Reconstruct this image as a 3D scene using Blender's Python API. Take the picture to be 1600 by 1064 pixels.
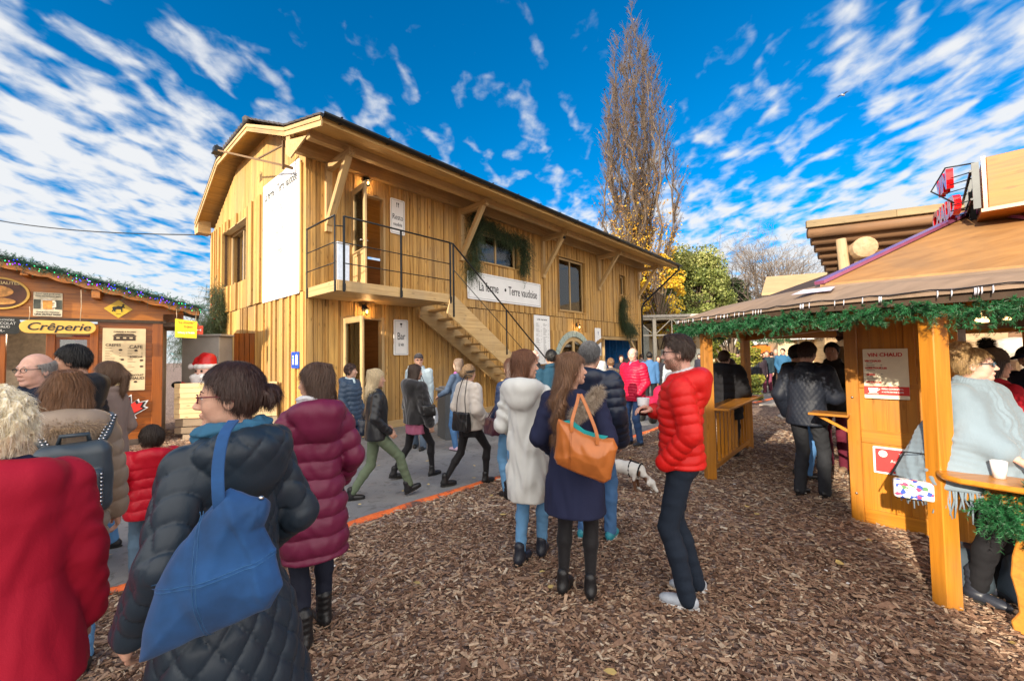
import bpy, bmesh, math, random, time
import numpy as np
from mathutils import Vector, Matrix, Euler
T0 = time.time()
random.seed(7); RNG = np.random.default_rng(7)
R = math.radians
for o in list(bpy.data.objects): bpy.data.objects.remove(o)
scene = bpy.context.scene
COL = scene.collection
# ------------------------------------------------------------------ camera
CAM_H = 1.729
_p, _r = 0.03776157, -0.01643499
_R = np.array([1, 0, 0.]); CF = np.array([0, math.cos(_p), math.sin(_p)]); _U = np.array([0, -math.sin(_p), math.cos(_p)])
CR = math.cos(_r)*_R + math.sin(_r)*_U; CU = -math.sin(_r)*_R + math.cos(_r)*_U
cd = bpy.data.cameras.new('camera'); cam = bpy.data.objects.new('camera', cd); COL.objects.link(cam)
cd.sensor_width = 36; cd.lens = 644.57/1600*36; cd.clip_start = 0.05; cd.clip_end = 3000
cam.matrix_world = Matrix(((CR[0], CU[0], -CF[0], 0), (CR[1], CU[1], -CF[1], 0), (CR[2], CU[2], -CF[2], CAM_H), (0, 0, 0, 1)))
scene.camera = cam
scene.render.resolution_x = 1024; scene.render.resolution_y = 680
# the measured photograph: rays through its pixels, used only to find where things stand
def ray(x, y): return (x-800)*CR-(y-532)*CU+644.57*CF
def G(x, y, z=0.0):
    d = ray(x, y); return Vector(d*((z-CAM_H)/d[2])+np.array([0, 0, CAM_H]))
def D(x, y, Y):
    d = ray(x, y); return Vector(d*(Y/d[1])+np.array([0, 0, CAM_H]))
# ------------------------------------------------------------------ light
SUN_DIR = Vector((-0.62, -0.785, 0)).normalized()     # horizontal direction towards the sun
SUN_EL = R(19)
sd = bpy.data.lights.new('sun', 'SUN'); sun = bpy.data.objects.new('sun', sd); COL.objects.link(sun)
sd.energy = 4.8; sd.angle = R(0.5); sd.color = (1.0, 0.88, 0.70)
tosun = Vector((SUN_DIR.x*math.cos(SUN_EL), SUN_DIR.y*math.cos(SUN_EL), math.sin(SUN_EL)))
sun.rotation_euler = tosun.to_track_quat('Z', 'Y').to_euler()
world = bpy.data.worlds.new("World"); scene.world = world; world.use_nodes = True
def build_world():
    nt = world.node_tree; nt.nodes.clear(); N = nt.nodes.new; L = nt.links.new
    out = N('ShaderNodeOutputWorld'); bg = N('ShaderNodeBackground'); L(bg.outputs[0], out.inputs[0])
    sky = N('ShaderNodeTexSky'); sky.sky_type = 'NISHITA'; sky.sun_disc = False
    sky.sun_elevation = SUN_EL; sky.sun_rotation = math.atan2(SUN_DIR.x, SUN_DIR.y)
    sky.air_density = 1.0; sky.dust_density = 0.25; sky.ozone_density = 2.5; sky.altitude = 400
    tc = N('ShaderNodeTexCoord'); sep = N('ShaderNodeSeparateXYZ'); L(tc.outputs['Generated'], sep.inputs[0])
    def math_(op, a, b=None, clamp=False):
        m = N('ShaderNodeMath'); m.operation = op; m.use_clamp = clamp
        for i, q in enumerate((a, b)):
            if q is None: continue
            if isinstance(q, (int, float)): m.inputs[i].default_value = q
            else: L(q, m.inputs[i])
        return m.outputs[0]
    zz = math_('ADD', math_('MAXIMUM', sep.outputs[2], 0.0), 0.13)
    px = math_('DIVIDE', sep.outputs[0], zz); py = math_('DIVIDE', sep.outputs[1], zz)
    cmb = N('ShaderNodeCombineXYZ'); L(px, cmb.inputs[0]); L(py, cmb.inputs[1])
    def noise(scale, detail, sx, sy, rot=0, dist=0.0, rough=.55, off=(0, 0, 0)):
        mp = N('ShaderNodeMapping'); mp.inputs['Scale'].default_value = (sx, sy, 1); mp.inputs['Rotation'].default_value = (0, 0, rot)
        mp.inputs['Location'].default_value = off
        L(cmb.outputs[0], mp.inputs[0]); n = N('ShaderNodeTexNoise'); n.inputs['Scale'].default_value = scale
        n.inputs['Detail'].default_value = detail; n.inputs['Distortion'].default_value = dist; n.inputs['Roughness'].default_value = rough
        L(mp.outputs[0], n.inputs[0]); return n.outputs[0]
    rip = noise(10.0, 2.5, 1.0, 0.62, R(-18), 0.35, .5, (3, 1, 0)); fine = noise(24.0, 3, 1.0, 0.8, R(-14), 0.3, .6, (1, 4, 0))     # small altocumulus ripples
    streak = noise(2.2, 5, 1.6, 0.32, R(8), 0.7, .6, (5, 2, 0))    # long bands
    big = noise(0.55, 3, 1, 1, 0, 0.2, .5, (1.5, 7.2, 0))
    # more cloud low down and to the left of the view
    low = math_('MULTIPLY', math_('SUBTRACT', 0.46, sep.outputs[2]), 0.50)
    left = math_('MULTIPLY', math_('MAXIMUM', math_('SUBTRACT', -0.20, sep.outputs[0]), 0.0), 0.10)
    right = math_('MULTIPLY', math_('MAXIMUM', math_('SUBTRACT', sep.outputs[0], 0.36), 0.0), 0.13)
    s = math_('ADD', math_('MULTIPLY', rip, 0.62), math_('MULTIPLY', streak, 0.16)); s = math_('ADD', s, math_('MULTIPLY', fine, 0.16))
    s = math_('ADD', s, math_('MULTIPLY', big, 0.42)); s = math_('ADD', s, low); s = math_('ADD', s, left); s = math_('ADD', s, right)
    mr = N('ShaderNodeMapRange'); mr.interpolation_type = 'SMOOTHSTEP'; L(s, mr.inputs[0])
    mr.inputs[1].default_value = 0.665; mr.inputs[2].default_value = 0.87; mr.inputs[4].default_value = 0.95
    hs = N('ShaderNodeHueSaturation'); hs.inputs['Saturation'].default_value = 1.25; hs.inputs['Value'].default_value = 1.0
    tn = N('ShaderNodeMix'); tn.data_type = 'RGBA'; tn.blend_type = 'MULTIPLY'; tn.inputs[0].default_value = 1; L(sky.outputs[0], tn.inputs[6]); tn.inputs[7].default_value = (.16, .70, 1.00, 1)
    L(tn.outputs[2], hs.inputs['Color'])
    mx = N('ShaderNodeMix'); mx.data_type = 'RGBA'; L(mr.outputs[0], mx.inputs[0]); L(hs.outputs[0], mx.inputs[6])
    mx.inputs[7].default_value = (4.4, 4.45, 4.5, 1)
    # bright cloud sheet added to the unseen sky behind the photographer, lifting the shade
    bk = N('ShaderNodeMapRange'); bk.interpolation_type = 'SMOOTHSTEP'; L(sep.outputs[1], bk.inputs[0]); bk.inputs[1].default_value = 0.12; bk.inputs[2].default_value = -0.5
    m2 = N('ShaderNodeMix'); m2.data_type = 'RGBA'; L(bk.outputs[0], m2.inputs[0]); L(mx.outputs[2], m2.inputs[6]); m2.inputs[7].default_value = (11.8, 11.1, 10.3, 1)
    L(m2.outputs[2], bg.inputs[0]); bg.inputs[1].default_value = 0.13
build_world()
scene.view_settings.view_transform = 'Standard'; scene.view_settings.look = 'None'
scene.view_settings.exposure = 0.68; scene.view_settings.gamma = 1
# ------------------------------------------------------------------ object helpers
def link(o, parent=None):
    COL.objects.link(o)
    if parent is not None: o.parent = parent
    return o
def tag(o, label, cat, group=None, kind=None):
    if label: o['label'] = label
    if cat: o['category'] = cat
    if group: o['group'] = group
    if kind: o['kind'] = kind
    return o
def thing(name, label, cat, loc=(0, 0, 0), rotz=0.0, group=None):
    o = bpy.data.objects.new(name, None); COL.objects.link(o); o.empty_display_size = 0.1
    o.location = loc; o.rotation_euler = (0, 0, rotz); tag(o, label, cat, group); return o
def copy_tree(o, parent=None):
    c = o.copy(); COL.objects.link(c)
    if parent is not None: c.parent = parent
    for ch in list(o.children): copy_tree(ch, c)
    return c
# ------------------------------------------------------------------ materials
MATS = {}
def nodes_of(m):
    m.use_nodes = True; nt = m.node_tree; return nt, nt.nodes['Principled BSDF']
def C4(c): return (c[0], c[1], c[2], 1)
def mixnode(nt, fac, a, b, mode='MIX'):
    mx = nt.nodes.new('ShaderNodeMix'); mx.data_type = 'RGBA'; mx.blend_type = mode
    for i, q in ((0, fac), (6, a), (7, b)):
        if isinstance(q, (int, float)): mx.inputs[i].default_value = q
        elif isinstance(q, tuple): mx.inputs[i].default_value = C4(q)
        else: nt.links.new(q, mx.inputs[i])
    return mx.outputs[2]
def noisen(nt, vec, scale, detail=3, rough=.55, dist=0.0):
    n = nt.nodes.new('ShaderNodeTexNoise'); n.inputs['Scale'].default_value = scale; n.inputs['Detail'].default_value = detail
    n.inputs['Roughness'].default_value = rough; n.inputs['Distortion'].default_value = dist
    if vec is not None: nt.links.new(vec, n.inputs[0])
    return n.outputs[0]
def rampn(nt, fac, stops):
    r = nt.nodes.new('ShaderNodeValToRGB'); nt.links.new(fac, r.inputs[0]); e = r.color_ramp.elements
    while len(e) < len(stops): e.new(0.5)
    for q, (p, c) in zip(e, stops): q.position = p; q.color = C4(c) if isinstance(c, tuple) else (c, c, c, 1)
    return r.outputs[0]
def bumpn(nt, bs, h, strength=.3, dist=.01):
    b = nt.nodes.new('ShaderNodeBump'); b.inputs['Strength'].default_value = strength; b.inputs['Distance'].default_value = dist
    nt.links.new(h, b.inputs['Height']); nt.links.new(b.outputs[0], bs.inputs['Normal'])
def mapn(nt, src, scale=(1, 1, 1)):
    m = nt.nodes.new('ShaderNodeMapping'); m.inputs['Scale'].default_value = scale; nt.links.new(src, m.inputs[0]); return m.outputs[0]
def plain(name, col, rough=.6, metal=0, var=.25, scale=12, bump=.0, bdist=.005, emit=None, es=1, spec=.5, coat=0, sheen=0, alpha=None, trans=0):
    if name in MATS: return MATS[name]
    m = bpy.data.materials.new(name); nt, b = nodes_of(m); MATS[name] = m
    tc = nt.nodes.new('ShaderNodeTexCoord').outputs['Object']
    n = noisen(nt, tc, scale, 4)
    dk = tuple(max(0, c*(1-var)) for c in col); lt = tuple(min(1, c*(1+var)) for c in col)
    nt.links.new(mixnode(nt, rampn(nt, n, [(.3, 0.), (.7, 1.)]), dk, lt), b.inputs['Base Color'])
    b.inputs['Roughness'].default_value = rough; b.inputs['Metallic'].default_value = metal
    b.inputs['Specular IOR Level'].default_value = spec; b.inputs['Coat Weight'].default_value = coat
    b.inputs['Sheen Weight'].default_value = sheen; b.inputs['Transmission Weight'].default_value = trans
    if bump: bumpn(nt, b, noisen(nt, tc, scale*3, 4), bump, bdist)
    if emit: b.inputs['Emission Color'].default_value = C4(emit); b.inputs['Emission Strength'].default_value = es
    return m
def wood(name, col, dark=None, rough=.6, var=.35, knots=.5, coat=0, grain=1.0, hue=0):
    """Boards: every box carries its own grain coordinates (gc, x along its length) and random number (rnd)."""
    if name in MATS: return MATS[name]
    m = bpy.data.materials.new(name); nt, b = nodes_of(m); MATS[name] = m; L = nt.links.new
    dark = dark or tuple(c*.5 for c in col)
    ga = nt.nodes.new('ShaderNodeAttribute'); ga.attribute_name = 'gc'
    ra = nt.nodes.new('ShaderNodeAttribute'); ra.attribute_name = 'rnd'
    g1 = noisen(nt, mapn(nt, ga.outputs['Vector'], (1.1*grain, 26*grain, 26*grain)), 1.0, 6, .6, .5)
    g2 = noisen(nt, mapn(nt, ga.outputs['Vector'], (.9, 5, 5)), 1.0, 3, .5, .8)
    c = rampn(nt, g1, [(.25, dark), (.52, col), (.8, tuple(min(1, q*1.22) for q in col))])
    c = mixnode(nt, rampn(nt, g2, [(.35, .0), (.75, .5)]), c, tuple(q*.72 for q in col))
    ob = nt.nodes.new('ShaderNodeTexCoord').outputs['Object']; st = noisen(nt, mapn(nt, ob, (.9, .9, .45)), 1.0, 5, .65, .6)
    c = mixnode(nt, rampn(nt, st, [(.45, 0.), (.72, .42)]), c, (sum(col)/3*.62, sum(col)/3*.52, sum(col)/3*.40))
    # per-board tone
    lo = (1-var, 1-var*1.08, 1-var*1.18); hi = (1+var*.35, 1+var*.3, 1+var*.25)
    t = rampn(nt, ra.outputs['Fac'], [(0., lo), (.5, (1-var*.2,)*3), (1., (1., 1., 1.))])
    c = mixnode(nt, 1.0, c, t, 'MULTIPLY')
    if knots:
        v = nt.nodes.new('ShaderNodeTexVoronoi'); v.inputs['Scale'].default_value = 1.0; v.inputs['Randomness'].default_value = 1
        L(mapn(nt, ga.outputs['Vector'], (3.0, 9, 9)), v.inputs[0])
        k = rampn(nt, v.outputs['Distance'], [(.07, knots), (.17, .0)])
        c = mixnode(nt, k, c, tuple(q*.28 for q in col))
    L(c, b.inputs['Base Color']); b.inputs['Roughness'].default_value = rough; b.inputs['Coat Weight'].default_value = coat
    b.inputs['Coat Roughness'].default_value = .25
    b.inputs['Specular IOR Level'].default_value = .3
    bumpn(nt, b, g1, .35, .004)
    return m
# ------------------------------------------------------------------ mesh builder
class MB:
    def __init__(s): s.v = []; s.f = []; s.g = []; s.r = []; s.mi = []; s.sm = []
    def add(s, vs, fs, gc=None, rnd=None, mi=0, smooth=False):
        n = len(s.v); vs = [tuple(v) for v in vs]
        s.v += vs; s.f += [tuple(i+n for i in f) for f in fs]
        if gc is None:
            o = random.random()*9; gc = [(v[0]+o, v[1]+o, v[2]) for v in vs]
        s.g += gc; r = random.random() if rnd is None else rnd
        s.r += [r]*len(fs); s.mi += [mi]*len(fs); s.sm += [smooth]*len(fs); return s
    def box(s, c, size, M=None, rnd=None, mi=0, taper=None):
        a, b, d = size[0]/2, size[1]/2, size[2]/2
        loc = [(x*a, y*b, z*d) for z in (-1, 1) for y in (-1, 1) for x in (-1, 1)]
        if taper: loc = [(x*(taper if z > 0 else 1), y*(taper if z > 0 else 1), z) for x, y, z in loc]
        order = sorted(range(3), key=lambda i: -size[i]); o = [random.random()*20 for _ in range(3)]
        gc = [(p[order[0]]+o[0], p[order[1]]+o[1], p[order[2]]+o[2]) for p in loc]
        c = Vector(c); M3 = M.to_3x3() if M is not None else None
        vs = [c+(M3 @ Vector(p) if M3 else Vector(p)) for p in loc]
        s.add(vs, [(0, 2, 3, 1), (4, 5, 7, 6), (0, 1, 5, 4), (2, 6, 7, 3), (0, 4, 6, 2), (1, 3, 7, 5)], gc, rnd, mi); return s
    def bx(s, x0, x1, y0, y1, z0, z1, **k): return s.box(((x0+x1)/2, (y0+y1)/2, (z0+z1)/2), (abs(x1-x0), abs(y1-y0), abs(z1-z0)), **k)
    def beam(s, p0, p1, w, h, up=(0, 0, 1), **k):
        p0 = Vector(p0); p1 = Vector(p1); x = (p1-p0); ln = x.length; x.normalize(); u = Vector(up)
        y = u.cross(x)
        if y.length < 1e-4: y = Vector((0, 1, 0)).cross(x)
        y.normalize(); z = x.cross(y)
        M = Matrix((x, y, z)).transposed(); return s.box((p0+p1)/2, (ln, w, h), M, **k)
    def prism(s, poly, h, M=None, **k):
        """poly in local xy, extruded 0..h along local z, placed by 4x4 M"""
        n = len(poly); M = M or Matrix()
        vs = [M @ Vector((x, y, 0)) for x, y in poly]+[M @ Vector((x, y, h)) for x, y in poly]
        fs = [tuple(range(n))[::-1], tuple(range(n, 2*n))]+[(i, (i+1) % n, n+(i+1) % n, n+i) for i in range(n)]
        return s.add(vs, fs, **k)
    def tube(s, pts, r, n=8, cap=True, smooth=True, **k):
        pts = [Vector(p) for p in pts]; m = len(pts); rs = r if isinstance(r, (list, tuple)) else [r]*m
        vs = []; fs = []; gc = []; o = random.random()*9
        t = (pts[1]-pts[0]).normalized(); a = t.orthogonal().normalized(); L = 0
        for i, p in enumerate(pts):
            t = ((pts[min(i+1, m-1)]-pts[max(i-1, 0)])).normalized()
            a = (a-t*a.dot(t)).normalized(); b = t.cross(a)
            if i: L += (pts[i]-pts[i-1]).length
            for j in range(n):
                th = 2*math.pi*j/n; vs.append(p+(a*math.cos(th)+b*math.sin(th))*rs[i]); gc.append((L+o, math.cos(th)*rs[i]+o, math.sin(th)*rs[i]+o))
        for i in range(m-1):
            for j in range(n):
                k2 = (j+1) % n; fs.append((i*n+j, i*n+k2, (i+1)*n+k2, (i+1)*n+j))
        if cap: fs.append(tuple(range(n))[::-1]); fs.append(tuple((m-1)*n+j for j in range(n)))
        return s.add(vs, fs, gc, smooth=smooth, **k)
    def lathe(s, prof, n=16, M=None, smooth=True, sx=1, sy=1, **k):
        M = M or Matrix(); vs = []; fs = []
        for r, z in prof:
            for j in range(n):
                th = 2*math.pi*j/n; vs.append(M @ Vector((math.cos(th)*r*sx, math.sin(th)*r*sy, z)))
        m = len(prof)
        for i in range(m-1):
            for j in range(n):
                k2 = (j+1) % n; fs.append((i*n+j, i*n+k2, (i+1)*n+k2, (i+1)*n+j))
        fs.append(tuple(range(n))[::-1]); fs.append(tuple((m-1)*n+j for j in range(n)))
        return s.add(vs, fs, smooth=smooth, **k)
    def obj(s, name, mats, parent=None, bevel=0, loc=None):
        me = bpy.data.meshes.new(name); me.from_pydata(s.v, [], s.f)
        if not isinstance(mats, (list, tuple)): mats = [mats]
        for m in mats: me.materials.append(m)
        me.polygons.foreach_set('material_index', s.mi); me.polygons.foreach_set('use_smooth', s.sm)
        a = me.attributes.new('gc', 'FLOAT_VECTOR', 'POINT'); a.data.foreach_set('vector', [c for g in s.g for c in g])
        a = me.attributes.new('rnd', 'FLOAT', 'FACE'); a.data.foreach_set('value', s.r)
        me.update(); o = bpy.data.objects.new(name, me); link(o, parent)
        if loc is not None: o.location = loc
        if bevel:
            b = o.modifiers.new('bevel', 'BEVEL'); b.width = bevel; b.segments = 1; b.limit_method = 'ANGLE'
        return o
def np_mesh(name, V, F, mat, parent=None, smooth=True, rnd=None, attrs=None):
    """fast mesh from numpy arrays; F is (n,3) or (n,4)"""
    me = bpy.data.meshes.new(name); k = F.shape[1]
    me.vertices.add(len(V)); me.vertices.foreach_set('co', np.ascontiguousarray(V, dtype=np.float32).ravel())
    me.loops.add(F.size); me.loops.foreach_set('vertex_index', np.ascontiguousarray(F, dtype=np.int32).ravel())
    me.polygons.add(len(F)); me.polygons.foreach_set('loop_start', np.arange(0, F.size, k, dtype=np.int32))
    me.polygons.foreach_set('use_smooth', np.full(len(F), smooth))
    if rnd is not None:
        a = me.attributes.new('rnd', 'FLOAT', 'FACE'); a.data.foreach_set('value', np.ascontiguousarray(rnd, dtype=np.float32))
    mats = mat if isinstance(mat, (list, tuple)) else [mat]
    for m in mats: me.materials.append(m)
    me.update(calc_edges=True); me.validate()
    o = bpy.data.objects.new(name, me); return link(o, parent)
def text(s, size, mat, parent, M, sx=1.0, name='lettering', depth=.003, align='CENTER', shear=0, bold=0, space=1.0):
    cu = bpy.data.curves.new(name, 'FONT'); cu.body = s; cu.size = size; cu.align_x = align; cu.align_y = 'CENTER'
    cu.extrude = depth; cu.shear = shear; cu.offset = bold; cu.space_character = space; cu.resolution_u = 4
    t = bpy.data.objects.new('t', cu); COL.objects.link(t)
    dg = bpy.context.evaluated_depsgraph_get(); dg.update()
    me = bpy.data.meshes.new_from_object(t.evaluated_get(dg)); bpy.data.objects.remove(t)
    me.transform(M @ Matrix.Diagonal((sx, 1, 1, 1))); me.materials.clear(); me.materials.append(mat); me.name = name
    o = bpy.data.objects.new(name, me); return link(o, parent)
def text_join(items, mat, parent, name='lettering'):
    """several lines of writing as ONE part. items: (string,size,M,sx,align[,bold,shear])"""
    bm = bmesh.new()
    for it in items:
        s_, size, M, sx, al = it[:5]; bold = it[5] if len(it) > 5 else 0; sh = it[6] if len(it) > 6 else 0
        o = text(s_, size, mat, None, M, sx, 'tmp', .002, al, sh, bold); bm.from_mesh(o.data); bpy.data.objects.remove(o)
    me = bpy.data.meshes.new(name); bm.to_mesh(me); bm.free(); me.materials.append(mat)
    for p in me.polygons: p.material_index = 0
    o = bpy.data.objects.new(name, me); return link(o, parent)
def frame_rect(mb, M, w, h, t, d, **k):
    """rectangular frame centred on local xy, d thick"""
    for (cx, cy, a, b) in ((0, h/2-t/2, w, t), (0, -h/2+t/2, w, t), (-w/2+t/2, 0, t, h-2*t), (w/2-t/2, 0, t, h-2*t)):
        mb.box(M @ Vector((cx, cy, 0)), (a, b, d), M, **k)
# ------------------------------------------------------------------ smooth solids on a grid (bodies, clothes, hair, bags)
def smin(a, b, k):
    h = np.clip(.5+.5*(b-a)/k, 0, 1); return b*(1-h)+a*h-k*h*(1-h)
def wr(X, Y, Z, f):
    return (np.sin(f*X+1.9*np.sin(f*.63*Y+.4)+1.3*np.sin(f*.41*Z))*np.sin(f*.9*Z+1.6*np.sin(f*.7*X+1.1)+1.2*np.sin(f*.5*Y)))
class S:
    def __init__(s): s.p = []
    def cap(s, a, b, ra, rb, k=.02, sub=False, disp=None):
        s.p.append(('c', np.array(a, float), np.array(b, float), ra, rb, k, sub, disp)); return s
    def chain(s, pts, rs, k=.02, disp=None):
        for i in range(len(pts)-1): s.cap(pts[i], pts[i+1], rs[i], rs[i+1], k, False, disp)
        return s
    def ell(s, c, r, k=.02, sub=False, M=None): s.p.append(('e', np.array(c, float), np.array(r, float), k, sub, M)); return s
    def lathe(s, rows, k=.03, p=2.3, disp=None, sub=False, top=.02):
        s.p.append(('l', np.array(sorted(rows), float), k, p, disp, sub, top)); return s
    def rbox(s, c, h, r=.01, k=.01, M=None, disp=None, sub=False): s.p.append(('b', np.array(c, float), np.array(h, float), r, k, M, disp, sub)); return s
    def bounds(s, q):
        if q[0] == 'c':
            r = max(q[3], q[4]); return np.minimum(q[1], q[2])-r, np.maximum(q[1], q[2])+r
        if q[0] == 'e':
            r = q[2] if q[5] is None else np.full(3, q[2].max()); return q[1]-r, q[1]+r
        if q[0] == 'l':
            w = q[1]; return np.array([(w[:, 1]-w[:, 3]).min(), (w[:, 2]-w[:, 4]).min(), w[0, 0]]), np.array([(w[:, 1]+w[:, 3]).max(), (w[:, 2]+w[:, 4]).max(), w[-1, 0]])
        r = q[2] if q[5] is None else np.full(3, np.linalg.norm(q[2])); return q[1]-r, q[1]+r
    def mesh(s, h, post=None, m=.035):
        lo = np.min([s.bounds(q)[0] for q in s.p if not (q[4] if q[0] == 'e' else q[6] if q[0] == 'c' else q[5] if q[0] == 'l' else q[7])], 0)-m
        hi = np.max([s.bounds(q)[1] for q in s.p if not (q[4] if q[0] == 'e' else q[6] if q[0] == 'c' else q[5] if q[0] == 'l' else q[7])], 0)+m
        n = np.ceil((hi-lo)/h).astype(int)+1
        ax = [lo[i]+h*np.arange(n[i]) for i in range(3)]
        F = np.full(tuple(n), 0.5, np.float32)
        for q in s.p:
            b0, b1 = s.bounds(q); mm = .05
            i0 = [max(0, int(np.searchsorted(ax[i], b0[i]-mm))) for i in range(3)]; i1 = [int(np.searchsorted(ax[i], b1[i]+mm)) for i in range(3)]
            if any(i1[i]-i0[i] < 1 for i in range(3)): continue
            X = ax[0][i0[0]:i1[0], None, None]; Y = ax[1][None, i0[1]:i1[1], None]; Z = ax[2][None, None, i0[2]:i1[2]]
            sl = tuple(slice(i0[i], i1[i]) for i in range(3))
            if q[0] == 'c':
                _, a, b, ra, rb, k, sub, disp = q; ab = b-a; L2 = ab@ab+1e-9
                t = np.clip(((X-a[0])*ab[0]+(Y-a[1])*ab[1]+(Z-a[2])*ab[2])/L2, 0, 1)
                d = np.sqrt((X-a[0]-ab[0]*t)**2+(Y-a[1]-ab[1]*t)**2+(Z-a[2]-ab[2]*t)**2)-(ra+(rb-ra)*t)
                if disp: d = d-disp(t*math.sqrt(L2), X, Y, Z)
            elif q[0] == 'e':
                _, c, r, k, sub, M = q
                x, y, z = X-c[0], Y-c[1], Z-c[2]
                if M is not None: x, y, z = (M[0][0]*x+M[1][0]*y+M[2][0]*z, M[0][1]*x+M[1][1]*y+M[2][1]*z, M[0][2]*x+M[1][2]*y+M[2][2]*z)
                qn = np.sqrt((x/r[0])**2+(y/r[1])**2+(z/r[2])**2); d = (qn-1)*r.min()
            elif q[0] == 'l':
                _, w, k, pw, disp, sub, top = q; z1 = ax[2][i0[2]:i1[2]]
                f = [np.interp(z1, w[:, 0], w[:, j])[None, None, :] for j in (1, 2, 3, 4)]
                qn = ((np.abs(X-f[0])/f[2])**pw+(np.abs(Y-f[1])/f[3])**pw)**(1/pw); d = (qn-1)*np.minimum(f[2], f[3])
                if disp: d = d-disp(Z, X-f[0], Y-f[1], Z)
                dz = np.maximum(w[0, 0]-Z, Z-w[-1, 0]); d = -smin(-d, -dz-0*d, top)
            else:
                _, c, hh, r, k, M, disp, sub = q
                x, y, z = X-c[0], Y-c[1], Z-c[2]
                if M is not None: x, y, z = (M[0][0]*x+M[1][0]*y+M[2][0]*z, M[0][1]*x+M[1][1]*y+M[2][1]*z, M[0][2]*x+M[1][2]*y+M[2][2]*z)
                qx, qy, qz = np.abs(x)-hh[0]+r, np.abs(y)-hh[1]+r, np.abs(z)-hh[2]+r
                d = np.sqrt(np.maximum(qx, 0)**2+np.maximum(qy, 0)**2+np.maximum(qz, 0)**2)+np.minimum(np.maximum(qx, np.maximum(qy, qz)), 0)-r
                if disp: d = d-disp(z, x, y, z)
            if sub: F[sl] = -smin(-F[sl], d+0*F[sl], k)
            else: F[sl] = smin(F[sl], d, k)
        if post: F = post(F, ax[0][:, None, None], ax[1][None, :, None], ax[2][None, None, :])
        F[0] = F[-1] = .1; F[:, 0] = F[:, -1] = .1; F[:, :, 0] = F[:, :, -1] = .1
        return nets(F, lo, h)
def nets(F, lo, h):
    s = F < 0; c = np.zeros(tuple(np.array(F.shape)-1), np.int8); sh = c.shape
    off = [(i, j, k) for i in (0, 1) for j in (0, 1) for k in (0, 1)]
    def sub(A, o): return A[o[0]:o[0]+sh[0], o[1]:o[1]+sh[1], o[2]:o[2]+sh[2]]
    for o in off: c += sub(s, o)
    act = (c > 0) & (c < 8); I, J, K = np.nonzero(act); n = len(I)
    idx = np.full(sh, -1, np.int64); idx[I, J, K] = np.arange(n)
    P = np.zeros((n, 3)); cnt = np.zeros(n); base = np.stack([I, J, K], 1)
    for a in range(3):
        for u in (0, 1):
            for w in (0, 1):
                o0 = [0, 0, 0]; b = [x for x in range(3) if x != a]; o0[b[0]] = u; o0[b[1]] = w; o1 = list(o0); o1[a] = 1
                f0 = F[I+o0[0], J+o0[1], K+o0[2]]; f1 = F[I+o1[0], J+o1[1], K+o1[2]]
                m = (f0 < 0) != (f1 < 0); t = np.where(m, f0/(f0-f1+1e-12), 0)
                q = np.array(o0, float)[None]+0*P; q[:, a] += t
                P[m] += q[m]; cnt[m] += 1
    V = lo+h*(base+P/cnt[:, None]); Q = []
    for a in range(3):
        b, d = [x for x in range(3) if x != a]
        A = np.moveaxis(s, a, 0); M = np.moveaxis(idx, a, 0)     # axes: a, b, d
        e = A[:-1] != A[1:]; e = e[:, 1:-1, 1:-1]; i, j, k = np.nonzero(e); j = j+1; k = k+1
        q = np.stack([M[i, j-1, k-1], M[i, j, k-1], M[i, j, k], M[i, j-1, k]], 1)
        fl = A[i, j, k]                     # inside at low end: normal points +a
        if a == 1: fl = ~fl
        q[~fl] = q[~fl][:, ::-1]; Q.append(q)
    Q = np.concatenate(Q); return V, Q[(Q >= 0).all(1)]
def vnormals(V, Q):
    n = np.cross(V[Q[:, 2]]-V[Q[:, 0]], V[Q[:, 3]]-V[Q[:, 1]]); N = np.zeros_like(V)
    for i in range(4): np.add.at(N, Q[:, i], n)
    return N/(np.linalg.norm(N, axis=1)[:, None]+1e-12)
def strands(V, N, count, length, width, rng, grav=1.0, out=.15, seg=3, wave=.0, jit=.35, comb=None):
    """thin ribbons leaving a surface: hair (grav high) or fur (out high). returns V,F"""
    i = rng.integers(0, len(V), count); p = V[i]+0; n = N[i]; g = np.array([0, 0, -1.0]) if comb is None else comb
    d = g-n*(n@g)[:, None]; d /= np.linalg.norm(d, axis=1)[:, None]+1e-6
    d = d*grav+n*out+rng.normal(0, jit, (count, 3))*.5; d /= np.linalg.norm(d, axis=1)[:, None]+1e-6
    L = length*rng.uniform(.5, 1.3, count)[:, None]; sd = np.cross(d, n+rng.normal(0, .3, (count, 3))); sd /= np.linalg.norm(sd, axis=1)[:, None]+1e-6
    ph = rng.uniform(0, 6, count)[:, None]; vs = []
    p = p+n*.001
    for k in range(seg+1):
        t = k/seg; w = width*(1-.85*t)/2
        c = p+d*L*t+(g*grav-n*out*.3)*(L*t*t*.35)+sd*np.sin(ph+t*5)*wave*L
        vs += [c-sd*w, c+sd*w]
    A = np.stack(vs, 1).reshape(-1, 3); b = (np.arange(count)*2*(seg+1))[:, None]; F = []
    for k in range(seg): F.append(b+np.array([[2*k, 2*k+1, 2*k+3, 2*k+2]]))
    return A, np.concatenate(F)
def merge(parts):
    Vs = []; Fs = []; n = 0
    for V, F in parts:
        Vs.append(V); Fs.append(F+n); n += len(V)
    return np.concatenate(Vs), np.concatenate(Fs)
def rotz(a): c, s_ = math.cos(a), math.sin(a); return np.array([[c, -s_, 0], [s_, c, 0], [0, 0, 1]])
def rotx(a): c, s_ = math.cos(a), math.sin(a); return np.array([[1, 0, 0], [0, c, -s_], [0, s_, c]])
def roty(a): c, s_ = math.cos(a), math.sin(a); return np.array([[c, 0, s_], [0, 1, 0], [-s_, 0, c]])
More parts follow.
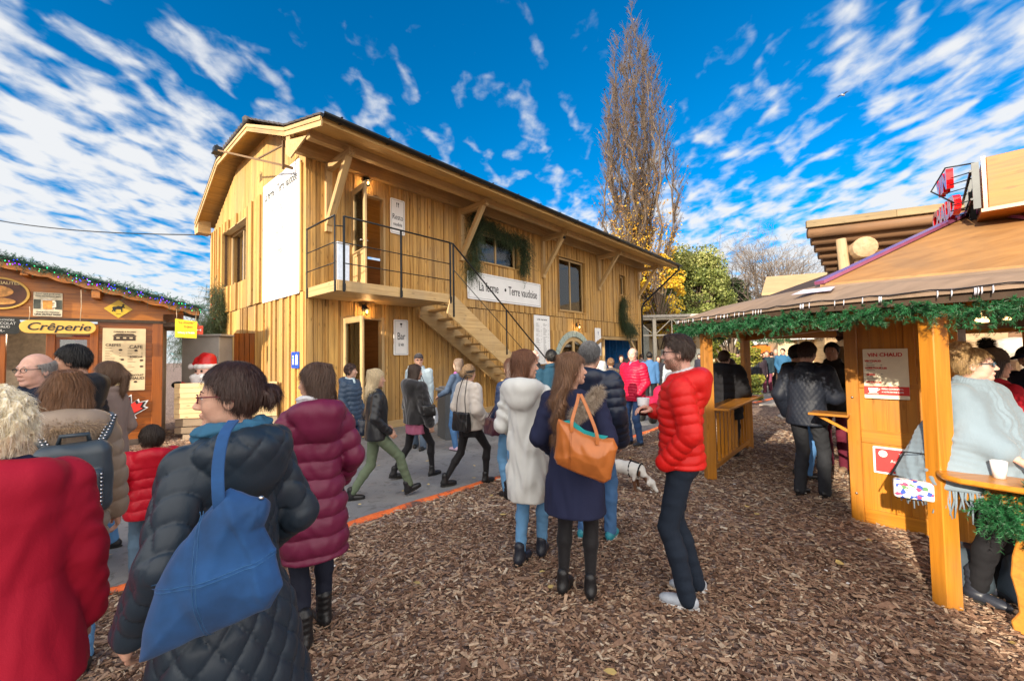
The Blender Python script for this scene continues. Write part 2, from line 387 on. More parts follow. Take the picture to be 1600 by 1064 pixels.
# ------------------------------------------------------------------ head, hand, hair
_cache = {}
def head_geo(h, fem, old=False):
    key = ('head', h, fem, old)
    if key in _cache: return _cache[key]
    j = .92 if fem else 1.0; s = S()
    s.ell((0, -.012, .036), (.074, .093, .094)); s.ell((0, .024, -.022), (.057*j+.002, .064, .078), .03)
    s.cap((-.030*j, .03, -.062), (.030*j, .03, -.062), .024*j, .024*j, .03); s.ell((0, .068, -.088), (.02*j, .018, .018), .025)
    s.ell((.036, .056, -.018), (.022, .022, .026), .025); s.ell((-.036, .056, -.018), (.022, .022, .026), .025)
    s.cap((-.032, .074, .030), (.032, .074, .030), .009 if fem else .012, .009 if fem else .012, .015)
    for q in (-1, 1): s.ell((q*.031, .098, .012), (.016, .014, .011), .010, sub=True)
    s.cap((0, .086, .016), (0, .106, -.020), .006, .0095, .010); s.ell((0, .103, -.024), (.012, .010, .009), .007)
    for q in (-1, 1): s.ell((q*.011, .094, -.027), (.007, .009, .007), .006)
    s.ell((0, .085, -.051), (.024, .011, .0065), .005); s.ell((0, .083, -.060), (.02, .011, .007), .005)
    s.ell((0, .100, -.0555), (.024, .008, .0012), .002, sub=True)
    for q in (-1, 1):
        s.ell((q*.077, -.006, -.002), (.009, .019, .031), .006); s.ell((q*.086, -.002, .004), (.006, .009, .014), .004, sub=True)
        s.cap((q*.026, .080, .0185), (q*.038, .077, .0165), .0055, .004, .004)     # upper lid
        s.cap((q*.026, .080, .0055), (q*.037, .077, .0065), .004, .003, .004)
    nk = .047 if fem else .057
    s.cap((0, -.018, -.05), (0, -.030, -.17), nk, nk*1.08, .03)
    if not fem: s.ell((0, .022, -.115), (.012, .012, .02), .02)
    _cache[key] = s.mesh(h); return _cache[key]
def hand_geo(h, kind, side):
    key = ('hand', h, kind, side)
    if key in _cache: return _cache[key]
    s = S(); cu = {'relax': (.35, .45, .3), 'grip': (1.0, 1.1, .6), 'flat': (.08, .12, .08), 'cup': (.55, .6, .4)}[kind]
    xs = (-.029, -.010, .010, .028); ln = (.082, .092, .086, .066); rr = (.0092, .0098, .0092, .008)
    s.cap((0, -.05, 0), (0, .012, 0), .026, .026, .02)
    for x, l, r in zip(xs, ln, rr):
        s.cap((x*.6, .01, 0), (x, .085, .002), .017, .0125, .015)
        a = cu[0]*(1+.12*(x/.03)); p = np.array([x, .085, 0]); fan = x*1.5
        for m, fr in enumerate((.46, .30, .24)):
            q = p+np.array([math.sin(fan)*math.cos(a), math.cos(a), -math.sin(a)])*l*fr; s.cap(p, q, r*(1-.08*m), r*(1-.08*m-.08), .002 if m == 0 else .006); p = q; a += cu[1] if m == 0 else cu[2]
    tx = -side   # the thumb leaves the side of the palm towards the body's midline
    t0 = np.array([tx*.02, .018, -.008]); t1 = np.array([tx*.046, .052, -.016-.012*cu[0]]); t2 = np.array([tx*(.052-.02*cu[0]), .082, -.022-.03*cu[0]]); t3 = np.array([tx*(.048-.03*cu[0]), .104, -.024-.04*cu[0]])
    s.cap(t0, t1, .017, .012, .014); s.cap(t1, t2, .0115, .0105, .006); s.cap(t2, t3, .0105, .0085, .006)
    V, F = s.mesh(h, m=.02)
    _cache[key] = (V, F); return _cache[key]
def hair_geo(style, h, L=.3, vol=.012, seed=0, bk=0.0, wd=0.0):
    """hair as a solid in head space (face along +y)"""
    lo = np.array([-.2-wd, -.26-bk, -.05-max(L, .12)]); hi = np.array([.2+wd, .14, .19])
    n = np.ceil((hi-lo)/h).astype(int)+1; ax = [lo[i]+h*np.arange(n[i]) for i in range(3)]
    X = ax[0][:, None, None]; Y = ax[1][None, :, None]; Z = ax[2][None, None, :]
    def sk(g, gy=0): return (np.sqrt((X/(.0765+g))**2+((Y+.013+gy)/(.095+g))**2+((Z-.037)/(.097+g))**2)-1)*.078
    L1 = np.interp(ax[1], [-.13, -.07, -.015, .012, .045, .085], [-.10, -.095, -.03, .005, .055, .088])[None, :, None]
    phi = np.arctan2(X, Y+.02); ws = np.sin(34*phi+5*np.sin(Z*26+seed)+seed)
    if style == 'sleek': d = np.maximum(sk(.007), (L1-Z)*.8); d = d+.0018*np.sin(70*phi+Y*40)
    elif style == 'balding':
        d = np.maximum(sk(.006), (L1-Z)*.8); d = np.maximum(d, (Z-.055+.25*Y)*.8); d = d+.0012*ws
    else: d = np.maximum(sk(vol), (L1-Z+.004*ws)*.8)
    if style == 'quiff': d = smin(d, (np.sqrt((X/.066)**2+((Y-.045)/.045)**2+((Z-.118)/.024)**2)-1)*.024, .02); d = d+.003*np.sin(60*X+30*Y+seed)+.002*wr(X, Y, Z, 130)
    if style == 'short': d = d+.0025*ws+.002*wr(X, Y, Z, 120)
    if style == 'curly': d = np.maximum(sk(vol), (L1-Z-.02)*.8); d = d+.008*wr(X, Y, Z, 95)+.003*wr(X, Y, Z, 210)
    if style in ('long', 'wavy', 'bob', 'pony', 'bun', 'lowbun'):
        zz = ax[2]
        if style in ('long', 'wavy', 'bob'):
            top = .05; bot = -L
            w = np.interp(zz, [bot, bot*.6, -.12, -.03, .06, .12], [.085, .125, .115, .098, .092, .05] if style != 'bob' else [.088, .1, .1, .1, .095, .05])[None, None, :]
            b = np.interp(zz, [bot, -.12, 0, .08], [.045, .062, .085, .09])[None, None, :]
            cy = np.interp(zz, [bot, -.2, -.05, .05], [-.105-bk, -.09-bk, -.045-bk*.3, -.02])[None, None, :]; w = w+wd*np.interp(zz, [bot, -.15, 0], [1, .8, 0])[None, None, :]
            c = (np.sqrt((X/w)**2+((Y-cy)/b)**2)-1)*np.minimum(w, b)
            fr = np.interp(zz, [-.25, -.1, -.03, .03, .09], [.01, .02, .022, .03, .06])[None, None, :]+(.015 if style == 'bob' else 0)
            c = np.maximum(c, (Y-fr)); c = np.maximum(c, bot-Z+.012*np.sin(9*phi+seed)+.01*ws); c = np.maximum(c, Z-.13)
            # carve the throat and face free
            c = -smin(-c, ((np.abs(X)/.067)**2+((Y-.08)/.09)**2)**.5*.067-.067+0*Z, .01)
            d = smin(d, c, .02)
            amp = .007 if style == 'wavy' else .0025
            d = d+.0028*ws+amp*np.sin(Z*42+3*phi+seed+2*np.sin(5*phi))*np.clip(-Z*6+.2, 0, 1)
        if style == 'pony': 
            for a, b_, r0, r1 in (((0, -.10, .075), (0, -.150, .03), .024, .027), ((0, -.150, .03), (0, -.150, -.10), .027, .026), ((0, -.15, -.10), (0, -.135, -.2), .026, .008)):
                a = np.array(a); ab = np.array(b_)-a; t = np.clip(((X-a[0])*ab[0]+(Y-a[1])*ab[1]+(Z-a[2])*ab[2])/(ab@ab), 0, 1)
                d = smin(d, np.sqrt((X-a[0]-ab[0]*t)**2+(Y-a[1]-ab[1]*t)**2+(Z-a[2]-ab[2]*t)**2)-(r0+(r1-r0)*t)+.002*np.sin(X*260+Y*90), .008)
        if style in ('bun', 'lowbun'):
            cy, cz = (-.125, .012) if style == 'lowbun' else (-.075, .150)
            r = np.sqrt((X/.05)**2+((Y-cy)/.04)**2+((Z-cz)/.042)**2); th = np.arctan2(Z-cz, X)
            d = smin(d, (r-1)*.042+.005*np.sin(3*th+r*9+Y*60)+.004*wr(X, Y, Z, 120), .006)
    if style == 'cap': d = np.maximum(sk(.006), (L1-Z)*.8)
    F = np.array(d+0*X+0*Y+0*Z, np.float32); F[0] = F[-1] = .1; F[:, 0] = F[:, -1] = .1; F[:, :, 0] = F[:, :, -1] = .1
    return nets(F, lo, h)
def hairmat(col):
    k = 'hair_%.2f_%.2f_%.2f' % col
    if k in MATS: return MATS[k]
    m = bpy.data.materials.new(k); nt, b = nodes_of(m); MATS[k] = m
    tc = nt.nodes.new('ShaderNodeTexCoord').outputs['Object']
    n = noisen(nt, mapn(nt, tc, (150, 150, 9)), 1.0, 4, .6, .3)
    c = rampn(nt, n, [(.25, tuple(q*.45 for q in col)), (.5, col), (.75, tuple(min(1, q*1.7) for q in col))])
    nt.links.new(c, b.inputs['Base Color']); b.inputs['Roughness'].default_value = .42; b.inputs['Specular IOR Level'].default_value = .45
    bumpn(nt, b, n, .5, .003); return m
def fabric(col, rough=.8, sheen=.0, weave=350, bump=.25, coat=0, var=.12, fold=.5, spec=.3):
    k = 'cloth_%.3f_%.3f_%.3f_%.2f_%.2f_%d' % (*col, rough, sheen+coat+fold, weave)
    if k in MATS: return MATS[k]
    m = bpy.data.materials.new(k); nt, b = nodes_of(m); MATS[k] = m
    tc = nt.nodes.new('ShaderNodeTexCoord').outputs['Object']
    n = noisen(nt, tc, weave, 2); f = noisen(nt, mapn(nt, tc, (1, 1, .5)), 15, 4, .55, .35); f2 = noisen(nt, tc, 7, 3)
    c = mixnode(nt, f2, tuple(q*(1-var) for q in col), tuple(min(1, q*(1+var)) for q in col))
    nt.links.new(c, b.inputs['Base Color']); b.inputs['Roughness'].default_value = rough
    b.inputs['Sheen Weight'].default_value = sheen; b.inputs['Coat Weight'].default_value = coat; b.inputs['Coat Roughness'].default_value = .35
    b.inputs['Specular IOR Level'].default_value = spec
    b1 = nt.nodes.new('ShaderNodeBump'); b1.inputs['Strength'].default_value = fold; b1.inputs['Distance'].default_value = .012; nt.links.new(f, b1.inputs['Height'])
    b2 = nt.nodes.new('ShaderNodeBump'); b2.inputs['Strength'].default_value = bump; b2.inputs['Distance'].default_value = .002; nt.links.new(n, b2.inputs['Height'])
    nt.links.new(b1.outputs[0], b2.inputs['Normal']); nt.links.new(b2.outputs[0], b.inputs['Normal']); return m
def skinmat(t=0):
    k = 'skin%d' % t
    if k in MATS: return MATS[k]
    col = [(.62, .36, .26), (.55, .30, .20), (.68, .40, .31), (.34, .18, .11)][t]
    m = plain(k, col, .5, var=.12, scale=25, bump=.12, bdist=.001, spec=.35); b = m.node_tree.nodes['Principled BSDF']
    b.inputs['Subsurface Weight'].default_value = .12; b.inputs['Subsurface Radius'].default_value = (.02, .008, .005); return m
# ------------------------------------------------------------------ people
def ik(a, t, l1, l2, pole):
    a = np.array(a, float); t = np.array(t, float); d = t-a; L = np.linalg.norm(d); mx = (l1+l2)*.998
    if L > mx: t = a+d*mx/L; d = t-a; L = mx
    u = d/L; x = (L*L+l1*l1-l2*l2)/(2*L); hh = math.sqrt(max(l1*l1-x*x, 0)); p = np.array(pole, float); p = p-u*(p@u); p /= np.linalg.norm(p)+1e-9
    return a+u*x+p*hh, t
ARM = {'down': (.225, .03, .79), 'pocket': (.165, .10, .93), 'front': (.10, .34, 1.12), 'back': (.25, -.14, .84), 'fwd': (.22, .28, .86), 'strap': (.14, .14, 1.28), 'counter': (.16, .36, 1.02), 'table': (.12, .40, 1.05)}
def person(label, x, y, H, ang, res=.014, fem=False, skin=0, hair=('short', (.05, .03, .02)), top=None, legs='jeans', legmat=None, fit=1.0,
           shoes=('shoe', (.02, .02, .02)), stance=((0, 0, 0), (0, 0, 0)), arms=('down', 'down'), head=(0, 0), lean=0.0, group=None, w=1.0,
           hands=('relax', 'relax'), extra=None, name='person', hs=None, z=0.0, facepts=True, cls='person', rel=True):
    s = H/1.75; sk = skinmat(skin); t = thing(name, label, cls, (x, y, z), R(ang)-(math.atan2(x, y) if rel else 0), group); t['s'] = s
    # z heading: local +y faces the person's front
    near = res <= .009; mid = res <= .016; hres = .0035 if near else (.0055 if mid else .010)
    hx = .095; an = []
    for i, q in enumerate((-1, 1)):
        st = stance[i]; an.append(np.array([q*.10*w+st[0], st[1], .085+st[2]]))
    hz = .9335; 
    for a in an:
        hd = math.hypot(abs(a[0])-hx, a[1]); hz = min(hz, a[2]+math.sqrt(max(.8494**2-hd**2, .2)))
    dz = hz-.93; ln = lean
    def sh(z_): return ln*max(0, z_-.95)
    def zz(v): return v+dz
    SW = (.165 if fem else .185)*w**.6
    # ---- trousers / legs
    lp = S(); lm = {'jeans': (.088, .060, .052), 'trousers': (.088, .066, .060), 'tights': (.078, .050, .034), 'slim': (.084, .056, .046), 'wide': (.1, .082, .085)}[legs]
    knees = []; kpts = []
    for i, q in enumerate((-1, 1)):
        hp = np.array([q*hx, 0, hz-.02]); kn, at = ik(hp, an[i], .43, .42, (0, 1, 0)); knees.append(kn); f = fit*w**.3
        def dp(tt, X, Y, Z): return .004*np.sin(tt*70+3*np.sin(X*30))*wr(X, Y, Z, 20) if legs not in ('tights',) else 0
        bot = .03 if legs in ('trousers', 'wide') else (.0 if shoes[0] in ('shoe', 'sneaker') else -.03)
        foot = at+(at-kn)/np.linalg.norm(at-kn)*bot
        lp.cap(hp, kn, lm[0]*f, lm[1]*f, .03, disp=dp); cf = kn+(foot-kn)*.35+np.array([0, -.012, 0])
        lp.cap(kn, cf, lm[1]*f, lm[1]*f*(1.04 if legs != 'tights' else 1.08), .02, disp=dp); lp.cap(cf, foot, lm[1]*f*.98, lm[2]*f, .02, disp=dp); an[i] = at
    lp.lathe([(zz(.84), 0, 0, .165*w, .105*w), (zz(.95), 0, -.005, .165*w, .115*w), (zz(1.06), 0, 0, .14*w, .10*w)], .03)
    V, F = lp.mesh(max(res, .009)); np_mesh({'tights': 'tights'}.get(legs, 'trousers'), V*s, F, legmat or fabric((.05, .10, .22)), t)
    # ---- shoes
    for i, q in enumerate((-1, 1)):
        d = an[i]-knees[i]; pitch = 0
        if stance[i][2] > .02: pitch = -R(stance[i][2]*260) if stance[i][1] < 0 else R(18)
        sp = S(); kind = shoes[0]; col = shoes[1]
        sp.ell((0, -.030, .042), (.036, .046, .045), .02); sp.ell((0, .055, .036), (.040, .075, .036), .03); sp.ell((0, .115, .030), (.038, .055, .030), .02); sp.cap((0, -.01, .05), (0, -.005, .085), .036, .038, .02)
        if kind == 'boot': sp.cap((0, -.01, .06), (0, -.012, .20), .045, .047, .02, disp=lambda tt, X, Y, Z: .002*np.sin(Z*160))
        if kind == 'ankle': sp.cap((0, -.01, .06), (0, -.012, .14), .042, .042, .02)
        V, F = sp.mesh(.006 if mid else .012, post=lambda Fd, X, Y, Z: np.maximum(Fd, (.012-Z)+0*Fd)); M = rotz(R(-q*-7))@rotx(pitch)
        V = V@M.T; V = V+an[i]-np.array([0, 0, .082]); up = np_mesh('boot' if kind in ('boot', 'ankle') else 'shoe', V*s, F, plain('shoe_%.2f_%.2f_%.2f' % col, col, .42, var=.1, scale=30), t)
        if mid:
            so = MB(); pr = [(.034*math.cos(a)*(1 if math.sin(a) < 0 else 1.18), .045+.125*math.sin(a)) for a in np.linspace(0, 2*math.pi, 18)[:-1]]
            so.prism(pr, .018 if kind != 'heel' else .012); MM = Matrix(M.tolist()).to_4x4(); 
            if kind in ('ankle',): so.box((0, -.035, .014), (.052, .05, .028))
            so.v = [tuple(((MM @ Vector(v))+Vector(an[i])-Vector((0, 0, .084)))*s) for v in so.v]
            sc = {'sneaker': (.75, .75, .75)}.get(kind, (.02, .018, .015)); so.obj('sole', plain('sole%.2f' % sc[0], sc, .7), up)
            if kind == 'sneaker' and near:
                lc = MB()
                for k in range(4):
                    yy = .03+k*.017; zt = .083-k*.007; c = [Vector(M@np.array(v))+Vector(an[i])-Vector((0, 0, .082)) for v in ((-.02, yy, zt-.006), (0, yy+.004, zt+.001), (.02, yy, zt-.006))]
                    lc.tube([v*s for v in c], .0028*s, 6)
                lc.obj('laces', plain('laces', (.05, .06, .08), .8), up)
    # ---- arms
    wr_ = []; el = []; shd = []
    for i, q in enumerate((-1, 1)):
        a = ARM[arms[i]] if isinstance(arms[i], str) else arms[i]; sx = np.array([q*SW, sh(1.42)-.005, zz(1.415)])
        tg = np.array([q*a[0], a[1]+sh(a[2]), zz(a[2])]); pole = (q*.5, -1, -.35) if a[2] < 1.3 else (q*1., -.3, -.8)
        e, tg = ik(sx, tg, .29, .265, pole); wr_.append(tg); el.append(e); shd.append(sx)
    # ---- top garment
    tp = dict(kind='plain', hem=.80, mat=None, th=.02, pitch=.055, amp=.012, hood=False, flare=0.0, sleeve=1.0, collar=.05, fur=None, slen=1.0)
    tp.update(top or {}); th = tp['th']; amp = tp['amp']; pitch = tp['pitch']; kd = tp['kind']
    if kd == 'puffer':
        dT = lambda tt, X, Y, Z: amp*(np.abs(np.sin(np.pi*(Z+.006*np.sin(X*25))/pitch))**.6-.6)+.003*wr(X, Y, Z, 42)
        dA = lambda tt, X, Y, Z: amp*.85*(np.abs(np.sin(np.pi*tt/pitch))**.6-.6)+.003*wr(X, Y, Z, 45)
    elif kd == 'quilt':
        def qf(u, v): return amp*((np.abs(np.sin(np.pi*(u+v)/pitch))*np.abs(np.sin(np.pi*(u-v)/pitch)))**.2-.6)
        dT = lambda tt, X, Y, Z: qf(np.arctan2(X, -Y)*.19, Z*.75)+.004*wr(X, Y, Z, 22)
        dA = lambda tt, X, Y, Z: qf((Y+X*.6)*1.1, tt*.75)+.004*wr(X, Y, Z, 24)
    elif kd == 'knit':
        dT = lambda tt, X, Y, Z: .003*np.sin(Z*160+2*np.sin(X*30))+.005*wr(X, Y, Z, 18); dA = dT
    else:
        dT = lambda tt, X, Y, Z: amp*.35*wr(X, Y, Z*.7, 24)+amp*.25*wr(X, Y, Z*.4, 48)
        dA = lambda tt, X, Y, Z: amp*.4*np.sin(tt*75+2.5*np.sin(Y*22+X*14))*wr(X, Y, Z, 14)+amp*.2*wr(X, Y, Z, 40)
    g = S(); hem = tp['hem']; fl = tp['flare']; W = w; ch = .0 if fem else .012
    rows = [(zz(1.50), 0, sh(1.5)-.025, .062, .058), (zz(1.46), 0, sh(1.46)-.015, .105*W, .078), (zz(1.42), 0, sh(1.42)-.005, .155*W**.6+ch, .092), (zz(1.34), 0, sh(1.34), .165*W+ch, .112*W), (zz(1.24), 0, sh(1.24)+.004, .158*W+ch, .118*W), (zz(1.10), 0, sh(1.1)+.002, (.142 if fem else .155)*W, .108*W), (zz(.97), 0, 0, .162*W, .118*W)]
    rows = [(a, b, c, d*.955+th, e+th) for a, b, c, d, e in rows]
    if hem < .93: rows += [(zz(.86) if hem < .84 else zz(hem)+.02, 0, 0, .168*W+th+fl*.3, .122*W+th+fl*.3), (zz(hem), 0, -.005, .162*W+th+fl, .120*W+th+fl)]
    else: rows += [(zz(hem), 0, 0, .16*W+th, .116*W+th)]
    g.lathe(rows, .03, 2.25, dT)
    ru, rl, rw = (.054 if not fem else .047), (.046 if not fem else .041), (.039 if not fem else .035); sl = tp['sleeve']
    for i in (0, 1):
        g.cap(shd[i], el[i], (ru+th*.75)*sl, (rl+th*.75)*sl, .035, disp=dA); wv = el[i]+(wr_[i]-el[i])*tp['slen']
        g.cap(el[i], wv, (rl+th*.75)*sl, (rw+th*.55)*sl, .02, disp=dA)
    if tp['collar']:
        c = tp['collar']; pts = [(math.sin(a)*.072, -.022+sh(1.5)+math.cos(a)*.066, zz(1.475+c*.35-.02*math.cos(a))) for a in np.linspace(R(25), R(335), 11)]
        g.chain(pts, [.016+c*.2]*11, .015)
    if tp['hood']:
        hk = tp['hood'] if isinstance(tp['hood'], (int, float)) and not isinstance(tp['hood'], bool) else 1.0
        pts = []; rs = []
        for a in np.linspace(R(35), R(325), 13):
            k = .5-.5*math.cos(a); pts.append((math.sin(a)*(.095+.02*k)*hk, -.02-.065*k+sh(1.45)+math.cos(a)*.055, zz(1.475-.03*(1-k)-.005*k))); rs.append((.026+.026*k)*hk)
        hd_ = (lambda tt, X, Y, Z: qf(np.arctan2(X, -Y)*.19, Z*.9)*.8) if kd == 'quilt' else (lambda tt, X, Y, Z: .004*wr(X, Y, Z, 30)); g.chain(pts, rs, .03, hd_); g.ell((0, -.125-.01+sh(1.38), zz(1.40)), (.115*hk, .055*hk, .10*hk), .04)
    V, F = g.mesh(res); jm = tp['mat'] or fabric((.03, .04, .08)); J = np_mesh(tp.get('name', 'jacket'), V*s, F, jm, t); t['_j'] = 1
    if tp['fur'] is not None and tp['hood']:
        pts = []; hk = 1.0
        for a in np.linspace(R(38), R(322), 17):
            k = .5-.5*math.cos(a); pts.append((math.sin(a)*(.115+.03*k), -.03-.10*k+sh(1.45)+math.cos(a)*.06, zz(1.465-.035*(1-k)-.015*k)))
        fs = S(); fs.chain(pts, [.026]*17, .02); V, F = fs.mesh(.012); N = vnormals(V, F)
        A, B = strands(V, N, 5200 if near else (2500 if mid else 800), .042, .0028 if mid else .005, RNG, grav=.25, out=.9, jit=.5)
        V, F = merge([(V, F), (A, B)]); np_mesh('fur_trim', V*s, F, hairmat(tp['fur']), t)
    # ---- body: head, neck, hands and the core under the clothes in one mesh
    parts = []; yaw, pit = head; HM = rotz(R(yaw))@rotx(R(pit)); hc = np.array([0, sh(1.6)+.005, zz(1.632)]); HS = (hs or 1.0)*(.97 if fem else 1.0)/max(s, .62)**.55
    V, F = head_geo(hres, fem); parts.append(((V*HS)@HM.T+hc, F))
    for i, q in enumerate((-1, 1)):
        if arms[i] == 'pocket': continue          # this hand is inside its pocket
        V, F = hand_geo(.0035 if near else (.005 if mid else .008), hands[i], q); d = wr_[i]-el[i]; d /= np.linalg.norm(d)
        inn = np.array([-q*.85, .2, -.25]); 
        if abs(d[2]) < .6: inn = np.array([-q*.35, 0, -1.])      # palm down when the forearm is level
        zc = -(inn-d*(inn@d)); zc /= np.linalg.norm(zc); xc = np.cross(d, zc)
        Mh = np.stack([xc, d, zc], 1); parts.append(((V*(.92 if fem else 1.0)/max(s, .7)**.3)@Mh.T+wr_[i]+d*.012, F))
    core = S(); core.lathe([(zz(.86), 0, 0, .13*w, .085*w), (zz(1.10), 0, sh(1.1), .115*w, .08*w), (zz(1.38), 0, sh(1.38), .13*w, .085), (zz(1.46), 0, sh(1.46)-.015, .07, .06)])
    for i in (0, 1):
        core.cap(shd[i], el[i], .035, .03, .02); core.cap(el[i], wr_[i], .03, .024, .02); core.cap((([-1, 1][i])*hx, 0, hz), knees[i], .06, .035, .02); core.cap(knees[i], an[i], .035, .028, .02)
    parts.append(core.mesh(.02)); V, F = merge(parts); np_mesh('body', V*s, F, sk, t)
    def hp(v): return ((np.array(v)*HS)@HM.T+hc)*s
    def hpm(V): return ((V*HS)@HM.T+hc)*s
    t['hm'] = 0
    if mid and facepts:
        for q in (-1, 1):
            e = MB(); e.lathe([(.0001, -.0118), (.006, -.010), (.0112, -.004), (.0118, 0), (.0112, .004), (.006, .010), (.0001, .0118)], 12); e.v = [tuple(hp(np.array(v)+np.array([q*.031, .0735, .012]))) for v in e.v]; eo = e.obj('eye', plain('eyewhite', (.7, .68, .66), .2, var=.03), t)
            i2 = MB(); i2.lathe([(.0001, 0), (.004, .0006), (.0052, -.0006), (.0001, -.003)], 10, Matrix.Rotation(R(-90), 4, 'X')); i2.v = [tuple(hp(np.array(v)+np.array([q*.031, .0855, .012]))) for v in i2.v]; i2.obj('iris', plain('iris', (.05, .035, .02), .2, var=.03), eo)
            b = MB(); b.tube([hp((q*.014, .0865, .0315)), hp((q*.03, .0855, .0365)), hp((q*.047, .074, .032))], [.0028*s, .003*s, .0012*s], 6); b.obj('eyebrow', hairmat(tuple(c*.7 for c in hair[1])), t)
        l = S(); l.ell((0, .0865, -.0508), (.021, .0095, .0052), .003); l.ell((0, .085, -.0602), (.018, .0095, .006), .003)
        V, F = l.mesh(.003, m=.01); np_mesh('lips', hpm(V), F, plain('lips%d' % fem, (.42, .14, .12) if fem else (.45, .20, .16), .4, var=.05), t)
    if hair[0]:
        kw = hair[2] if len(hair) > 2 else {}
        V, F = hair_geo(hair[0], .004 if near else (.006 if mid else .011), seed=random.random()*6, **kw)
        if near or (mid and res < .013):
            N = vnormals(V, F); curl = hair[0] in ('wavy', 'curly')
            A, B = strands(V, N, 9000 if near else 2600, .055 if hair[0] in ('long', 'wavy', 'bob', 'pony') else .028, .0016, RNG, grav=1.0, out=.22 if not curl else .4, wave=.10 if curl else .03, jit=.22)
            V, F = merge([(V, F), (A, B)])
        np_mesh('hair', hpm(V), F, hairmat(hair[1]), t)
    P = dict(t=t, s=s, hp=hp, hpm=hpm, zz=zz, wr=[v*s for v in wr_], el=[v*s for v in el], sh=[v*s for v in shd], knees=knees, an=an, res=res, HM=HM, HS=HS, hc=hc, sheary=sh)
    if extra:
        for fn in extra: fn(P)
    return P
# ---- things worn (children of the person)
def glasses(col=(.02, .02, .02), lens=None, full=False):
    def f(P):
        m = MB(); h = P['hp']; r = .0019*P['s']
        for q in (-1, 1):
            pts = [h((q*.033+math.cos(a)*.021, .0985-abs(math.cos(a))*.002 - (.006 if math.cos(a)*q > 0 else 0), .010+math.sin(a)*.0155)) for a in np.linspace(0, 2*math.pi, 15)]
            m.tube(pts, r, 6); m.tube([h((q*.054, .092, .016)), h((q*.079, .04, .018)), h((q*.083, -.005, .014)), h((q*.082, -.022, -.004))], r*1.3, 6)
        m.tube([h((-.012, .101, .012)), h((0, .105, .014)), h((.012, .101, .012))], r, 6); g = m.obj('glasses', plain('frame%.2f%.2f' % (col[0], col[2]), col, .3, var=.05), P['t'])
        if lens:
            for q in (-1, 1):
                l = MB(); l.add([h((q*.033+math.cos(a)*.0205, .098-(.006 if math.cos(a)*q > 0 else 0)*abs(math.cos(a)), .010+math.sin(a)*.015)) for a in np.linspace(0, 2*math.pi, 15)[:-1]], [tuple(range(14))]); l.obj('lens', plain('lens%.2f' % lens[2], lens, .08, var=.3, scale=30, coat=1), g)
    return f
def scarf(col, z=1.47, r=.04, a=.085, name='scarf', rough=.9, bulk=1.0, front=False):
    def f(P):
        g = S(); zz = P['zz']; sy = P['sheary']
        for k in range(2): g.chain([(math.sin(b)*(a+.01*k), -.015+sy(z)+math.cos(b)*(a*.92), zz(z+k*.032*bulk-.012*math.cos(b)+.006*math.sin(3*b+k))) for b in np.linspace(0, 2*math.pi, 15)], [r*.8]*15, .012, disp=lambda tt, X, Y, Z: .004*np.sin(Z*190+4*np.sin(X*25))+.003*wr(X, Y, Z, 60))
        if front: g.cap((.03, a+.02, zz(z)), (.05, a+.06, zz(z-.24)), r*.8, r*.7, .02)
        V, F = g.mesh(max(.006, P['res']*.7)); np_mesh(name, V*P['s'], F, fabric(col, rough), P['t'])
    return f
def hat(kind, col):
    def f(P):
        g = S(); V = None
        if kind == 'beanie': g.ell((0, -.02, .055), (.093, .108, .098), .01)
        if kind == 'cap': g.ell((0, -.014, .055), (.088, .105, .083), .01); g.ell((0, .10, .062), (.062, .075, .011), .012)
        if kind == 'band': g.ell((0, -.012, .030), (.1, .118, .062), .01)
        if kind == 'pompom': g.ell((0, -.02, .07), (.10, .11, .115), .01)
        zc = .028 if kind != 'pompom' else .02
        V, F = g.mesh(.006 if P['res'] < .016 else .012, post=lambda Fd, X, Y, Z: np.maximum(Fd+(.002*np.sin(Z*260) if kind in ('beanie', 'pompom') else 0), (zc+.25*np.minimum(Y, .05)-Z)+0*Fd)*1.0)
        o = np_mesh('cap' if kind == 'cap' else 'hat', P['hpm'](V), F, fabric(col, .9, weave=200), P['t'])
        if kind == 'pompom':
            b = S(); b.ell((0, -.05, .205), (.045, .045, .045)); V, F = b.mesh(.01); A, B = strands(V, vnormals(V, F), 1800, .028, .003, RNG, grav=0, out=1, jit=.4); V, F = merge([(V, F), (A, B)])
            np_mesh('pompom', P['hpm'](V), F, fabric((.01, .01, .01), 1), o)
    return f
def skirt(col, z1=.62, flare=.03, rough=.9):
    def f(P):
        zz = P['zz']; g = S(); g.lathe([(zz(z1), 0, 0, .175+flare, .135+flare), (zz(.85), 0, 0, .18, .14), (zz(1.0), 0, 0, .155, .115)], .02, disp=lambda tt, X, Y, Z: .006*np.sin(9*np.arctan2(X, Y)+Z*8))
        V, F = g.mesh(P['res']); np_mesh('skirt', V*P['s'], F, fabric(col, rough), P['t'])
    return f
def collar_shirt(col):
    def f(P):
        g = S(); zz = P['zz']; g.chain([(math.sin(b)*.062, -.02+math.cos(b)*.058, zz(1.515-.02*math.cos(b))) for b in np.linspace(0, 2*math.pi, 13)], [.013]*13, .01); g.cap((0, .06, zz(1.48)), (0, .105, zz(1.36)), .03, .022, .02)
        V, F = g.mesh(.007); np_mesh('shirt', V*P['s'], F, fabric(col, .9), P['t'])
    return f
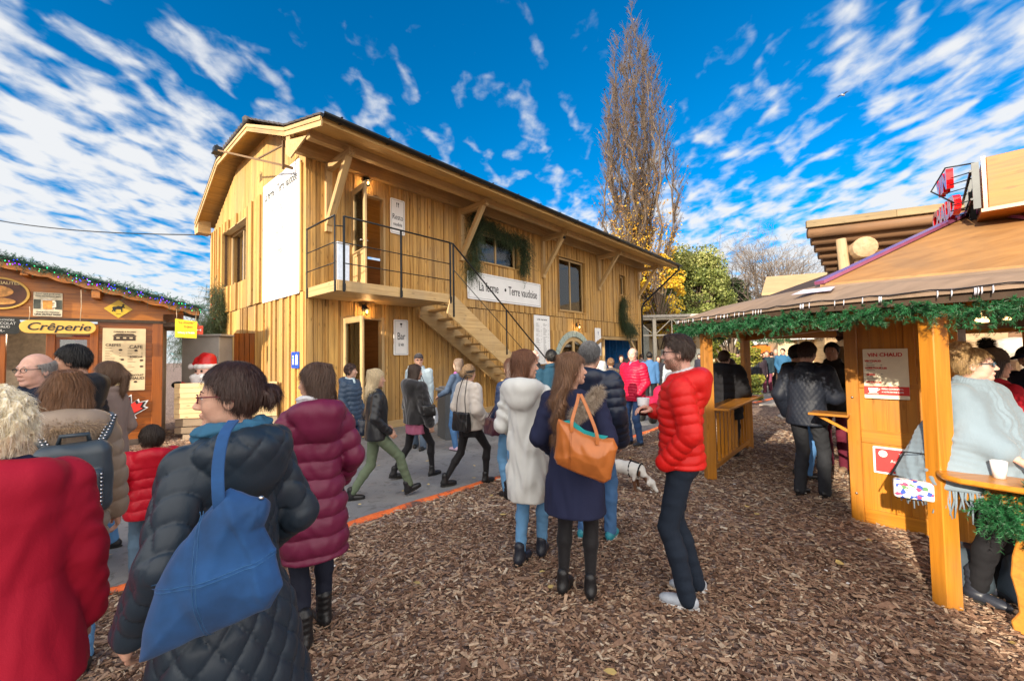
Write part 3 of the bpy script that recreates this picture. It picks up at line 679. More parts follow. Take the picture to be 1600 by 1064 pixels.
# ------------------------------------------------------------------ ground
def chipmat():
    m = bpy.data.materials.new('wood_chip'); nt, b = nodes_of(m); a = nt.nodes.new('ShaderNodeAttribute'); a.attribute_name = 'rnd'
    c = rampn(nt, a.outputs['Fac'], [(0, (.08, .042, .026)), (.22, (.20, .108, .068)), (.45, (.37, .222, .145)), (.7, (.54, .365, .245)), (.88, (.70, .54, .38)), (1, (.80, .69, .54))])
    tc = nt.nodes.new('ShaderNodeTexCoord').outputs['Object']; n = noisen(nt, mapn(nt, tc, (60, 60, 60)), 1, 4)
    c = mixnode(nt, rampn(nt, n, [(.3, .0), (.7, .45)]), c, (.06, .035, .025)); nt.links.new(c, b.inputs['Base Color']); b.inputs['Roughness'].default_value = .8
    b.inputs['Specular IOR Level'].default_value = .25; bumpn(nt, b, n, .5, .003); return m
def chipgroundmat():
    m = bpy.data.materials.new('chip_ground'); nt, b = nodes_of(m); tc = nt.nodes.new('ShaderNodeTexCoord').outputs['Object']
    v = nt.nodes.new('ShaderNodeTexVoronoi'); v.inputs['Scale'].default_value = 26; nt.links.new(mapn(nt, tc, (1, 1.7, 1)), v.inputs[0])
    sx = nt.nodes.new('ShaderNodeSeparateColor'); nt.links.new(v.outputs['Color'], sx.inputs[0])
    c = rampn(nt, sx.outputs[0], [(0, (.06, .034, .026)), (.4, (.20, .125, .095)), (.75, (.38, .26, .20)), (1, (.58, .45, .36))])
    c = mixnode(nt, rampn(nt, noisen(nt, tc, 1.2, 4), [(.35, 0.), (.7, .35)]), c, (.10, .06, .042))
    nt.links.new(c, b.inputs['Base Color']); b.inputs['Roughness'].default_value = .9; bumpn(nt, b, v.outputs['Distance'], .8, .02); return m
def asphaltmat():
    m = bpy.data.materials.new('asphalt'); nt, b = nodes_of(m); tc = nt.nodes.new('ShaderNodeTexCoord').outputs['Object']
    n1 = noisen(nt, tc, 180, 3); n2 = noisen(nt, tc, 1.1, 5, .65, .6); n3 = noisen(nt, tc, 6, 4, .6, 1.5)
    c = rampn(nt, n1, [(.3, (.135, .14, .15)), (.7, (.26, .265, .28))]); c = mixnode(nt, rampn(nt, n2, [(.4, 0.), (.62, .65)]), c, (.30, .295, .285))
    c = mixnode(nt, rampn(nt, n3, [(.55, 0.), (.68, .55)]), c, (.07, .067, .066)); nt.links.new(c, b.inputs['Base Color'])
    nt.links.new(rampn(nt, n2, [(.3, .55), (.7, .85)]), b.inputs['Roughness']); bumpn(nt, b, n1, .35, .004); return m
g = MB(); g.add([(-400, -400, 0), (400, -400, 0), (400, 900, 0), (-400, 900, 0)], [(0, 1, 2, 3)])
tag(g.obj('ground', chipgroundmat()), None, None, None, 'structure')
# near edge of the asphalt, seen as the orange painted line
EDGE = [G(-330, 1075), G(-120, 995), G(100, 943), G(300, 893), G(510, 832), G(640, 790), G(780, 747), G(900, 712), G(985, 684), G(1045, 664), G(1110, 645), G(1185, 628), G(1240, 616)]
far = [Vector((16, 26, 0)), Vector((15, 60, 0)), Vector((-60, 60, 0)), Vector((-30, 16, 0))]
chipback = [G(-330, 760), G(-100, 765), G(120, 735), G(262, 712), G(420, 700), G(520, 690)]
a = MB(); poly = EDGE+far[:2]+[Vector((-4, 60, 0)), Vector((-9, 14, 0)), G(440, 684)]+[G(350, 698), G(262, 722), G(120, 745), G(-100, 775), G(-330, 790)]
a.prism([(p.x, p.y) for p in poly], .006); tag(a.obj('asphalt_path', asphaltmat()), None, None, None, 'structure')
# raised edging strip painted orange, worn through in places
m = bpy.data.materials.new('orange_edging'); nt, b = nodes_of(m); tc = nt.nodes.new('ShaderNodeTexCoord').outputs['Object']
n = noisen(nt, tc, 9, 5, .7, .5); n2 = noisen(nt, tc, 2.3, 2)
c = rampn(nt, n, [(.36, (.12, .10, .09)), (.44, (.80, .14, .03)), (.7, (.95, .25, .06))]); c = mixnode(nt, rampn(nt, n2, [(.58, 0.), (.63, .9)]), c, (.07, .065, .06))
nt.links.new(c, b.inputs['Base Color']); b.inputs['Roughness'].default_value = .7; bumpn(nt, b, n, .4, .01)
e = MB(); P = []
for i in range(len(EDGE)-1):
    k = 8
    for j in range(k): P.append(EDGE[i].lerp(EDGE[i+1], j/k))
P.append(EDGE[-1]); pts = []
rr = random.Random(3); vs = []; fs = []
for i, p in enumerate(P):
    t = (P[min(i+1, len(P)-1)]-P[max(i-1, 0)]).normalized(); nn = Vector((-t.y, t.x, 0)); w = .043+rr.uniform(-.006, .008); c = p+nn*rr.uniform(-.01, .01)
    for o, z in ((-w*1.2, 0.0), (-w, .022), (-w*.3, .034), (w*.5, .033), (w, .020), (w*1.2, 0.0)): vs.append(c+nn*o+Vector((0, 0, z+rr.uniform(-.002, .002))))
for i in range(len(P)-1):
    for j in range(5): fs.append((i*6+j, i*6+j+1, (i+1)*6+j+1, (i+1)*6+j))
e.add(vs, fs, smooth=True); tag(e.obj('path_edging', m), 'orange painted edging strip between the asphalt and the wood chips', 'edging')
# slabs on the ground far right
for i, q in enumerate((((1186, 633), (1240, 616), (1262, 622), (1205, 636)), ((1214, 651), (1240, 640), (1262, 646), (1222, 655)))):
    s_ = MB(); s_.prism([(G(*c).x, G(*c).y) for c in q], .035, None); o = s_.obj('paving_slab', plain('slab', (.42, .38, .34), .8, scale=3, bump=.2)); tag(o, None, None, None, 'structure')
# loose chips: thin irregular wooden flakes lying on each other
def chips():
    rng = np.random.default_rng(11); cs = []
    ed = np.array([(p.x, p.y) for p in EDGE])
    def ylim(x): return np.interp(x, ed[:, 0], ed[:, 1])
    for (r0, r1, dens, sc) in ((.9, 2.6, 3300, .8), (2.6, 4.5, 2000, .95), (4.5, 7.5, 820, 1.25), (7.5, 13, 260, 1.8)):
        A = (r1*r1-r0*r0)*math.pi/2*(110/180); n = int(A*dens)
        r = np.sqrt(rng.uniform(r0*r0, r1*r1, n)); th = rng.uniform(R(-53), R(56), n); x = r*np.sin(th); y = r*np.cos(th)
        ok = (y < ylim(x)-.03+rng.normal(0, .05, n)) | (x > ed[-1, 0]); cs.append(np.stack([x, y, np.full(n, sc)], 1)[ok])
    n = 2600; p0 = G(262, 712); x = rng.uniform(-12, -4.6, n); y = rng.uniform(7.4, 10.2, n); cb = np.array([(p.x, p.y) for p in [G(-330, 790), G(-100, 775), G(120, 745), G(262, 722), G(350, 698), G(440, 684)]])
    o = np.argsort(cb[:, 0]); ok = y > np.interp(x, cb[o, 0], cb[o, 1]); cs.append(np.stack([x, y, np.full(n, 1.6)], 1)[ok])
    C = np.concatenate(cs); n = len(C); sc = C[:, 2]
    l = rng.lognormal(-3.42, .42, n)*sc**.6; w = l*rng.uniform(.24, .55, n); th_ = rng.uniform(.002, .0055, n)*sc**.5
    yaw = rng.uniform(0, 2*np.pi, n); pt = rng.normal(0, .20, n); rl = rng.normal(0, .24, n); z = rng.uniform(.003, .024, n)
    hl = l/2; hw = w/2; tp = rng.uniform(.35, 1, n); tq = rng.uniform(.5, 1, n)
    corner = np.zeros((n, 8, 3))
    for k in range(8):
        sx, sy, sz = (1 if k & 1 else -1), (1 if k & 2 else -1), (1 if k & 4 else -1)
        wf = np.where(sx > 0, tp, tq); corner[:, k, 0] = sx*hl*(1+.12*sy*(tp-.6)); corner[:, k, 1] = sy*hw*wf; corner[:, k, 2] = sz*th_/2+np.abs(sx)*0
    ca, sa = np.cos(pt)[:, None], np.sin(pt)[:, None]; X, Y, Z = corner[..., 0], corner[..., 1], corner[..., 2]
    X, Z = X*ca+Z*sa, -X*sa+Z*ca; ca, sa = np.cos(rl)[:, None], np.sin(rl)[:, None]; Y, Z = Y*ca-Z*sa, Y*sa+Z*ca
    ca, sa = np.cos(yaw)[:, None], np.sin(yaw)[:, None]; X, Y = X*ca-Y*sa, X*sa+Y*ca
    V = np.stack([X+C[:, 0:1], Y+C[:, 1:2], Z+z[:, None]], 2).reshape(-1, 3)
    f = np.array([(0, 2, 3, 1), (4, 5, 7, 6), (0, 1, 5, 4), (2, 6, 7, 3), (0, 4, 6, 2), (1, 3, 7, 5)]); F = (np.arange(n)[:, None, None]*8+f[None]).reshape(-1, 4)
    rnd = np.repeat(np.clip(rng.beta(1.7, 1.9, n)+.12*(sc > 1.2), 0, 1), 6)
    tag(np_mesh('wood_chips', V, F, chipmat(), smooth=False, rnd=rnd), 'loose brown and tan wood chips covering the ground', 'wood chips', None, 'stuff'); print('chips', n)
chips()
# fallen yellow leaves
lv = MB(); rr = random.Random(5)
for k in range(130):
    x = rr.uniform(-4, 7); y = rr.uniform(2, 12); a = rr.uniform(0, 6.3); s_ = rr.uniform(.02, .035)
    pts = [Vector((x, y, .035))+Vector((math.cos(a+b)*s_*q, math.sin(a+b)*s_*q, rr.uniform(0, .012))) for b, q in ((0, 1.2), (.9, .8), (2.2, .9), (3.14, 1.1), (4.1, .9), (5.4, .8))]; lv.add(pts, [tuple(range(6))])
tag(lv.obj('fallen_leaves', plain('fallen_leaf', (.62, .45, .16), .7, var=.5, scale=1.5)), 'scattered pale fallen leaves lying on the wood chips', 'leaves', None, 'stuff')

lt_ = MB(); rr = random.Random(15)
for k in range(36):
    x = rr.uniform(-2, 6.5); y = rr.uniform(2.3, 9); lt_.box((x, y, .034), (rr.uniform(.012, .035), rr.uniform(.01, .022), .003), Matrix.Rotation(rr.uniform(0, 3), 4, 'Z') @ Matrix.Rotation(rr.uniform(-.4, .4), 4, 'X'))
tag(lt_.obj('paper_litter', plain('litter_white', (.75, .74, .72), .6, var=.1)), 'tiny torn scraps of white paper scattered on the wood chips', 'litter', None, 'stuff')
# ------------------------------------------------------------------ greenery made of needles
def needlemat(name, col):
    if name in MATS: return MATS[name]
    m = bpy.data.materials.new(name); nt, b = nodes_of(m); MATS[name] = m; a = nt.nodes.new('ShaderNodeAttribute'); a.attribute_name = 'rnd'
    c = rampn(nt, a.outputs['Fac'], [(0, tuple(q*.45 for q in col)), (.5, col), (1, tuple(min(1, q*1.9) for q in col))]); nt.links.new(c, b.inputs['Base Color'])
    b.inputs['Roughness'].default_value = .5; return m
def twigs(P0, Dr, L, rng, per=26, nl=.028, nw=.0022, flat=False):
    """P0 twig starts, Dr unit directions, L lengths -> needle triangles"""
    n = len(P0); t = rng.uniform(.05, 1, (n, per)); c = P0[:, None]+Dr[:, None]*(L[:, None]*t)[..., None]
    c[..., 2] -= (t**2)*(L[:, None]*.25)
    u = rng.normal(0, 1, (n, per, 3))
    if flat: u[..., 2] *= .35
    u -= Dr[:, None]*(u*Dr[:, None]).sum(-1)[..., None]; u /= np.linalg.norm(u, axis=-1)[..., None]+1e-6
    d = u*.85+Dr[:, None]*.6; d /= np.linalg.norm(d, axis=-1)[..., None]; ll = nl*rng.uniform(.7, 1.2, (n, per))[..., None]
    s = np.cross(d, rng.normal(0, 1, (n, per, 3))); s /= np.linalg.norm(s, axis=-1)[..., None]+1e-6
    V = np.stack([c-s*nw/2, c+s*nw/2, c+d*ll], 2).reshape(-1, 3); F = np.arange(n*per*3).reshape(-1, 3)
    rnd = np.repeat(rng.uniform(.15, .85, n), per)+rng.uniform(-.15, .15, n*per)
    # twig stems as thin triangles
    e = P0+Dr*L[:, None]; e[:, 2] -= L*.25; s = np.cross(Dr, rng.normal(0, 1, (n, 3))); s /= np.linalg.norm(s, axis=1)[:, None]+1e-6
    V2 = np.stack([P0-s*.002, P0+s*.002, e], 1).reshape(-1, 3); F2 = np.arange(n*3).reshape(-1, 3)+len(V)
    return np.concatenate([V, V2]), np.concatenate([F, F2]), np.clip(np.concatenate([rnd, np.full(n, .1)]), 0, 1)
def garland(name, label, cat, pts, dens, L, col, group=None, spread=1.0, drop=.3, rad=.02, per=26, nl=.028, nw=.0025, parent=None, seed=1, mat=None):
    rng = np.random.default_rng(seed); pts = [Vector(p) for p in pts]; seg = [(pts[i+1]-pts[i]).length for i in range(len(pts)-1)]; tot = sum(seg); n = int(tot*dens)
    cum = np.cumsum([0]+seg); s = rng.uniform(0, tot, n); A = np.array(pts); P = np.stack([np.interp(s, cum, A[:, i]) for i in range(3)], 1)
    i = np.clip(np.searchsorted(cum, s)-1, 0, len(seg)-1); T = (A[i+1]-A[i])/np.array(seg)[i][:, None]
    Dr = rng.normal(0, 1, (n, 3))*spread+T*rng.choice([-1, 1], (n, 1))*.6+np.array([0, 0, -drop]); Dr /= np.linalg.norm(Dr, axis=1)[:, None]
    V, F, r = twigs(P+rng.normal(0, rad, (n, 3)), Dr, L*rng.uniform(.5, 1.15, n), rng, per, nl, nw)
    o = np_mesh(name, V, F, mat or needlemat(name+'_needles', col), parent, False, r)
    if label: tag(o, label, cat, group)
    return o
# ------------------------------------------------------------------ the wooden farmhouse
W_LARCH = wood('larch', (.66, .385, .115), (.34, .17, .045), .62, .38, .75)
W_LARCH2 = wood('larch_smooth', (.62, .38, .125), (.38, .20, .055), .6, .22, .6)
W_PALE = wood('pale_spruce', (.60, .41, .19), (.40, .24, .09), .55, .2, .6)
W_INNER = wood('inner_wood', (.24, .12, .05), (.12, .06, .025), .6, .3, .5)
BLACK = plain('black_metal', (.018, .020, .022), .38, .6, var=.15); DKGREY = plain('dark_grey', (.04, .04, .045), .5)
TILE = plain('roof_tile', (.055, .045, .045), .7, var=.4, scale=6, bump=.3); WHITE = plain('white_panel', (.83, .83, .82), .45, var=.04, scale=3)
INK = plain('ink', (.02, .02, .022), .6, var=.05); INKGREY = plain('ink_grey', (.28, .28, .28), .6)
def glassmat(name='window_glass', tint=(.6, .66, .7), rough=.02, tr=.88):
    if name in MATS: return MATS[name]
    m = bpy.data.materials.new(name); nt, b = nodes_of(m); MATS[name] = m; nt.nodes.remove(b); out = nt.nodes['Material Output']
    g = nt.nodes.new('ShaderNodeBsdfGlossy'); g.inputs['Roughness'].default_value = rough; t = nt.nodes.new('ShaderNodeBsdfTransparent'); t.inputs[0].default_value = C4(tint)
    f = nt.nodes.new('ShaderNodeFresnel'); f.inputs[0].default_value = 1.7; mx = nt.nodes.new('ShaderNodeMixShader'); mp = nt.nodes.new('ShaderNodeMath'); mp.operation = 'MAXIMUM'; mp.inputs[1].default_value = 1-tr
    nt.links.new(f.outputs[0], mp.inputs[0]); nt.links.new(mp.outputs[0], mx.inputs[0]); nt.links.new(t.outputs[0], mx.inputs[1]); nt.links.new(g.outputs[0], mx.inputs[2]); nt.links.new(mx.outputs[0], out.inputs[0]); return m
GLASS = glassmat()
GLOW = plain('warm_bulb', (1, .75, .4), .4, emit=(1.0, .55, .18), es=14)
YAW = math.atan2(.7482, .6635); FO = Vector((-4.3957, 8.8289, 0.0)); FRZ = Matrix.Rotation(YAW, 4, 'Z')
def FW(u, y, z): return FO+(FRZ.to_3x3() @ Vector((u, y, z)))        # farmhouse coordinates to the world
FM = Matrix.Translation(FO) @ FRZ
farm = thing('farmhouse', 'two-storey larch-clad chalet with balcony, outside stair and dark tiled roof', 'building', FO, YAW)
LEN, DEP, HW, SEAM = 16.6, 7.6, 6.12, 3.2
def cladding(name, M, u0, u1, zlo, zhi, opens, rng, gap=.009, wmin=.05, wmax=.135, th=.022, relief=.024, mat=None, parent=farm, back=.10):
    """vertical boards in the plane local xy of M (x along the wall, y up, z outwards); opens = [(u0,u1,z0,z1)]"""
    bk = sorted({u0, u1} | {o[0] for o in opens if u0 < o[0] < u1} | {o[1] for o in opens if u0 < o[1] < u1}); mb = MB()
    f = (lambda u: zhi) if not callable(zhi) else zhi
    for a, b in zip(bk[:-1], bk[1:]):
        u = a
        while u < b-1e-4:
            w = rng.uniform(wmin, wmax)
            if b-(u+w) < wmin*.8: w = b-u
            um = u+w/2; top = f(um); segs = [(zlo, top)]
            for o in opens:
                if o[0]-1e-4 <= um <= o[1]+1e-4:
                    ns = []
                    for s0, s1 in segs:
                        if o[3] <= s0 or o[2] >= s1: ns.append((s0, s1)); continue
                        if o[2] > s0: ns.append((s0, o[2]))
                        if o[3] < s1: ns.append((o[3], s1))
                    segs = ns
            rel = rng.choice((0, 0, 0, 1, 1))*relief+rng.uniform(0, .006)
            for s0, s1 in segs:
                mb.box(M @ Vector((um, (s0+s1)/2, (th+rel)/2)), (w-gap, s1-s0, th+rel), M)
            u += w
    mb.obj(name, mat or W_LARCH, parent)
    # structural wall behind the boards
    wb = MB(); bk2 = bk
    for a, b in zip(bk2[:-1], bk2[1:]):
        um = (a+b)/2; segs = [(zlo, min(f(a+.001), f(b-.001)))]
        if callable(zhi):
            n = 24; 
            for i in range(n):
                aa = a+(b-a)*i/n; bb = a+(b-a)*(i+1)/n; segs = [(zlo, min(f(aa), f(bb)))]
                for o in opens:
                    if o[0]-1e-4 <= (aa+bb)/2 <= o[1]+1e-4: segs = [q for s0, s1 in segs for q in ((s0, min(s1, o[2])), (max(s0, o[3]), s1)) if q[1] > q[0]+.001]
                for s0, s1 in segs: wb.box(M @ Vector(((aa+bb)/2, (s0+s1)/2, -back/2)), (bb-aa, s1-s0, back-.003), M)
            continue
        for o in opens:
            if o[0]-1e-4 <= um <= o[1]+1e-4: segs = [q for s0, s1 in segs for q in ((s0, min(s1, o[2])), (max(s0, o[3]), s1)) if q[1] > q[0]+.001]
        for s0, s1 in segs: wb.box(M @ Vector((um, (s0+s1)/2, -back/2)), (b-a, s1-s0, back-.003), M)
    wb.obj('inner_wall', plain('dark_batten_backing', (.09, .045, .02), .8), parent)
XY = Matrix(((1, 0, 0, 0), (0, 0, -1, 0), (0, 1, 0, 0), (0, 0, 0, 1)))           # x->u, y->z, z->-y  (front)
GY = Matrix(((0, 0, -1, 0), (-1, 0, 0, 0), (0, 1, 0, 0), (0, 0, 0, 1)))           # gable: local x -> -v, y->z, z-> -u
def GVM(v, z, off=0): return GY @ Vector((-v, z, off))
rng = random.Random(2)
D1 = (.73, 1.85, -.2, 2.69); D2 = (.98, 1.88, 3.28, 5.72); W1 = (5.0, 6.9, 4.66, 5.62); W2 = (9.32, 11.22, 3.46, 5.56); W3 = (14.36, 14.9, 4.56, 5.5)
AR = (8.75, 11.95, -.2, 2.66); PASS = (12.55, 16.25, -.2, 2.56)
cladding('front_boards_ground_floor', XY, 0, LEN, .18, SEAM-.012, [D1, AR, PASS], rng)
cladding('front_boards_upper_floor', XY @ Matrix.Translation((0, 0, .012)), 0, LEN, SEAM+.012, HW, [D2, W1, W2, W3], rng)
WG = (4.02, 6.2, 4.0, 5.72)
cladding('gable_boards_ground_floor', GY, -DEP, 0, .18, SEAM-.012, [], rng, wmin=.05, wmax=.2, relief=.045)
cladding('gable_boards_upper_floor', GY @ Matrix.Translation((0, 0, .012)), -DEP, 0, SEAM+.012, 6.04, [(-WG[1], -WG[0], WG[2], WG[3])], rng, wmin=.05, wmax=.2, relief=.05)
def gtop(x):
    v = -x; return max(6.06, min(7.5, 6.45+.46*v if v < 3.8 else 6.05+.53*(DEP-v)+.0))
cladding('gable_boards_attic', GY @ Matrix.Translation((0, 0, -.004)), -DEP, 0, 6.045, gtop, [], rng, wmin=.13, wmax=.2, relief=.003, mat=W_LARCH2, gap=.003)
m = MB()
m.bx(-.02, 0.0, -.028, DEP, SEAM-.012, SEAM+.012); m.bx(-.001, LEN, -.02, -.002, SEAM-.012, SEAM+.012); m.obj('floor_joint', plain('joint', (.05, .03, .015), .8), farm)
m = MB(); m.bx(-.04, 8.7, -.075, .02, -.1, .18); m.bx(12.0, 12.5, -.075, .02, -.1, .18); m.bx(-.075, -.002, .02, DEP, -.1, .18); m.obj('base_beam', W_PALE, farm, .006)
for q_ in ((-.045, .0, -.045, .08, .18, 6.35), (0.001, .09, -.05, -.0, .18, 6.05), (LEN, LEN+.05, -.05, .1, 2.56, 6.1)): m = MB(); m.bx(*q_); m.obj('corner_board', W_LARCH2, farm, .004)
# back and far walls, floors
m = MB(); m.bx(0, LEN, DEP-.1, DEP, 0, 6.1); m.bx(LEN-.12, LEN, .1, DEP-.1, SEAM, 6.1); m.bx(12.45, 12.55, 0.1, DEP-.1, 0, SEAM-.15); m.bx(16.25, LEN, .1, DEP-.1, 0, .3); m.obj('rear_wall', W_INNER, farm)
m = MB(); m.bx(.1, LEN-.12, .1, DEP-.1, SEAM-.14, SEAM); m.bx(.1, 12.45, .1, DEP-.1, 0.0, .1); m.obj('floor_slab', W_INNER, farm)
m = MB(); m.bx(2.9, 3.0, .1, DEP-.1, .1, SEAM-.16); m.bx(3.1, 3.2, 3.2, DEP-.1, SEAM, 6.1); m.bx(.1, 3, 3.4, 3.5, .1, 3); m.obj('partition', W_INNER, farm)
m = MB(); m.beam((.9, 3.1, .3), (1.9, 3.1, 2.9), .16, .16); m.beam((2.0, 3.1, .8), (1.1, 3.1, 2.4), .14, .14); m.beam((1.35, 2.9, .1), (1.35, 2.9, 2.9), .16, .16); m.beam((.3, 3, 5.2), (2.9, 3, 5.2), .2, .2); m.beam((1.1, 2.95, 5.2), (1.8, 2.95, 4.2), .12, .12); m.obj('timber_brace', W_PALE, farm, .006)
# passage at the far end: corner post, brace, blue hoarding behind
m = MB(); m.bx(16.26, 16.52, -.02, .22, 0, 2.56); m.beam((16.3, .1, 1.75), (15.5, .1, 2.5), .14, .14); m.bx(12.5, 16.55, 0, .2, 2.40, 2.555); m.bx(12.36, 12.56, -.02, .2, 0, 2.40); m.obj('passage_frame', W_PALE, farm, .006)
m = MB()
for k in range(19): m.bx(12.8+k*.19, 12.97+k*.19, 3.0, 3.05+.02*(k % 2), .1, 2.5)
for k in range(36): m.bx(16.36+.02*(k % 2), 16.42, .5+k*.19, .67+k*.19, .1, 2.9)
m.obj('blue_hoarding', plain('blue_sheet', (.02, .18, .50), .5), farm)
# roof: profile v -> z, flatter over the front eave; half-hipped end
OH = .45; FE = -1.78
def roofprof(): return [(FE, 6.12), (-.05, 6.58), (3.8, 8.35), (DEP+.2, 6.36)]
HV0, HV1, HZ = 2.42, 5.18, 7.62
r = MB(); X0, X1 = -OH, LEN+.9; HX = 1.5
def slab(q, th=.10, mi=0):
    q = [Vector(p) for p in q]; n = (q[1]-q[0]).cross(q[2]-q[0]).normalized()
    if n.z < 0: n = -n; 
    a = [p for p in q]; b = [p-n*th for p in q]; k = len(q)
    f = [tuple(range(k)), tuple(range(2*k-1, k-1, -1))]+[(i, k+i, k+(i+1) % k, (i+1) % k) for i in range(k)]; r.add(a+b, f, mi=mi)
slab([(X0, FE, 6.12), (X1, FE, 6.12), (X1, -.05, 6.58), (X0, -.05, 6.58)])
slab([(X0, -.05, 6.58), (X1, -.05, 6.58), (X1, 3.8, 8.35), (X0+HX, 3.8, 8.35), (X0, HV0, HZ)])
slab([(X0, DEP+.2, 6.36), (X0, HV1, HZ), (X0+HX, 3.8, 8.35), (X1, 3.8, 8.35), (X1, DEP+.2, 6.36)])
slab([(X0, HV0, HZ), (X0+HX, 3.8, 8.35), (X0, HV1, HZ)])
roof = r.obj('roof', W_LARCH2, farm)
# tile layer above, overlapping courses
t = MB(); L = X1-X0
def tiles(p0, p1, x0f, x1f, n):
    p0 = Vector(p0); p1 = Vector(p1)
    for i in range(n):
        a = p0.lerp(p1, i/n); b = p0.lerp(p1, (i+1.25)/n); xa = x0f(i/n)-.04; xb = x1f(i/n); c = (a+b)/2; dv = (b-a); ang = math.atan2(dv.z, dv.y)
        xx = xa
        while xx < xb-.05:
            w = min(1.2, xb-xx); t.box((xx+w/2, c.y, c.z+.055), (w-.005, dv.length, .035), Matrix.Rotation(ang, 4, 'X') @ Matrix.Rotation(R(2.5), 4, 'X')); xx += w
tiles((0, FE, 6.12), (0, -.05, 6.58), lambda k: X0, lambda k: X1, 6)
tiles((0, -.05, 6.58), (0, 3.8, 8.35), lambda k: X0 if k < .62 else X0+HX*(k-.62)/.38, lambda k: X1, 13)
tiles((0, DEP+.2, 6.36), (0, 3.8, 8.35), lambda k: X0 if k < .66 else X0+HX*(k-.66)/.34, lambda k: X1, 13)
for i in range(14):
    y = HV0+(HV1-HV0)*(i+.5)/14; t.tube([(X0-.06, y, HZ+.06), (X0+.5, y+(3.8-y)*.3, HZ+.36)], .06, 6)
for i in range(9):
    for (ya, yb) in ((HV0, 3.8), (HV1, 3.8)):
        a = Vector((X0-.05, ya, HZ+.10)).lerp(Vector((X0+HX, yb, 8.44)), i/9); b = Vector((X0-.05, ya, HZ+.10)).lerp(Vector((X0+HX, yb, 8.44)), (i+1.15)/9); t.tube([a, b], [.10, .08], 7)
t.obj('roof_tiles', TILE, roof)
# barge boards following the gable edge, soffit boards, eave box
m = MB(); pr = [(FE, 6.10), (-.05, 6.55), (HV0, HZ-.02), (HV1, HZ-.02), (DEP+.2, 6.34)]
for (a, b) in zip(pr[:-1], pr[1:]):
    m.beam((X0-.012, a[0], a[1]-.07), (X0-.012, b[0], b[1]-.07), .03, .17, up=(0, 0, 1)); m.beam((X0-.035, a[0], a[1]-.02), (X0-.035, b[0], b[1]-.02), .025, .07)
m.bx(X0, X0+.03, -.26, -.05, 6.05, 6.5); m.prism([(-1.1, 6.02), (-.05, 6.30), (-.05, 6.02), (-.3, 5.85)], .03, Matrix(((0, 0, -1, X0+.02), (1, 0, 0, 0), (0, 1, 0, 0), (0, 0, 0, 1))))
m.prism([(DEP-.1, 5.98), (DEP+.35, 6.0), (DEP+.45, 6.3), (DEP-.1, 6.4)], .35, Matrix(((0, 0, 1, X0), (1, 0, 0, 0), (0, 1, 0, 0), (0, 0, 0, 1))))
m.obj('barge_board', W_PALE, farm)
m = MB(); m.beam((X0+.1, -.9, 6.18), (X1-.1, -.9, 6.18), .16, .22); m.beam((X0+.15, -.12, 6.29), (LEN+.3, -.12, 6.29), .14, .40); m.obj('purlin', W_PALE, farm, .006)
# gutter and downpipe
gt = MB(); prof = [(math.cos(a)*.075, math.sin(a)*.075) for a in np.linspace(math.pi, 2*math.pi, 9)]+[(math.cos(a)*.062, math.sin(a)*.062) for a in np.linspace(2*math.pi, math.pi, 9)]
gt.prism(prof, X1-X0+.05, Matrix(((0, 0, 1, X0-.03), (1, 0, 0, FE-.07), (0, 1, 0, 6.15), (0, 0, 0, 1))))
for k in range(18):
    x = X0+.3+k*1.0; gt.beam((x, FE-.15, 6.17), (x, FE+.1, 6.20), .03, .012); gt.beam((x, FE-.07, 6.06), (x, FE+.02, 6.10), .03, .012)
gt.obj('gutter', BLACK, farm)
m = MB(); m.tube([(X1-.25, FE-.07, 6.08), (X1-.25, FE-.02, 5.9), (LEN+.12, -.2, 4.35), (LEN+.12, -.06, 4.1), (LEN+.12, -.06, 0)], .045, 10); m.obj('downpipe', BLACK, farm)
# brackets under the eave
for i, u in enumerate((.42, 4.36, 8.32, 12.35, 16.35)):
    b = MB(); b.bx(u-.07, u+.07, -.145, -.03, 4.55, 6.12); b.beam((u, -.06, 5.98), (u, -1.18, 6.02), .13, .16); b.beam((u, -.12, 4.72), (u, -1.02, 5.98), .12, .14, up=(1, 0, 0)); b.obj('bracket', W_PALE, farm, .006)
# windows
def window(name, M, w, h, bars, depth=.14, fr=.07, casing=True, parent=farm, mat=None, sill=True, glass=None):
    m = MB(); frame_rect(m, M @ Matrix.Translation((0, 0, -depth+.03)), w, h, fr, .06)
    for b in bars: m.box(M @ Vector((b*w/2, 0, -depth+.035)), (fr*.9, h-2*fr, .05), M)
    fo = m.obj('window', mat or W_PALE, parent, .004)
    m = MB()
    for (cx, cy, a, b) in ((0, h/2+.012, w+.05, .024), (-w/2-.012, 0, .024, h), (w/2+.012, 0, .024, h), (0, -h/2-.015, w+.09, .03)): m.box(M @ Vector((cx, cy, -.04)), (a, b, .2 if cy <= 0 else .18), M)
    m.obj('window_casing', mat or W_LARCH, parent)
    p = MB(); p.box(M @ Vector((0, 0, -depth+.03)), (w-fr*1.2, h-fr*1.2, .008), M); p.obj('pane', glass or GLASS, fo)
def FM4(u0, u1, z0, z1, off=.03): return XY @ Matrix.Translation(((u0+u1)/2, (z0+z1)/2, off))
window('w', FM4(W1[0], W1[1], W1[2], W1[3]), W1[1]-W1[0], W1[3]-W1[2], (0,)); window('w', FM4(*W2), W2[1]-W2[0], W2[3]-W2[2], (.0,)); window('w', FM4(*W3), .54, .94, ())
window('w', GY @ Matrix.Translation((-(WG[0]+WG[1])/2, (WG[2]+WG[3])/2, -.12)), WG[1]-WG[0], WG[3]-WG[2], (0.1,), depth=.11, glass=glassmat('gable_glass', tr=.42))
m = MB(); m.bx(.9, 1.02, 6.0, 6.0, 6, 6) if False else None
m = MB(); m.box(GVM((WG[0]+WG[1])/2, WG[3]+.01, -.03), (.2, WG[1]-WG[0]+.1, .03)); m.obj('window_head', W_PALE, farm)
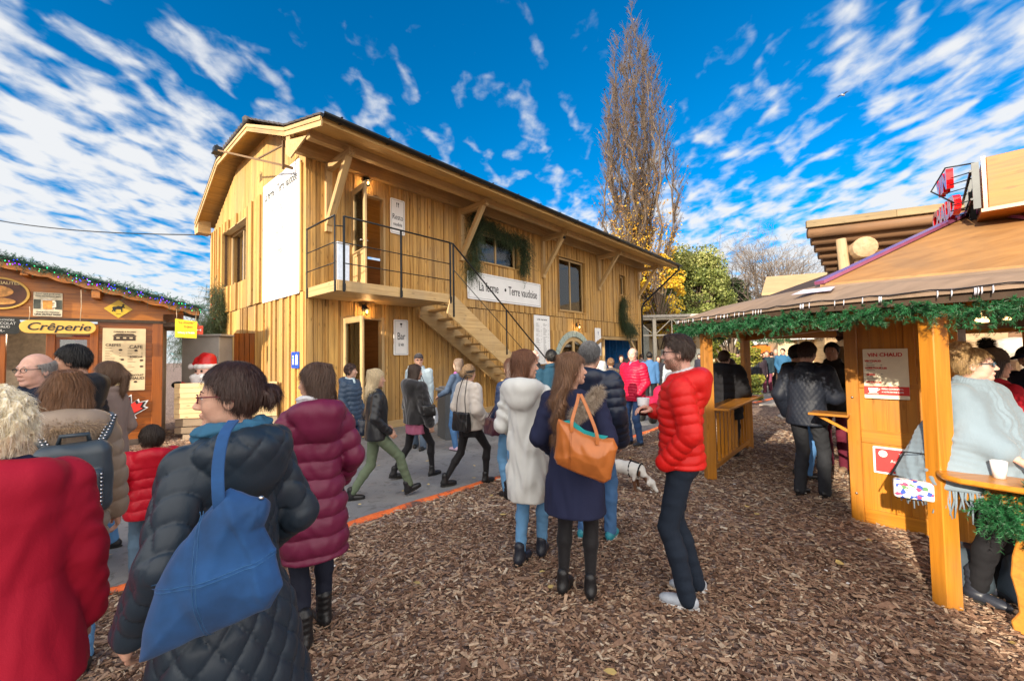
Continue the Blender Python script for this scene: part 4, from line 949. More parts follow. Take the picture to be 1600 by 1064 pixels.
m = MB(); m.bx(14.45, 14.62, .25, .27, 4.6, 5.4); m.obj('red_curtain', fabric((.35, .02, .03)), farm)
# doors
def opendoor(u0, z0, z1, w, ang, glassy=.35):
    fr = MB(); 
    fr.bx(u0-.05, u0+.03, -.03, .14, z0, z1+.05); fr.bx(u0+w-.03, u0+w+.05, -.03, .14, z0, z1+.05); fr.bx(u0+.03, u0+w-.03, -.03, .14, z1-.02, z1+.05); fr.obj('door_frame', W_PALE, farm, .005)
    h = bpy.data.objects.new('door', None); link(h, farm); m = MB(); wd = w-.1; z0 += .02; z1 -= .03
    m.bx(0, .11, -.025, .025, z0, z1); m.bx(wd-.11, wd, -.025, .025, z0, z1); m.bx(.11, wd-.11, -.025, .025, z1-.13, z1); m.bx(.11, wd-.11, -.025, .025, z0, z0+.2); zl = z0+(z1-z0)*glassy; m.bx(.11, wd-.11, -.025, .025, zl-.06, zl+.06); m.bx(.11, wd-.11, -.012, .012, z0+.2, zl-.06)
    bpy.data.objects.remove(h); o = m.obj('door', W_PALE, farm, .005); o.location = (u0+.03, -.03, 0); o.rotation_euler = (0, 0, R(ang))
    p = MB(); p.bx(.10, wd-.10, -.005, .005, zl+.05, z1-.12); p.obj('pane', GLASS, o)
    k = MB(); zc = z0+1.05; k.tube([(wd-.06, -.025, zc), (wd-.06, -.08, zc), (wd-.17, -.085, zc)], .011, 6); k.tube([(wd-.06, .025, zc), (wd-.06, .08, zc), (wd-.17, .085, zc)], .011, 6); k.obj('handle', plain('steel', (.6, .6, .6), .25, 1, var=.05), o)
opendoor(.78, .05, 2.68, 1.02, -92); opendoor(1.0, 3.28, 5.70, .86, -97)
# arched door with grey-green stone surround
m = MB(); cx, cz = 10.35, 1.28; ro, ri = 1.42, 1.18
m2 = MB()
n = 13
for i in range(n):
    a0, a1 = math.pi*i/n+.006, math.pi*(i+1)/n-.006; q = []
    for k in range(4): a = a0+(a1-a0)*k/3; q.append((cx+math.cos(a)*ro, cz+math.sin(a)*ro))
    for k in range(4): a = a1-(a1-a0)*k/3; q.append((cx+math.cos(a)*ri, cz+math.sin(a)*ri))
    m.prism(q, .09, XY @ Matrix.Translation((0, 0, -.03)))
for sx in (-1, 1):
    for k in range(3): m.bx(cx+sx*ro, cx+sx*ri, -.06, .03, k*.43, k*.43+.42)
m.obj('arch_surround', plain('green_stone', (.34, .42, .38), .7, var=.12, bump=.2), farm, .004)
q = [(AR[0]-.01, cz)]+[(AR[0]-.01, 2.67), (AR[1]+.01, 2.67), (AR[1]+.01, cz)]+[(cx+math.cos(a)*ro*.99, cz+math.sin(a)*ro*.99) for a in np.linspace(0, math.pi, 22)]
f = MB(); 
for i in range(26):      # boards around the arch
    a0 = AR[0]+(AR[1]-AR[0])*i/26; a1 = AR[0]+(AR[1]-AR[0])*(i+1)/26; xm = (a0+a1)/2; dx = abs(xm-cx); zb = cz+math.sqrt(max(0, (ro-.03)**2-dx*dx)) if dx < ro-.03 else .18
    f.bx(a0+.002, a1-.002, -.03-.012*(i % 2), .1, zb, 2.665)
f.obj('boards_over_arch', W_LARCH, farm)
f = MB()
for i in range(12):
    a0, a1 = math.pi*i/12, math.pi*(i+1)/12; f.prism([(cx+math.cos(a)*r_, cz+math.sin(a)*r_) for a, r_ in ((a0, 1.17), (a1, 1.17), (a1, 1.02), (a0, 1.02))], .06, XY @ Matrix.Translation((0, 0, -.05)))
f.bx(cx-1.17, cx-1.02, -.01, .05, 0, cz); f.bx(cx-.07, cx+.07, -.01, .05, 0, cz+1.03); f.bx(cx-1.02, cx-.07, -.01, .05, .9, 1.02); f.bx(cx-1.02, cx-.07, 0, .04, 0, .9); fo = f.obj('arched_door', W_PALE, farm, .004)
p = MB(); p.prism([(cx+math.cos(a)*1.05, cz+math.sin(a)*1.05) for a in np.linspace(0, math.pi, 20)]+[(cx-1.05, .95)], .008, XY @ Matrix.Translation((0, 0, -.03))); p.obj('pane', GLASS, fo)
f = MB()      # open quarter leaf
for i in range(6):
    a0, a1 = math.pi/2*i/6, math.pi/2*(i+1)/6; f.prism([(math.cos(a)*r_-1.1, cz+math.sin(a)*r_) for a, r_ in ((a0, 1.12), (a1, 1.12), (a1, .98), (a0, .98))], .05, XY)
f.bx(-1.1, -.98, -.05, 0, .1, cz+1.1); f.bx(-.12, .02, -.05, 0, .1, cz); f.bx(-.98, -.12, -.05, 0, .1, .9)
o = f.obj('open_arched_leaf', W_PALE, farm, .004); o.location = (cx+1.15, -.03, 0); o.rotation_euler = (0, 0, R(62))
# interior warm lamps (real lamps seen through doors and windows)
for (u, y, z, e) in ((1.6, 2.0, 5.3, 30), (5.8, 2.6, 5.1, 110), (10.2, 2.2, 5.0, 120), (1.3, 2.2, 2.6, 16), (9.6, 2.2, 2.4, 40), (10.9, 3.0, 2.4, 30)):
    pl = MB(); pl.lathe([(.0001, .1), (.03, .09), (.05, .02), (.16, -.05), (.17, -.06), (.0001, -.055)], 16, Matrix.Translation((u, y, z))); lo = pl.obj('pendant_lamp', plain('lamp_shade', (.7, .35, .12), .6, emit=(1, .5, .15), es=3), farm)
    c = MB(); c.tube([(u, y, z+.1), (u, y, z+.9 if z > 3 else 3.05)], .006, 5); c.obj('cable', BLACK, lo)
    ld = bpy.data.lights.new('lamp_light', 'POINT'); ld.energy = e; ld.color = (1, .62, .3); ld.shadow_soft_size = .1; l = bpy.data.objects.new('lamp_light', ld); link(l, lo); l.location = (u, y, z-.15)
# restaurant furniture glimpsed inside upstairs
for u in (5.5, 6.5, 9.9, 10.8):
    f = MB()
    f.bx(u-.35, u+.35, 1.2, 1.8, SEAM+.72, SEAM+.76); f.bx(u-.03, u+.03, 1.47, 1.53, SEAM, SEAM+.72); f.bx(u-.45, u-.41, 1.25, 1.7, SEAM, SEAM+1.0); f.bx(u-.45, u-.05, 1.25, 1.7, SEAM+.44, SEAM+.48); f.obj('dining_table_and_chair', W_PALE, farm, .004)
# balcony
BD = 1.42; BL = 2.78
b = MB(); b.bx(.0, BL, -BD, -.05, 3.05, 3.19)
for k in range(10): b.bx(.0+.002, BL-.002, -BD+.02+k*.138, -BD+.15+k*.138, 3.19, 3.215)
b.bx(-.03, 0, -BD-.03, -.05, 3.04, 3.25); b.bx(0.0, BL, -BD-.035, -BD, 3.04, 3.25); bal = b.obj('balcony', W_PALE, farm, .004)
rl = MB()
def post(u, y, z0=3.02, z1=4.5): rl.box((u, y, (z0+z1)/2), (.045, .012, z1-z0)); rl.box((u, y-.008, 3.12), (.06, .012, .13))
for u in (.10, 1.38, BL-.02): post(u, -BD-.05)
rl.box((-.05, -BD+.02, 3.76), (.012, .045, 1.48)); rl.box((-.05, -.12, 3.76), (.012, .045, 1.48))
for z, rr_ in ((4.5, .019), (3.98, .011), (3.58, .011)):
    rl.tube([(.1, -BD-.05, z), (BL-.02, -BD-.05, z)], rr_, 8); rl.tube([(-.05, -BD+.02, z), (-.05, -.1, z)], rr_, 8)
rl.tube([(-.05, -BD+.02, 4.3), (.1, -BD-.05, 4.3)], .012, 6)
# stair rail
SU0, SU1, SZ0 = BL, BL+4.45, 3.2
def sz(u): return SZ0*(1-(u-SU0)/(SU1-SU0))
rl.box((BL+.06, -BD-.07, 3.6), (.045, .012, 1.8)); rl.tube([(BL-.02, -BD-.05, 4.5), (BL+.06, -BD-.07, 4.48), (SU1-.1, -BD-.07, sz(SU1)+1.15)], .02, 8); rl.tube([(BL+.06, -BD-.07, 3.85), (SU1-.1, -BD-.07, sz(SU1)+.62)], .010, 6)
for u in (BL+1.95, BL+4.1): rl.box((u, -BD-.07, sz(u)+.6), (.045, .012, 1.25))
rl.obj('railing', BLACK, farm)
st = MB()
for y in (-BD-.0, -.28): 
    a = Vector((SU0-.03, y, 3.02)); bb = Vector((SU1+.1, y, -.12)); M = XY @ Matrix.Translation((0, 0, -y)); 
    st.prism([(SU0-.12, 2.78), (SU0-.02, 3.22), (SU0+.12, 3.22), (SU1+.3, .06), (SU1+.3, -.05), (SU1-.18, -.05)], .055, M)
so = st.obj('stair_stringer', W_PALE, farm, .004)
for k in range(14):
    u = SU0+(k+1)*(SU1-SU0)/14.6; z = sz(u)-.0; t_ = MB(); t_.bx(u-.13, u+.15, -BD+.005-.055, -.285, z-.05, z-.005); t_.obj('tread', W_PALE, so, .004)
# ---- signs and things fixed on the farmhouse (each a thing of its own)
def onfront(u, z, off=.06): return FM @ XY @ Matrix.Translation((u, z, off))
def ongable(v, z, off=.07): return FM @ GY @ Matrix.Translation((-v, z, off))
def panel(name, label, cat, M, w, h, mat, th=.02, border=.03, bmat=None, group=None, corner=.03):
    t = thing(name, label, cat, M.translation, 0, group); t.matrix_world = M
    p = MB(); cr = [(sx*(w/2-corner)+math.cos(a)*corner, sy*(h/2-corner)+math.sin(a)*corner) for sx, sy, a0 in ((1, 1, 0), (-1, 1, 90), (-1, -1, 180), (1, -1, 270)) for a in (R(a0), R(a0+45), R(a0+90))]
    p.prism(cr, th, Matrix.Translation((0, 0, -th))); p.obj('board', mat, t)
    if border:
        f = MB(); frame_rect(f, Matrix.Translation((0, 0, .001)), w-2*border, h-2*border, .008 if w < 1 else .012, .002); f.obj('border_line', bmat or INKGREY, t)
    return t
T_ = Matrix.Translation
s1 = panel('name_sign', 'long white sign reading La ferme - Terre vaudoise under the garlanded window', 'sign', onfront(6.35, 3.88, .09), 3.55, .84, WHITE, border=.045)
text_join([('La ferme', .40, T_((-.88, -.01, .002)), .62, 'CENTER', .002), ('•', .40, T_((-.11, -.01, .002)), .8, 'CENTER', .004), ('Terre vaudoise', .40, T_((.80, -.01, .002)), .62, 'CENTER', .002)], INK, s1)
s2 = panel('banner', 'tall white banner reading La ferme - Terre vaudoise on the sunlit gable', 'sign', ongable(1.33, 4.66, .09), 2.28, 2.98, plain('white_banner', (.86, .86, .85), .5, var=.03), border=.06)
text_join([('La ferme • Terre vaudoise', .31, T_((0, 1.15, .002)), .62, 'CENTER', .003)], INK, s2)
text_join([('Resto vaudois', .30, T_((0, .70, .002)), .6, 'CENTER'), ('•', .2, T_((0, .48, .002)), 1, 'CENTER'), ('Bar à vin', .28, T_((0, .16, .002)), .55, 'CENTER'), ('•', .2, T_((0, -.08, .002)), 1, 'CENTER'), ('Caveau', .26, T_((0, -.34, .002)), .55, 'CENTER'), ('•', .15, T_((0, -.62, .002)), 1, 'CENTER')], plain('mid_ink', (.30, .28, .26), .6), s2)
m = MB(); frame_rect(m, T_((.0, -1.2, .002)), .16, .09, .01, .002); m.box((0, -1.2, .002), (.1, .02, .002)); m.box((0, .95, .0015), (1.9, .006, .002)); m.box((0, .56, .0015), (1.6, .005, .002)); m.obj('small_emblem', plain('pale_ink', (.55, .53, .5), .6), s2)
s3 = panel('door_sign', 'small upright white sign reading Resto vaudois beside the upstairs door', 'sign', onfront(2.20, 5.33, .09), .42, .90, WHITE, border=.03)
text_join([('Resto', .20, T_((0, -.02, .002)), .68, 'CENTER'), ('vaudois', .13, T_((0, -.20, .002)), .66, 'CENTER')], INK, s3)
m = MB()
for q in (-1, 1): m.box((q*.025, .30, .002), (.012, .12, .003)); m.box((q*.025, .335, .002), (.026, .05, .003))
m.obj('cutlery_mark', INK, s3)
s4 = panel('door_sign', 'small upright white sign reading Bar à vin beside the ground floor door', 'sign', onfront(2.28, 2.25, .09), .42, .90, WHITE, border=.03)
text_join([('Bar', .26, T_((0, .02, .002)), .66, 'CENTER'), ('à vin', .13, T_((0, -.18, .002)), .66, 'CENTER')], INK, s4)
m = MB(); m.prism([(-.035, .36), (.035, .36), (.028, .32), (.006, .305), (.006, .265), (.03, .258), (-.03, .258), (-.006, .265), (-.006, .305), (-.028, .32)], .003); m.obj('wine_glass_mark', INK, s4)
def menulines(parent, w, h, rng, cols, y0, y1, n, mat, th=.006, x0=None):
    m = MB()
    for c in cols:
        for k in range(n):
            y = y0+(y1-y0)*k/(n-1)
            if rng.random() < .12: continue
            L = w*rng.uniform(.10, .26); m.box((c+L/2, y, .002), (L, th, .002))
            if rng.random() < .5: m.box((c+w*.34, y, .002), (w*.04, th, .002))
    return m.obj('small_print', mat, parent)
s5 = panel('menu_poster', 'large white menu poster of two columns right of the stair', 'poster', onfront(8.18, 2.30, .09), .92, 1.75, WHITE, border=0)
text_join([('LA FERME - TERRE VAUDOISE', .065, T_((0, .72, .002)), .7, 'CENTER')], INK, s5); menulines(s5, .92, 1.75, rng, (-.36, .06), .58, -.78, 38, INKGREY, .012)
s6 = panel('menu_poster', 'narrow white poster right of the arched door', 'poster', onfront(12.15, 2.28, .09), .50, 1.2, WHITE, border=0); menulines(s6, .5, 1, rng, (-.12,), -.3, -.5, 4, INKGREY, .02)
text_join([('Y', .24, T_((.02, .36, .002)), .7, 'CENTER'), ('Bar', .2, T_((0, .0, .002)), .7, 'CENTER')], plain('navy_ink', (.08, .1, .3), .6), s6)
s7 = panel('bin_sign', 'small blue sign with white pictograms low on the gable corner', 'sign', ongable(.42, 1.72, .08), .42, .36, plain('blue_sign', (.02, .08, .45), .4), border=0)
m = MB(); m.prism([(.02, -.1), (.14, -.1), (.15, .08), (.1, .13), (.03, .1)], .003); m.box((-.1, .0, .002), (.06, .2, .003)); m.obj('pictogram', WHITE, s7)
m = MB(); m.box((-.1, .05, .004), (.05, .03, .003)); m.obj('green_mark', plain('green_ink', (.1, .5, .1)), s7)
s8 = panel('notice', 'white paper notice on the boards behind the man in the cap', 'notice', onfront(2.62, 1.22, .09), .28, .62, WHITE, border=0); menulines(s8, .28, .6, rng, (-.1,), .22, -.22, 12, INKGREY, .007)
def lantern(label, M, group='wall lanterns on the chalet', e=14):
    t = thing('wall_lantern', label, 'lantern', M.translation, 0, group); t.matrix_world = M
    m = MB(); m.box((0, .08, .012), (.1, .16, .02)); m.tube([(0, .12, .02), (0, .19, .08), (0, .17, .14), (0, .12, .14)], .010, 6)
    m.lathe([(.0001, .115), (.014, .11), (.018, .085), (.07, .055), (.078, .045), (.0001, .05)], 8, T_((0, 0, .14)) @ Matrix.Rotation(R(-90), 4, 'X'))
    m.lathe([(.0001, -.10), (.012, -.10), (.018, -.085), (.045, -.08), (.045, -.068), (.0001, -.07)], 8, T_((0, 0, .14)) @ Matrix.Rotation(R(-90), 4, 'X'))
    for k in range(6): a = k*math.pi/3; m.tube([(math.cos(a)*.062, .05, .14+math.sin(a)*.062), (math.cos(a)*.042, -.075, .14+math.sin(a)*.042)], .004, 4)
    m.obj('metalwork', BLACK, t)
    g_ = MB(); g_.lathe([(.0001, .03), (.014, .025), (.02, 0), (.012, -.04), (.0001, -.05)], 10, T_((0, -.01, .14)) @ Matrix.Rotation(R(-90), 4, 'X')); g_.obj('bulb', GLOW, t)
    ld = bpy.data.lights.new('bulb_light', 'POINT'); ld.energy = e; ld.color = (1, .55, .2); ld.shadow_soft_size = .03; l = bpy.data.objects.new('bulb_light', ld); link(l, t); l.location = (0, -.01, .15)
lantern('black wall lantern glowing above the upstairs restaurant door', onfront(1.32, 5.92, .06)); lantern('black wall lantern glowing above the bar door under the balcony', onfront(1.28, 2.84, .06)); lantern('small black wall lantern over the arched door', onfront(10.5, 2.86, .06), e=10)
sp = MB(); sp.box((.0, .0, .0), (.09, .14, .07)); sp.box((0, 0, .045), (.1, .06, .02)); o = sp.obj('spotlight', BLACK); o.matrix_world = FM @ T_((8.32, -1.0, 5.88)) @ Matrix.Rotation(R(35), 4, 'X'); tag(o, 'small black spotlight under the third eave bracket', 'spotlight')
# arm with floodlight across the gable
t = thing('floodlight_arm', 'steel arm with braces and a floodlight in front of the gable top', 'floodlight', FW(0, 3, 6.9)); t.rotation_euler = (0, 0, YAW)
m = MB(); A = Vector((-.35, -2.62, -.95)); Bv = Vector((-1.0, -.3, -.05)); m.beam(A, Bv, .04, .04); m.beam(A, A+Vector((.2, 0, 0)), .05, .05); m.beam(A+Vector((0, 0, .45)), A.lerp(Bv, .38), .03, .03); m.beam(A+Vector((0, 0, -.08)), A+Vector((0, 0, .55)), .045, .045)
m.obj('arm', wood('brown_paint', (.22, .13, .06)), t)
m = MB(); m.box(Bv+Vector((0, .1, .05)), (.16, .2, .12)); m.box(Bv+Vector((0, .1, -.03)), (.2, .24, .03)); m.tube([Bv+Vector((0, 0, .1)), Bv+Vector((0, .15, .2)), Bv+Vector((0, .3, .1))], .012, 6); m.obj('lamp_head', BLACK, t)
# fir boughs
FIR = (.045, .075, .028)
def bough(label, M, pts, dens, L, seed, group='fir boughs on the chalet', col=FIR, name='fir_garland', drop=.8, rad=.06, spread=.5):
    return garland(name, label, 'garland', [M @ Vector(p) for p in pts], dens, L, col, group, spread, drop, rad, per=46, nl=.042, nw=.0055, seed=seed, mat=needlemat('fir_dark', col))
M = FM @ XY
bough('dark fir bough framing the upstairs window from bracket to sill', M, [(4.78, 5.95, .14), (5.5, 5.86, .12), (6.2, 5.72, .12), (7.15, 5.68, .14)], 420, .34, 3, rad=.10)
bough('fir bough hanging left of the upstairs window down to the sign', M, [(4.85, 5.85, .14), (4.85, 5.2, .14), (4.72, 4.5, .14), (4.55, 4.25, .14)], 520, .38, 4, rad=.13)
bough('fir bough hanging right of the upstairs window', M, [(7.12, 5.68, .14), (7.15, 5.1, .14), (7.1, 4.6, .14)], 480, .33, 5, rad=.11)
bough('drooping fir bough under the little window at the far end', M, [(14.6, 4.5, .1), (14.3, 3.9, .16), (14.5, 3.2, .2), (15.4, 2.9, .25)], 520, .5, 6, drop=.9, rad=.10)
bough('dark green fir bough with red berries at the rear corner of the gable', FM @ GY, [(-6.05, 4.0, .2), (-5.9, 3.3, .22), (-6.3, 2.7, .35), (-6.9, 2.45, .5)], 620, .5, 7, col=(.06, .09, .03), drop=.7, rad=.13)
bough('olive green fir bough spreading behind the inflatable santa', FM @ GY, [(-6.0, 3.0, .4), (-6.9, 2.5, .6), (-7.8, 2.15, .8)], 560, .6, 8, col=(.06, .09, .03), drop=.4, rad=.2)
rb = MB(); rr = random.Random(4)
for k in range(26): p = FM @ GY @ Vector((-6.1+rr.uniform(-.25, .2), 3.3+rr.uniform(-.5, .6), .32+rr.uniform(-.05, .1))); rb.lathe([(.0001, -.018), (.013, -.012), (.018, 0), (.013, .012), (.0001, .018)], 7, T_(p))
tag(rb.obj('berries', plain('red_berry', (.5, .03, .02), .35)), 'little red berries among the fir bough at the gable corner', 'berries', None, 'stuff')
# heater / ashtray on the balcony
m = MB(); m.box((0, 0, .5), (.28, .18, 1.0)); m.box((0, 0, 1.02), (.3, .2, .04)); o = m.obj('metal_column', plain('brushed_steel', (.55, .6, .68), .3, .9, var=.1), None, .01); o.location = FW(.55, -.45, 3.22); o.rotation_euler = (0, 0, YAW); tag(o, 'short brushed steel column in the balcony corner', 'ashtray')
# ------------------------------------------------------------------ crêperie stall on the left
W_ORANGE = wood('orange_varnish', (.60, .20, .016), (.32, .085, .006), .35, .25, .5, coat=.25)
W_BROWN = wood('brown_varnish', (.34, .095, .012), (.15, .035, .005), .35, .3, .4, coat=.25)
W_HONEY = wood('honey_varnish', (.60, .235, .020), (.38, .125, .009), .35, .16, .45, coat=.3)
YEL = plain('yellow_board', (.80, .48, .09), .45, var=.08, scale=4)
CO = G(252, 690); CYAW = math.atan2(.619, .785); CRZ = Matrix.Rotation(CYAW, 4, 'Z'); CM = T_(CO) @ CRZ
cs = thing('creperie_stall', 'orange varnished timber food stall with garlanded sloping roof and serving hatch', 'stall', CO, CYAW)
SW_ = 5.2    # runs to s=-5.2
def rz(s): return 2.90-.265*(s-.55) if s > -2.6 else 2.90+.265*3.15-.265*(-2.6-s)
m = MB()
for z in np.arange(.12, 2.5, .145):         # horizontal boards right of the hatch and under it
    m.bx(-1.02, -.17, 0, .03, z, z+.141)
    if z < .92: m.bx(-3.6, -1.02, 0, .03, z, z+.141)
m.bx(-5.2, -3.6, 0, .03, .1, 2.5)
m.obj('front_boards', W_BROWN, cs)
m = MB(); m.bx(-.17, .0, -.03, .14, 0, 2.58); m.bx(-1.12, -1.0, -.035, .03, .95, 2.5); m.bx(-2.36, -2.22, -.03, .05, .95, 2.5); m.bx(-1.72, -1.6, -.02, .05, .95, 2.3); m.obj('post', W_BROWN, cs, .006)
m = MB(); m.bx(-.2, .03, -.06, .16, 0, .1); m.bx(-5.2, -.2, -.04, .02, .0, .12); m.obj('plinth', plain('dark_plinth', (.07, .05, .04), .8), cs, .005)
g_ = MB(); pts = [(-5.2, 2.60), (.35, 2.60)]; up = [(s, rz(s)-.06) for s in (.35, 0, -1, -2.6, -4, -5.2)]
for i in range(6):    # gable planks
    z0 = 2.60+i*.17; 
    s1 = min(.35, .55-(z0-2.84)/.265) if z0 > 2.8 else .35; g_.bx(-5.2+max(0, (z0-2.9))*3, s1, -.02-.001*i, .02, z0, z0+.168)
g_.obj('gable_boards', W_ORANGE, cs)
m = MB(); m.bx(-.0, .33, -.02, 1.6, 2.5, 2.86); m.bx(-5.2, .05, -.04, -.02, 2.56, 2.62); m.obj('fascia', plain('dark_fascia', (.06, .035, .02), .7), cs)
m = MB(); fl = []                                              # scalloped barge board
n = 90
for i in range(n+1):
    s = .62-(5.0)*i/n; fl.append((s, rz(s)))
lo = [(s, z-.13-.035*abs(math.sin(s*9.5))) for s, z in fl][::-1]; m.prism(fl+lo, .025, XY @ T_((0, 0, .38))); m.obj('scalloped_board', W_ORANGE, cs)
m = MB(); 
for (a, b) in ((.66, -2.6), (-2.6, -5.3)):
    m.beam((a, 1.0, rz(a)+.03), (b, 1.0, rz(b)+.03), 2.8, .05)
m.obj('roof', plain('roof_felt', (.08, .06, .05), .9), cs)
for i, s in enumerate((-1.0, -1.95, -2.9)):      # rafters poking out (seen as ribbed blocks)
    m = MB(); m.bx(s-.07, s+.05, -.36, -.02, rz(s)-.30, rz(s)-.05) if i == 0 else m.bx(s-.05, s+.05, -.36, -.02, rz(s)-.2, rz(s)-.05); m.obj('rafter_end', W_ORANGE, cs, .004)
m = MB(); m.bx(-3.6, -1.1, -.26, .06, .90, .95); m.obj('serving_counter', W_ORANGE, cs, .006)
m = MB(); m.bx(-5.2, -.05, 2.2, 2.24, 0, 2.6); m.bx(-.06, 0, .14, 2.2, 0, 2.6); m.bx(-5.2, -.1, .1, 2.2, 2.5, 2.53); m.obj('back_wall', plain('stall_inside', (.25, .20, .15), .7), cs)
for z_ in (1.62, 1.2): m = MB(); m.bx(-2.2, -1.72, .9, 1.3, z_, z_+.03); m.obj('shelf', plain('steel_shelf', (.5, .5, .5), .3, .8), cs)
for i, (s, c) in enumerate(((-2.1, (.05, .12, .3)), (-2.0, (.04, .1, .28)), (-1.88, (.7, .35, .05)), (-1.8, (.5, .03, .03)))):
    m = MB(); m.lathe([(.0001, 0), (.04, 0), (.045, .1), (.038, .1), (.036, .02), (.0001, .015)], 10, CM @ T_((s, 1.1, 1.652))); tag(m.obj('mug', plain('mug%d' % i, c, .3)), ['dark blue mug, leftmost on the stall shelf', 'dark blue mug next to the orange mug on the stall shelf', 'orange mug on the stall shelf', 'red mug on the stall shelf beside the post'][i], 'mug', 'mugs on the stall shelf')
m = MB(); m.add([(-1.15, .3, 2.3), (-1.42, .3, 2.3), (-1.3, .32, 1.9), (-1.15, .3, 1.6)], [(0, 1, 2, 3)]); m.obj('checked_curtain', plain('red_check', (.35, .1, .1), .9, var=.6, scale=60), cs)
fo = MB(); frame_rect(fo, XY @ T_((-1.36, 1.6, -.05)), .48, 1.3, .05, .04); f2 = fo.obj('hatch_window', W_BROWN, cs); p = MB(); p.box((-1.36, .06, 1.6), (.4, .006, 1.2)); p.obj('pane', GLASS, f2)
ld = bpy.data.lights.new('stall_light', 'POINT'); ld.energy = 18; ld.color = (1, .8, .55); ld.shadow_soft_size = .2; l = bpy.data.objects.new('stall_light', ld); link(l, cs); l.location = (-1.9, 1.2, 2.35)
def onstall(s, z, off=.03): return CM @ XY @ T_((s, z, off))
# hanging name board
t = thing('creperie_sign', 'rounded yellow wooden board reading Crêperie hanging over the hatch', 'sign'); t.matrix_world = onstall(-1.50, 2.42, .34)
m = MB(); w, h = .50, .122; m.prism([(sx*(w-h)+math.cos(a)*h, math.sin(a)*h) for sx, a0 in ((1, -90), (-1, 90)) for a in (R(a0+k*22.5) for k in range(9))], .03, T_((0, 0, -.03))); m.obj('board', YEL, t, .004)
text_join([('Crêperie', .20, T_((0, .0, .002)), 1.15, 'CENTER', .003, .25)], INK, t)
m = MB()
for x, zt in ((-.38, .25), (.28, .62)): m.tube([(x, .12, 0), (x+.01, .12+zt*.5, -.01), (x, .12+zt, -.02)], .006, 5)
m.obj('rope', plain('rope', (.55, .42, .28), .9), t)
t = panel('menu_board', 'tall pale wooden menu board with crêpe and coffee prices on the stall wall', 'menu', onstall(-.61, 1.79), .66, 1.30, plain('menu_wood', (.72, .56, .33), .55, var=.12, scale=5), border=0, corner=.01)
text_join([('CREPES', .075, T_((-.17, .30, .002)), .95, 'CENTER', .001), ('CAFE', .095, T_((.18, .26, .002)), .95, 'CENTER', .002), ('BOISSONS', .05, T_((.18, .05, .002)), .85, 'CENTER', .001), ('CHOCOLAT', .05, T_((.18, -.33, .002)), .9, 'CENTER', .001), ('CHAUD', .085, T_((.18, -.40, .002)), .9, 'CENTER', .002), ('CABANE A FLORIN', .042, T_((0, .575, .002)), .95, 'CENTER', .001)], plain('brown_ink', (.06, .035, .02), .6), t)
m = MB(); m.box((0, .44, .002), (.34, .09, .003)); m.prism([(-.19, .49), (.19, .49), (.13, .54), (-.12, .54)], .003)
for x in (-.1, 0, .1): m.box((x, .45, .004), (.05, .03, .003), mi=1)
for x in (.18, -.12, -.12, .28, .28, .2, .02):
    pass
for (x, y) in ((.18, .185), (-.06, .20), (-.03, .0), (.27, -.02), (.27, -.15), (.18, -.47), (.0, -.52)): m.prism([(x+math.cos(a)*.03, y+math.sin(a)*.022) for a in np.linspace(0, 2*math.pi, 14)[:-1]], .003)
m.obj('hut_drawing', [plain('brown_ink', (.06, .035, .02), .6), plain('menu_wood', (.72, .56, .33))], t)
menulines(t, .66, 1.3, rng, (-.29, .05), .24, -.02, 9, plain('brown_ink', (.06, .035, .02)), .006); menulines(t, .6, 1.3, rng, (.05,), -.05, -.24, 6, plain('brown_ink', (.06, .035, .02)), .006)
# moose diamond
t = thing('moose_sign', 'yellow diamond warning sign with a black moose on the stall gable', 'sign'); t.matrix_world = onstall(-.71, 2.84, .05)
m = MB(); m.prism([(.22, 0), (0, .19), (-.22, 0), (0, -.19)], .006); m.obj('plate', plain('road_yellow', (.80, .52, .03), .4, var=.06), t)
m = MB(); ms = [(-.095, .02), (-.08, .045), (-.03, .05), (0, .065), (.03, .055), (.055, .06), (.06, .085), (.04, .10), (.065, .095), (.08, .115), (.08, .09), (.105, .10), (.09, .075), (.075, .06), (.10, .035), (.095, .022), (.07, .03), (.055, .015), (.06, -.06), (.045, -.06), (.035, -.005), (-.03, -.005), (-.05, -.03), (-.04, -.06), (-.06, -.06), (-.07, -.03), (-.085, -.06), (-.10, -.055), (-.085, -.01)]
m.prism(ms, .004, T_((0, 0, .006))); m.box((0, -.10, .008), (.07, .008, .003)); m.obj('moose_figure', INK, t)
# beer poster
t = panel('beer_poster', 'cream poster of a beer mug on the stall gable', 'poster', onstall(-1.70, 2.87, .05), .38, .46, plain('poster_cream', (.72, .64, .46), .6), border=0, corner=.01)
for q_ in (-.14, .14): m = MB(); m.box((q_, .0, .002), (.09, .18, .003)); m.obj('dark_block', plain('poster_dark', (.08, .09, .07)), t)
m = MB(); m.prism([(-.07, .09), (.06, .09), (.055, -.09), (-.065, -.09)], .006); m.obj('beer_glass', plain('beer', (.72, .32, .05), .3, var=.3, scale=20), t); m = MB(); m.tube([(.06, .06, .006), (.10, .055, .006), (.105, -.04, .006), (.06, -.055, .006)], .010, 6); m.tube([(-.07, .09, .006), (.06, .09, .006)], .015, 6); m.obj('glass_handle', plain('foam', (.8, .75, .65)), t)
text_join([('TANT QUE JE NE BOIS', .034, T_((0, .20, .002)), .95, 'CENTER'), ('VERRE EN PENSANT BIERE', .034, T_((0, .155, .002)), .85, 'CENTER'), ('QUE JE VAIS PRENDRE', .034, T_((0, -.15, .002)), .9, 'CENTER'), ('UNE AUTRE BIERE', .045, T_((0, -.195, .002)), .95, 'CENTER', .001)], INK, t)
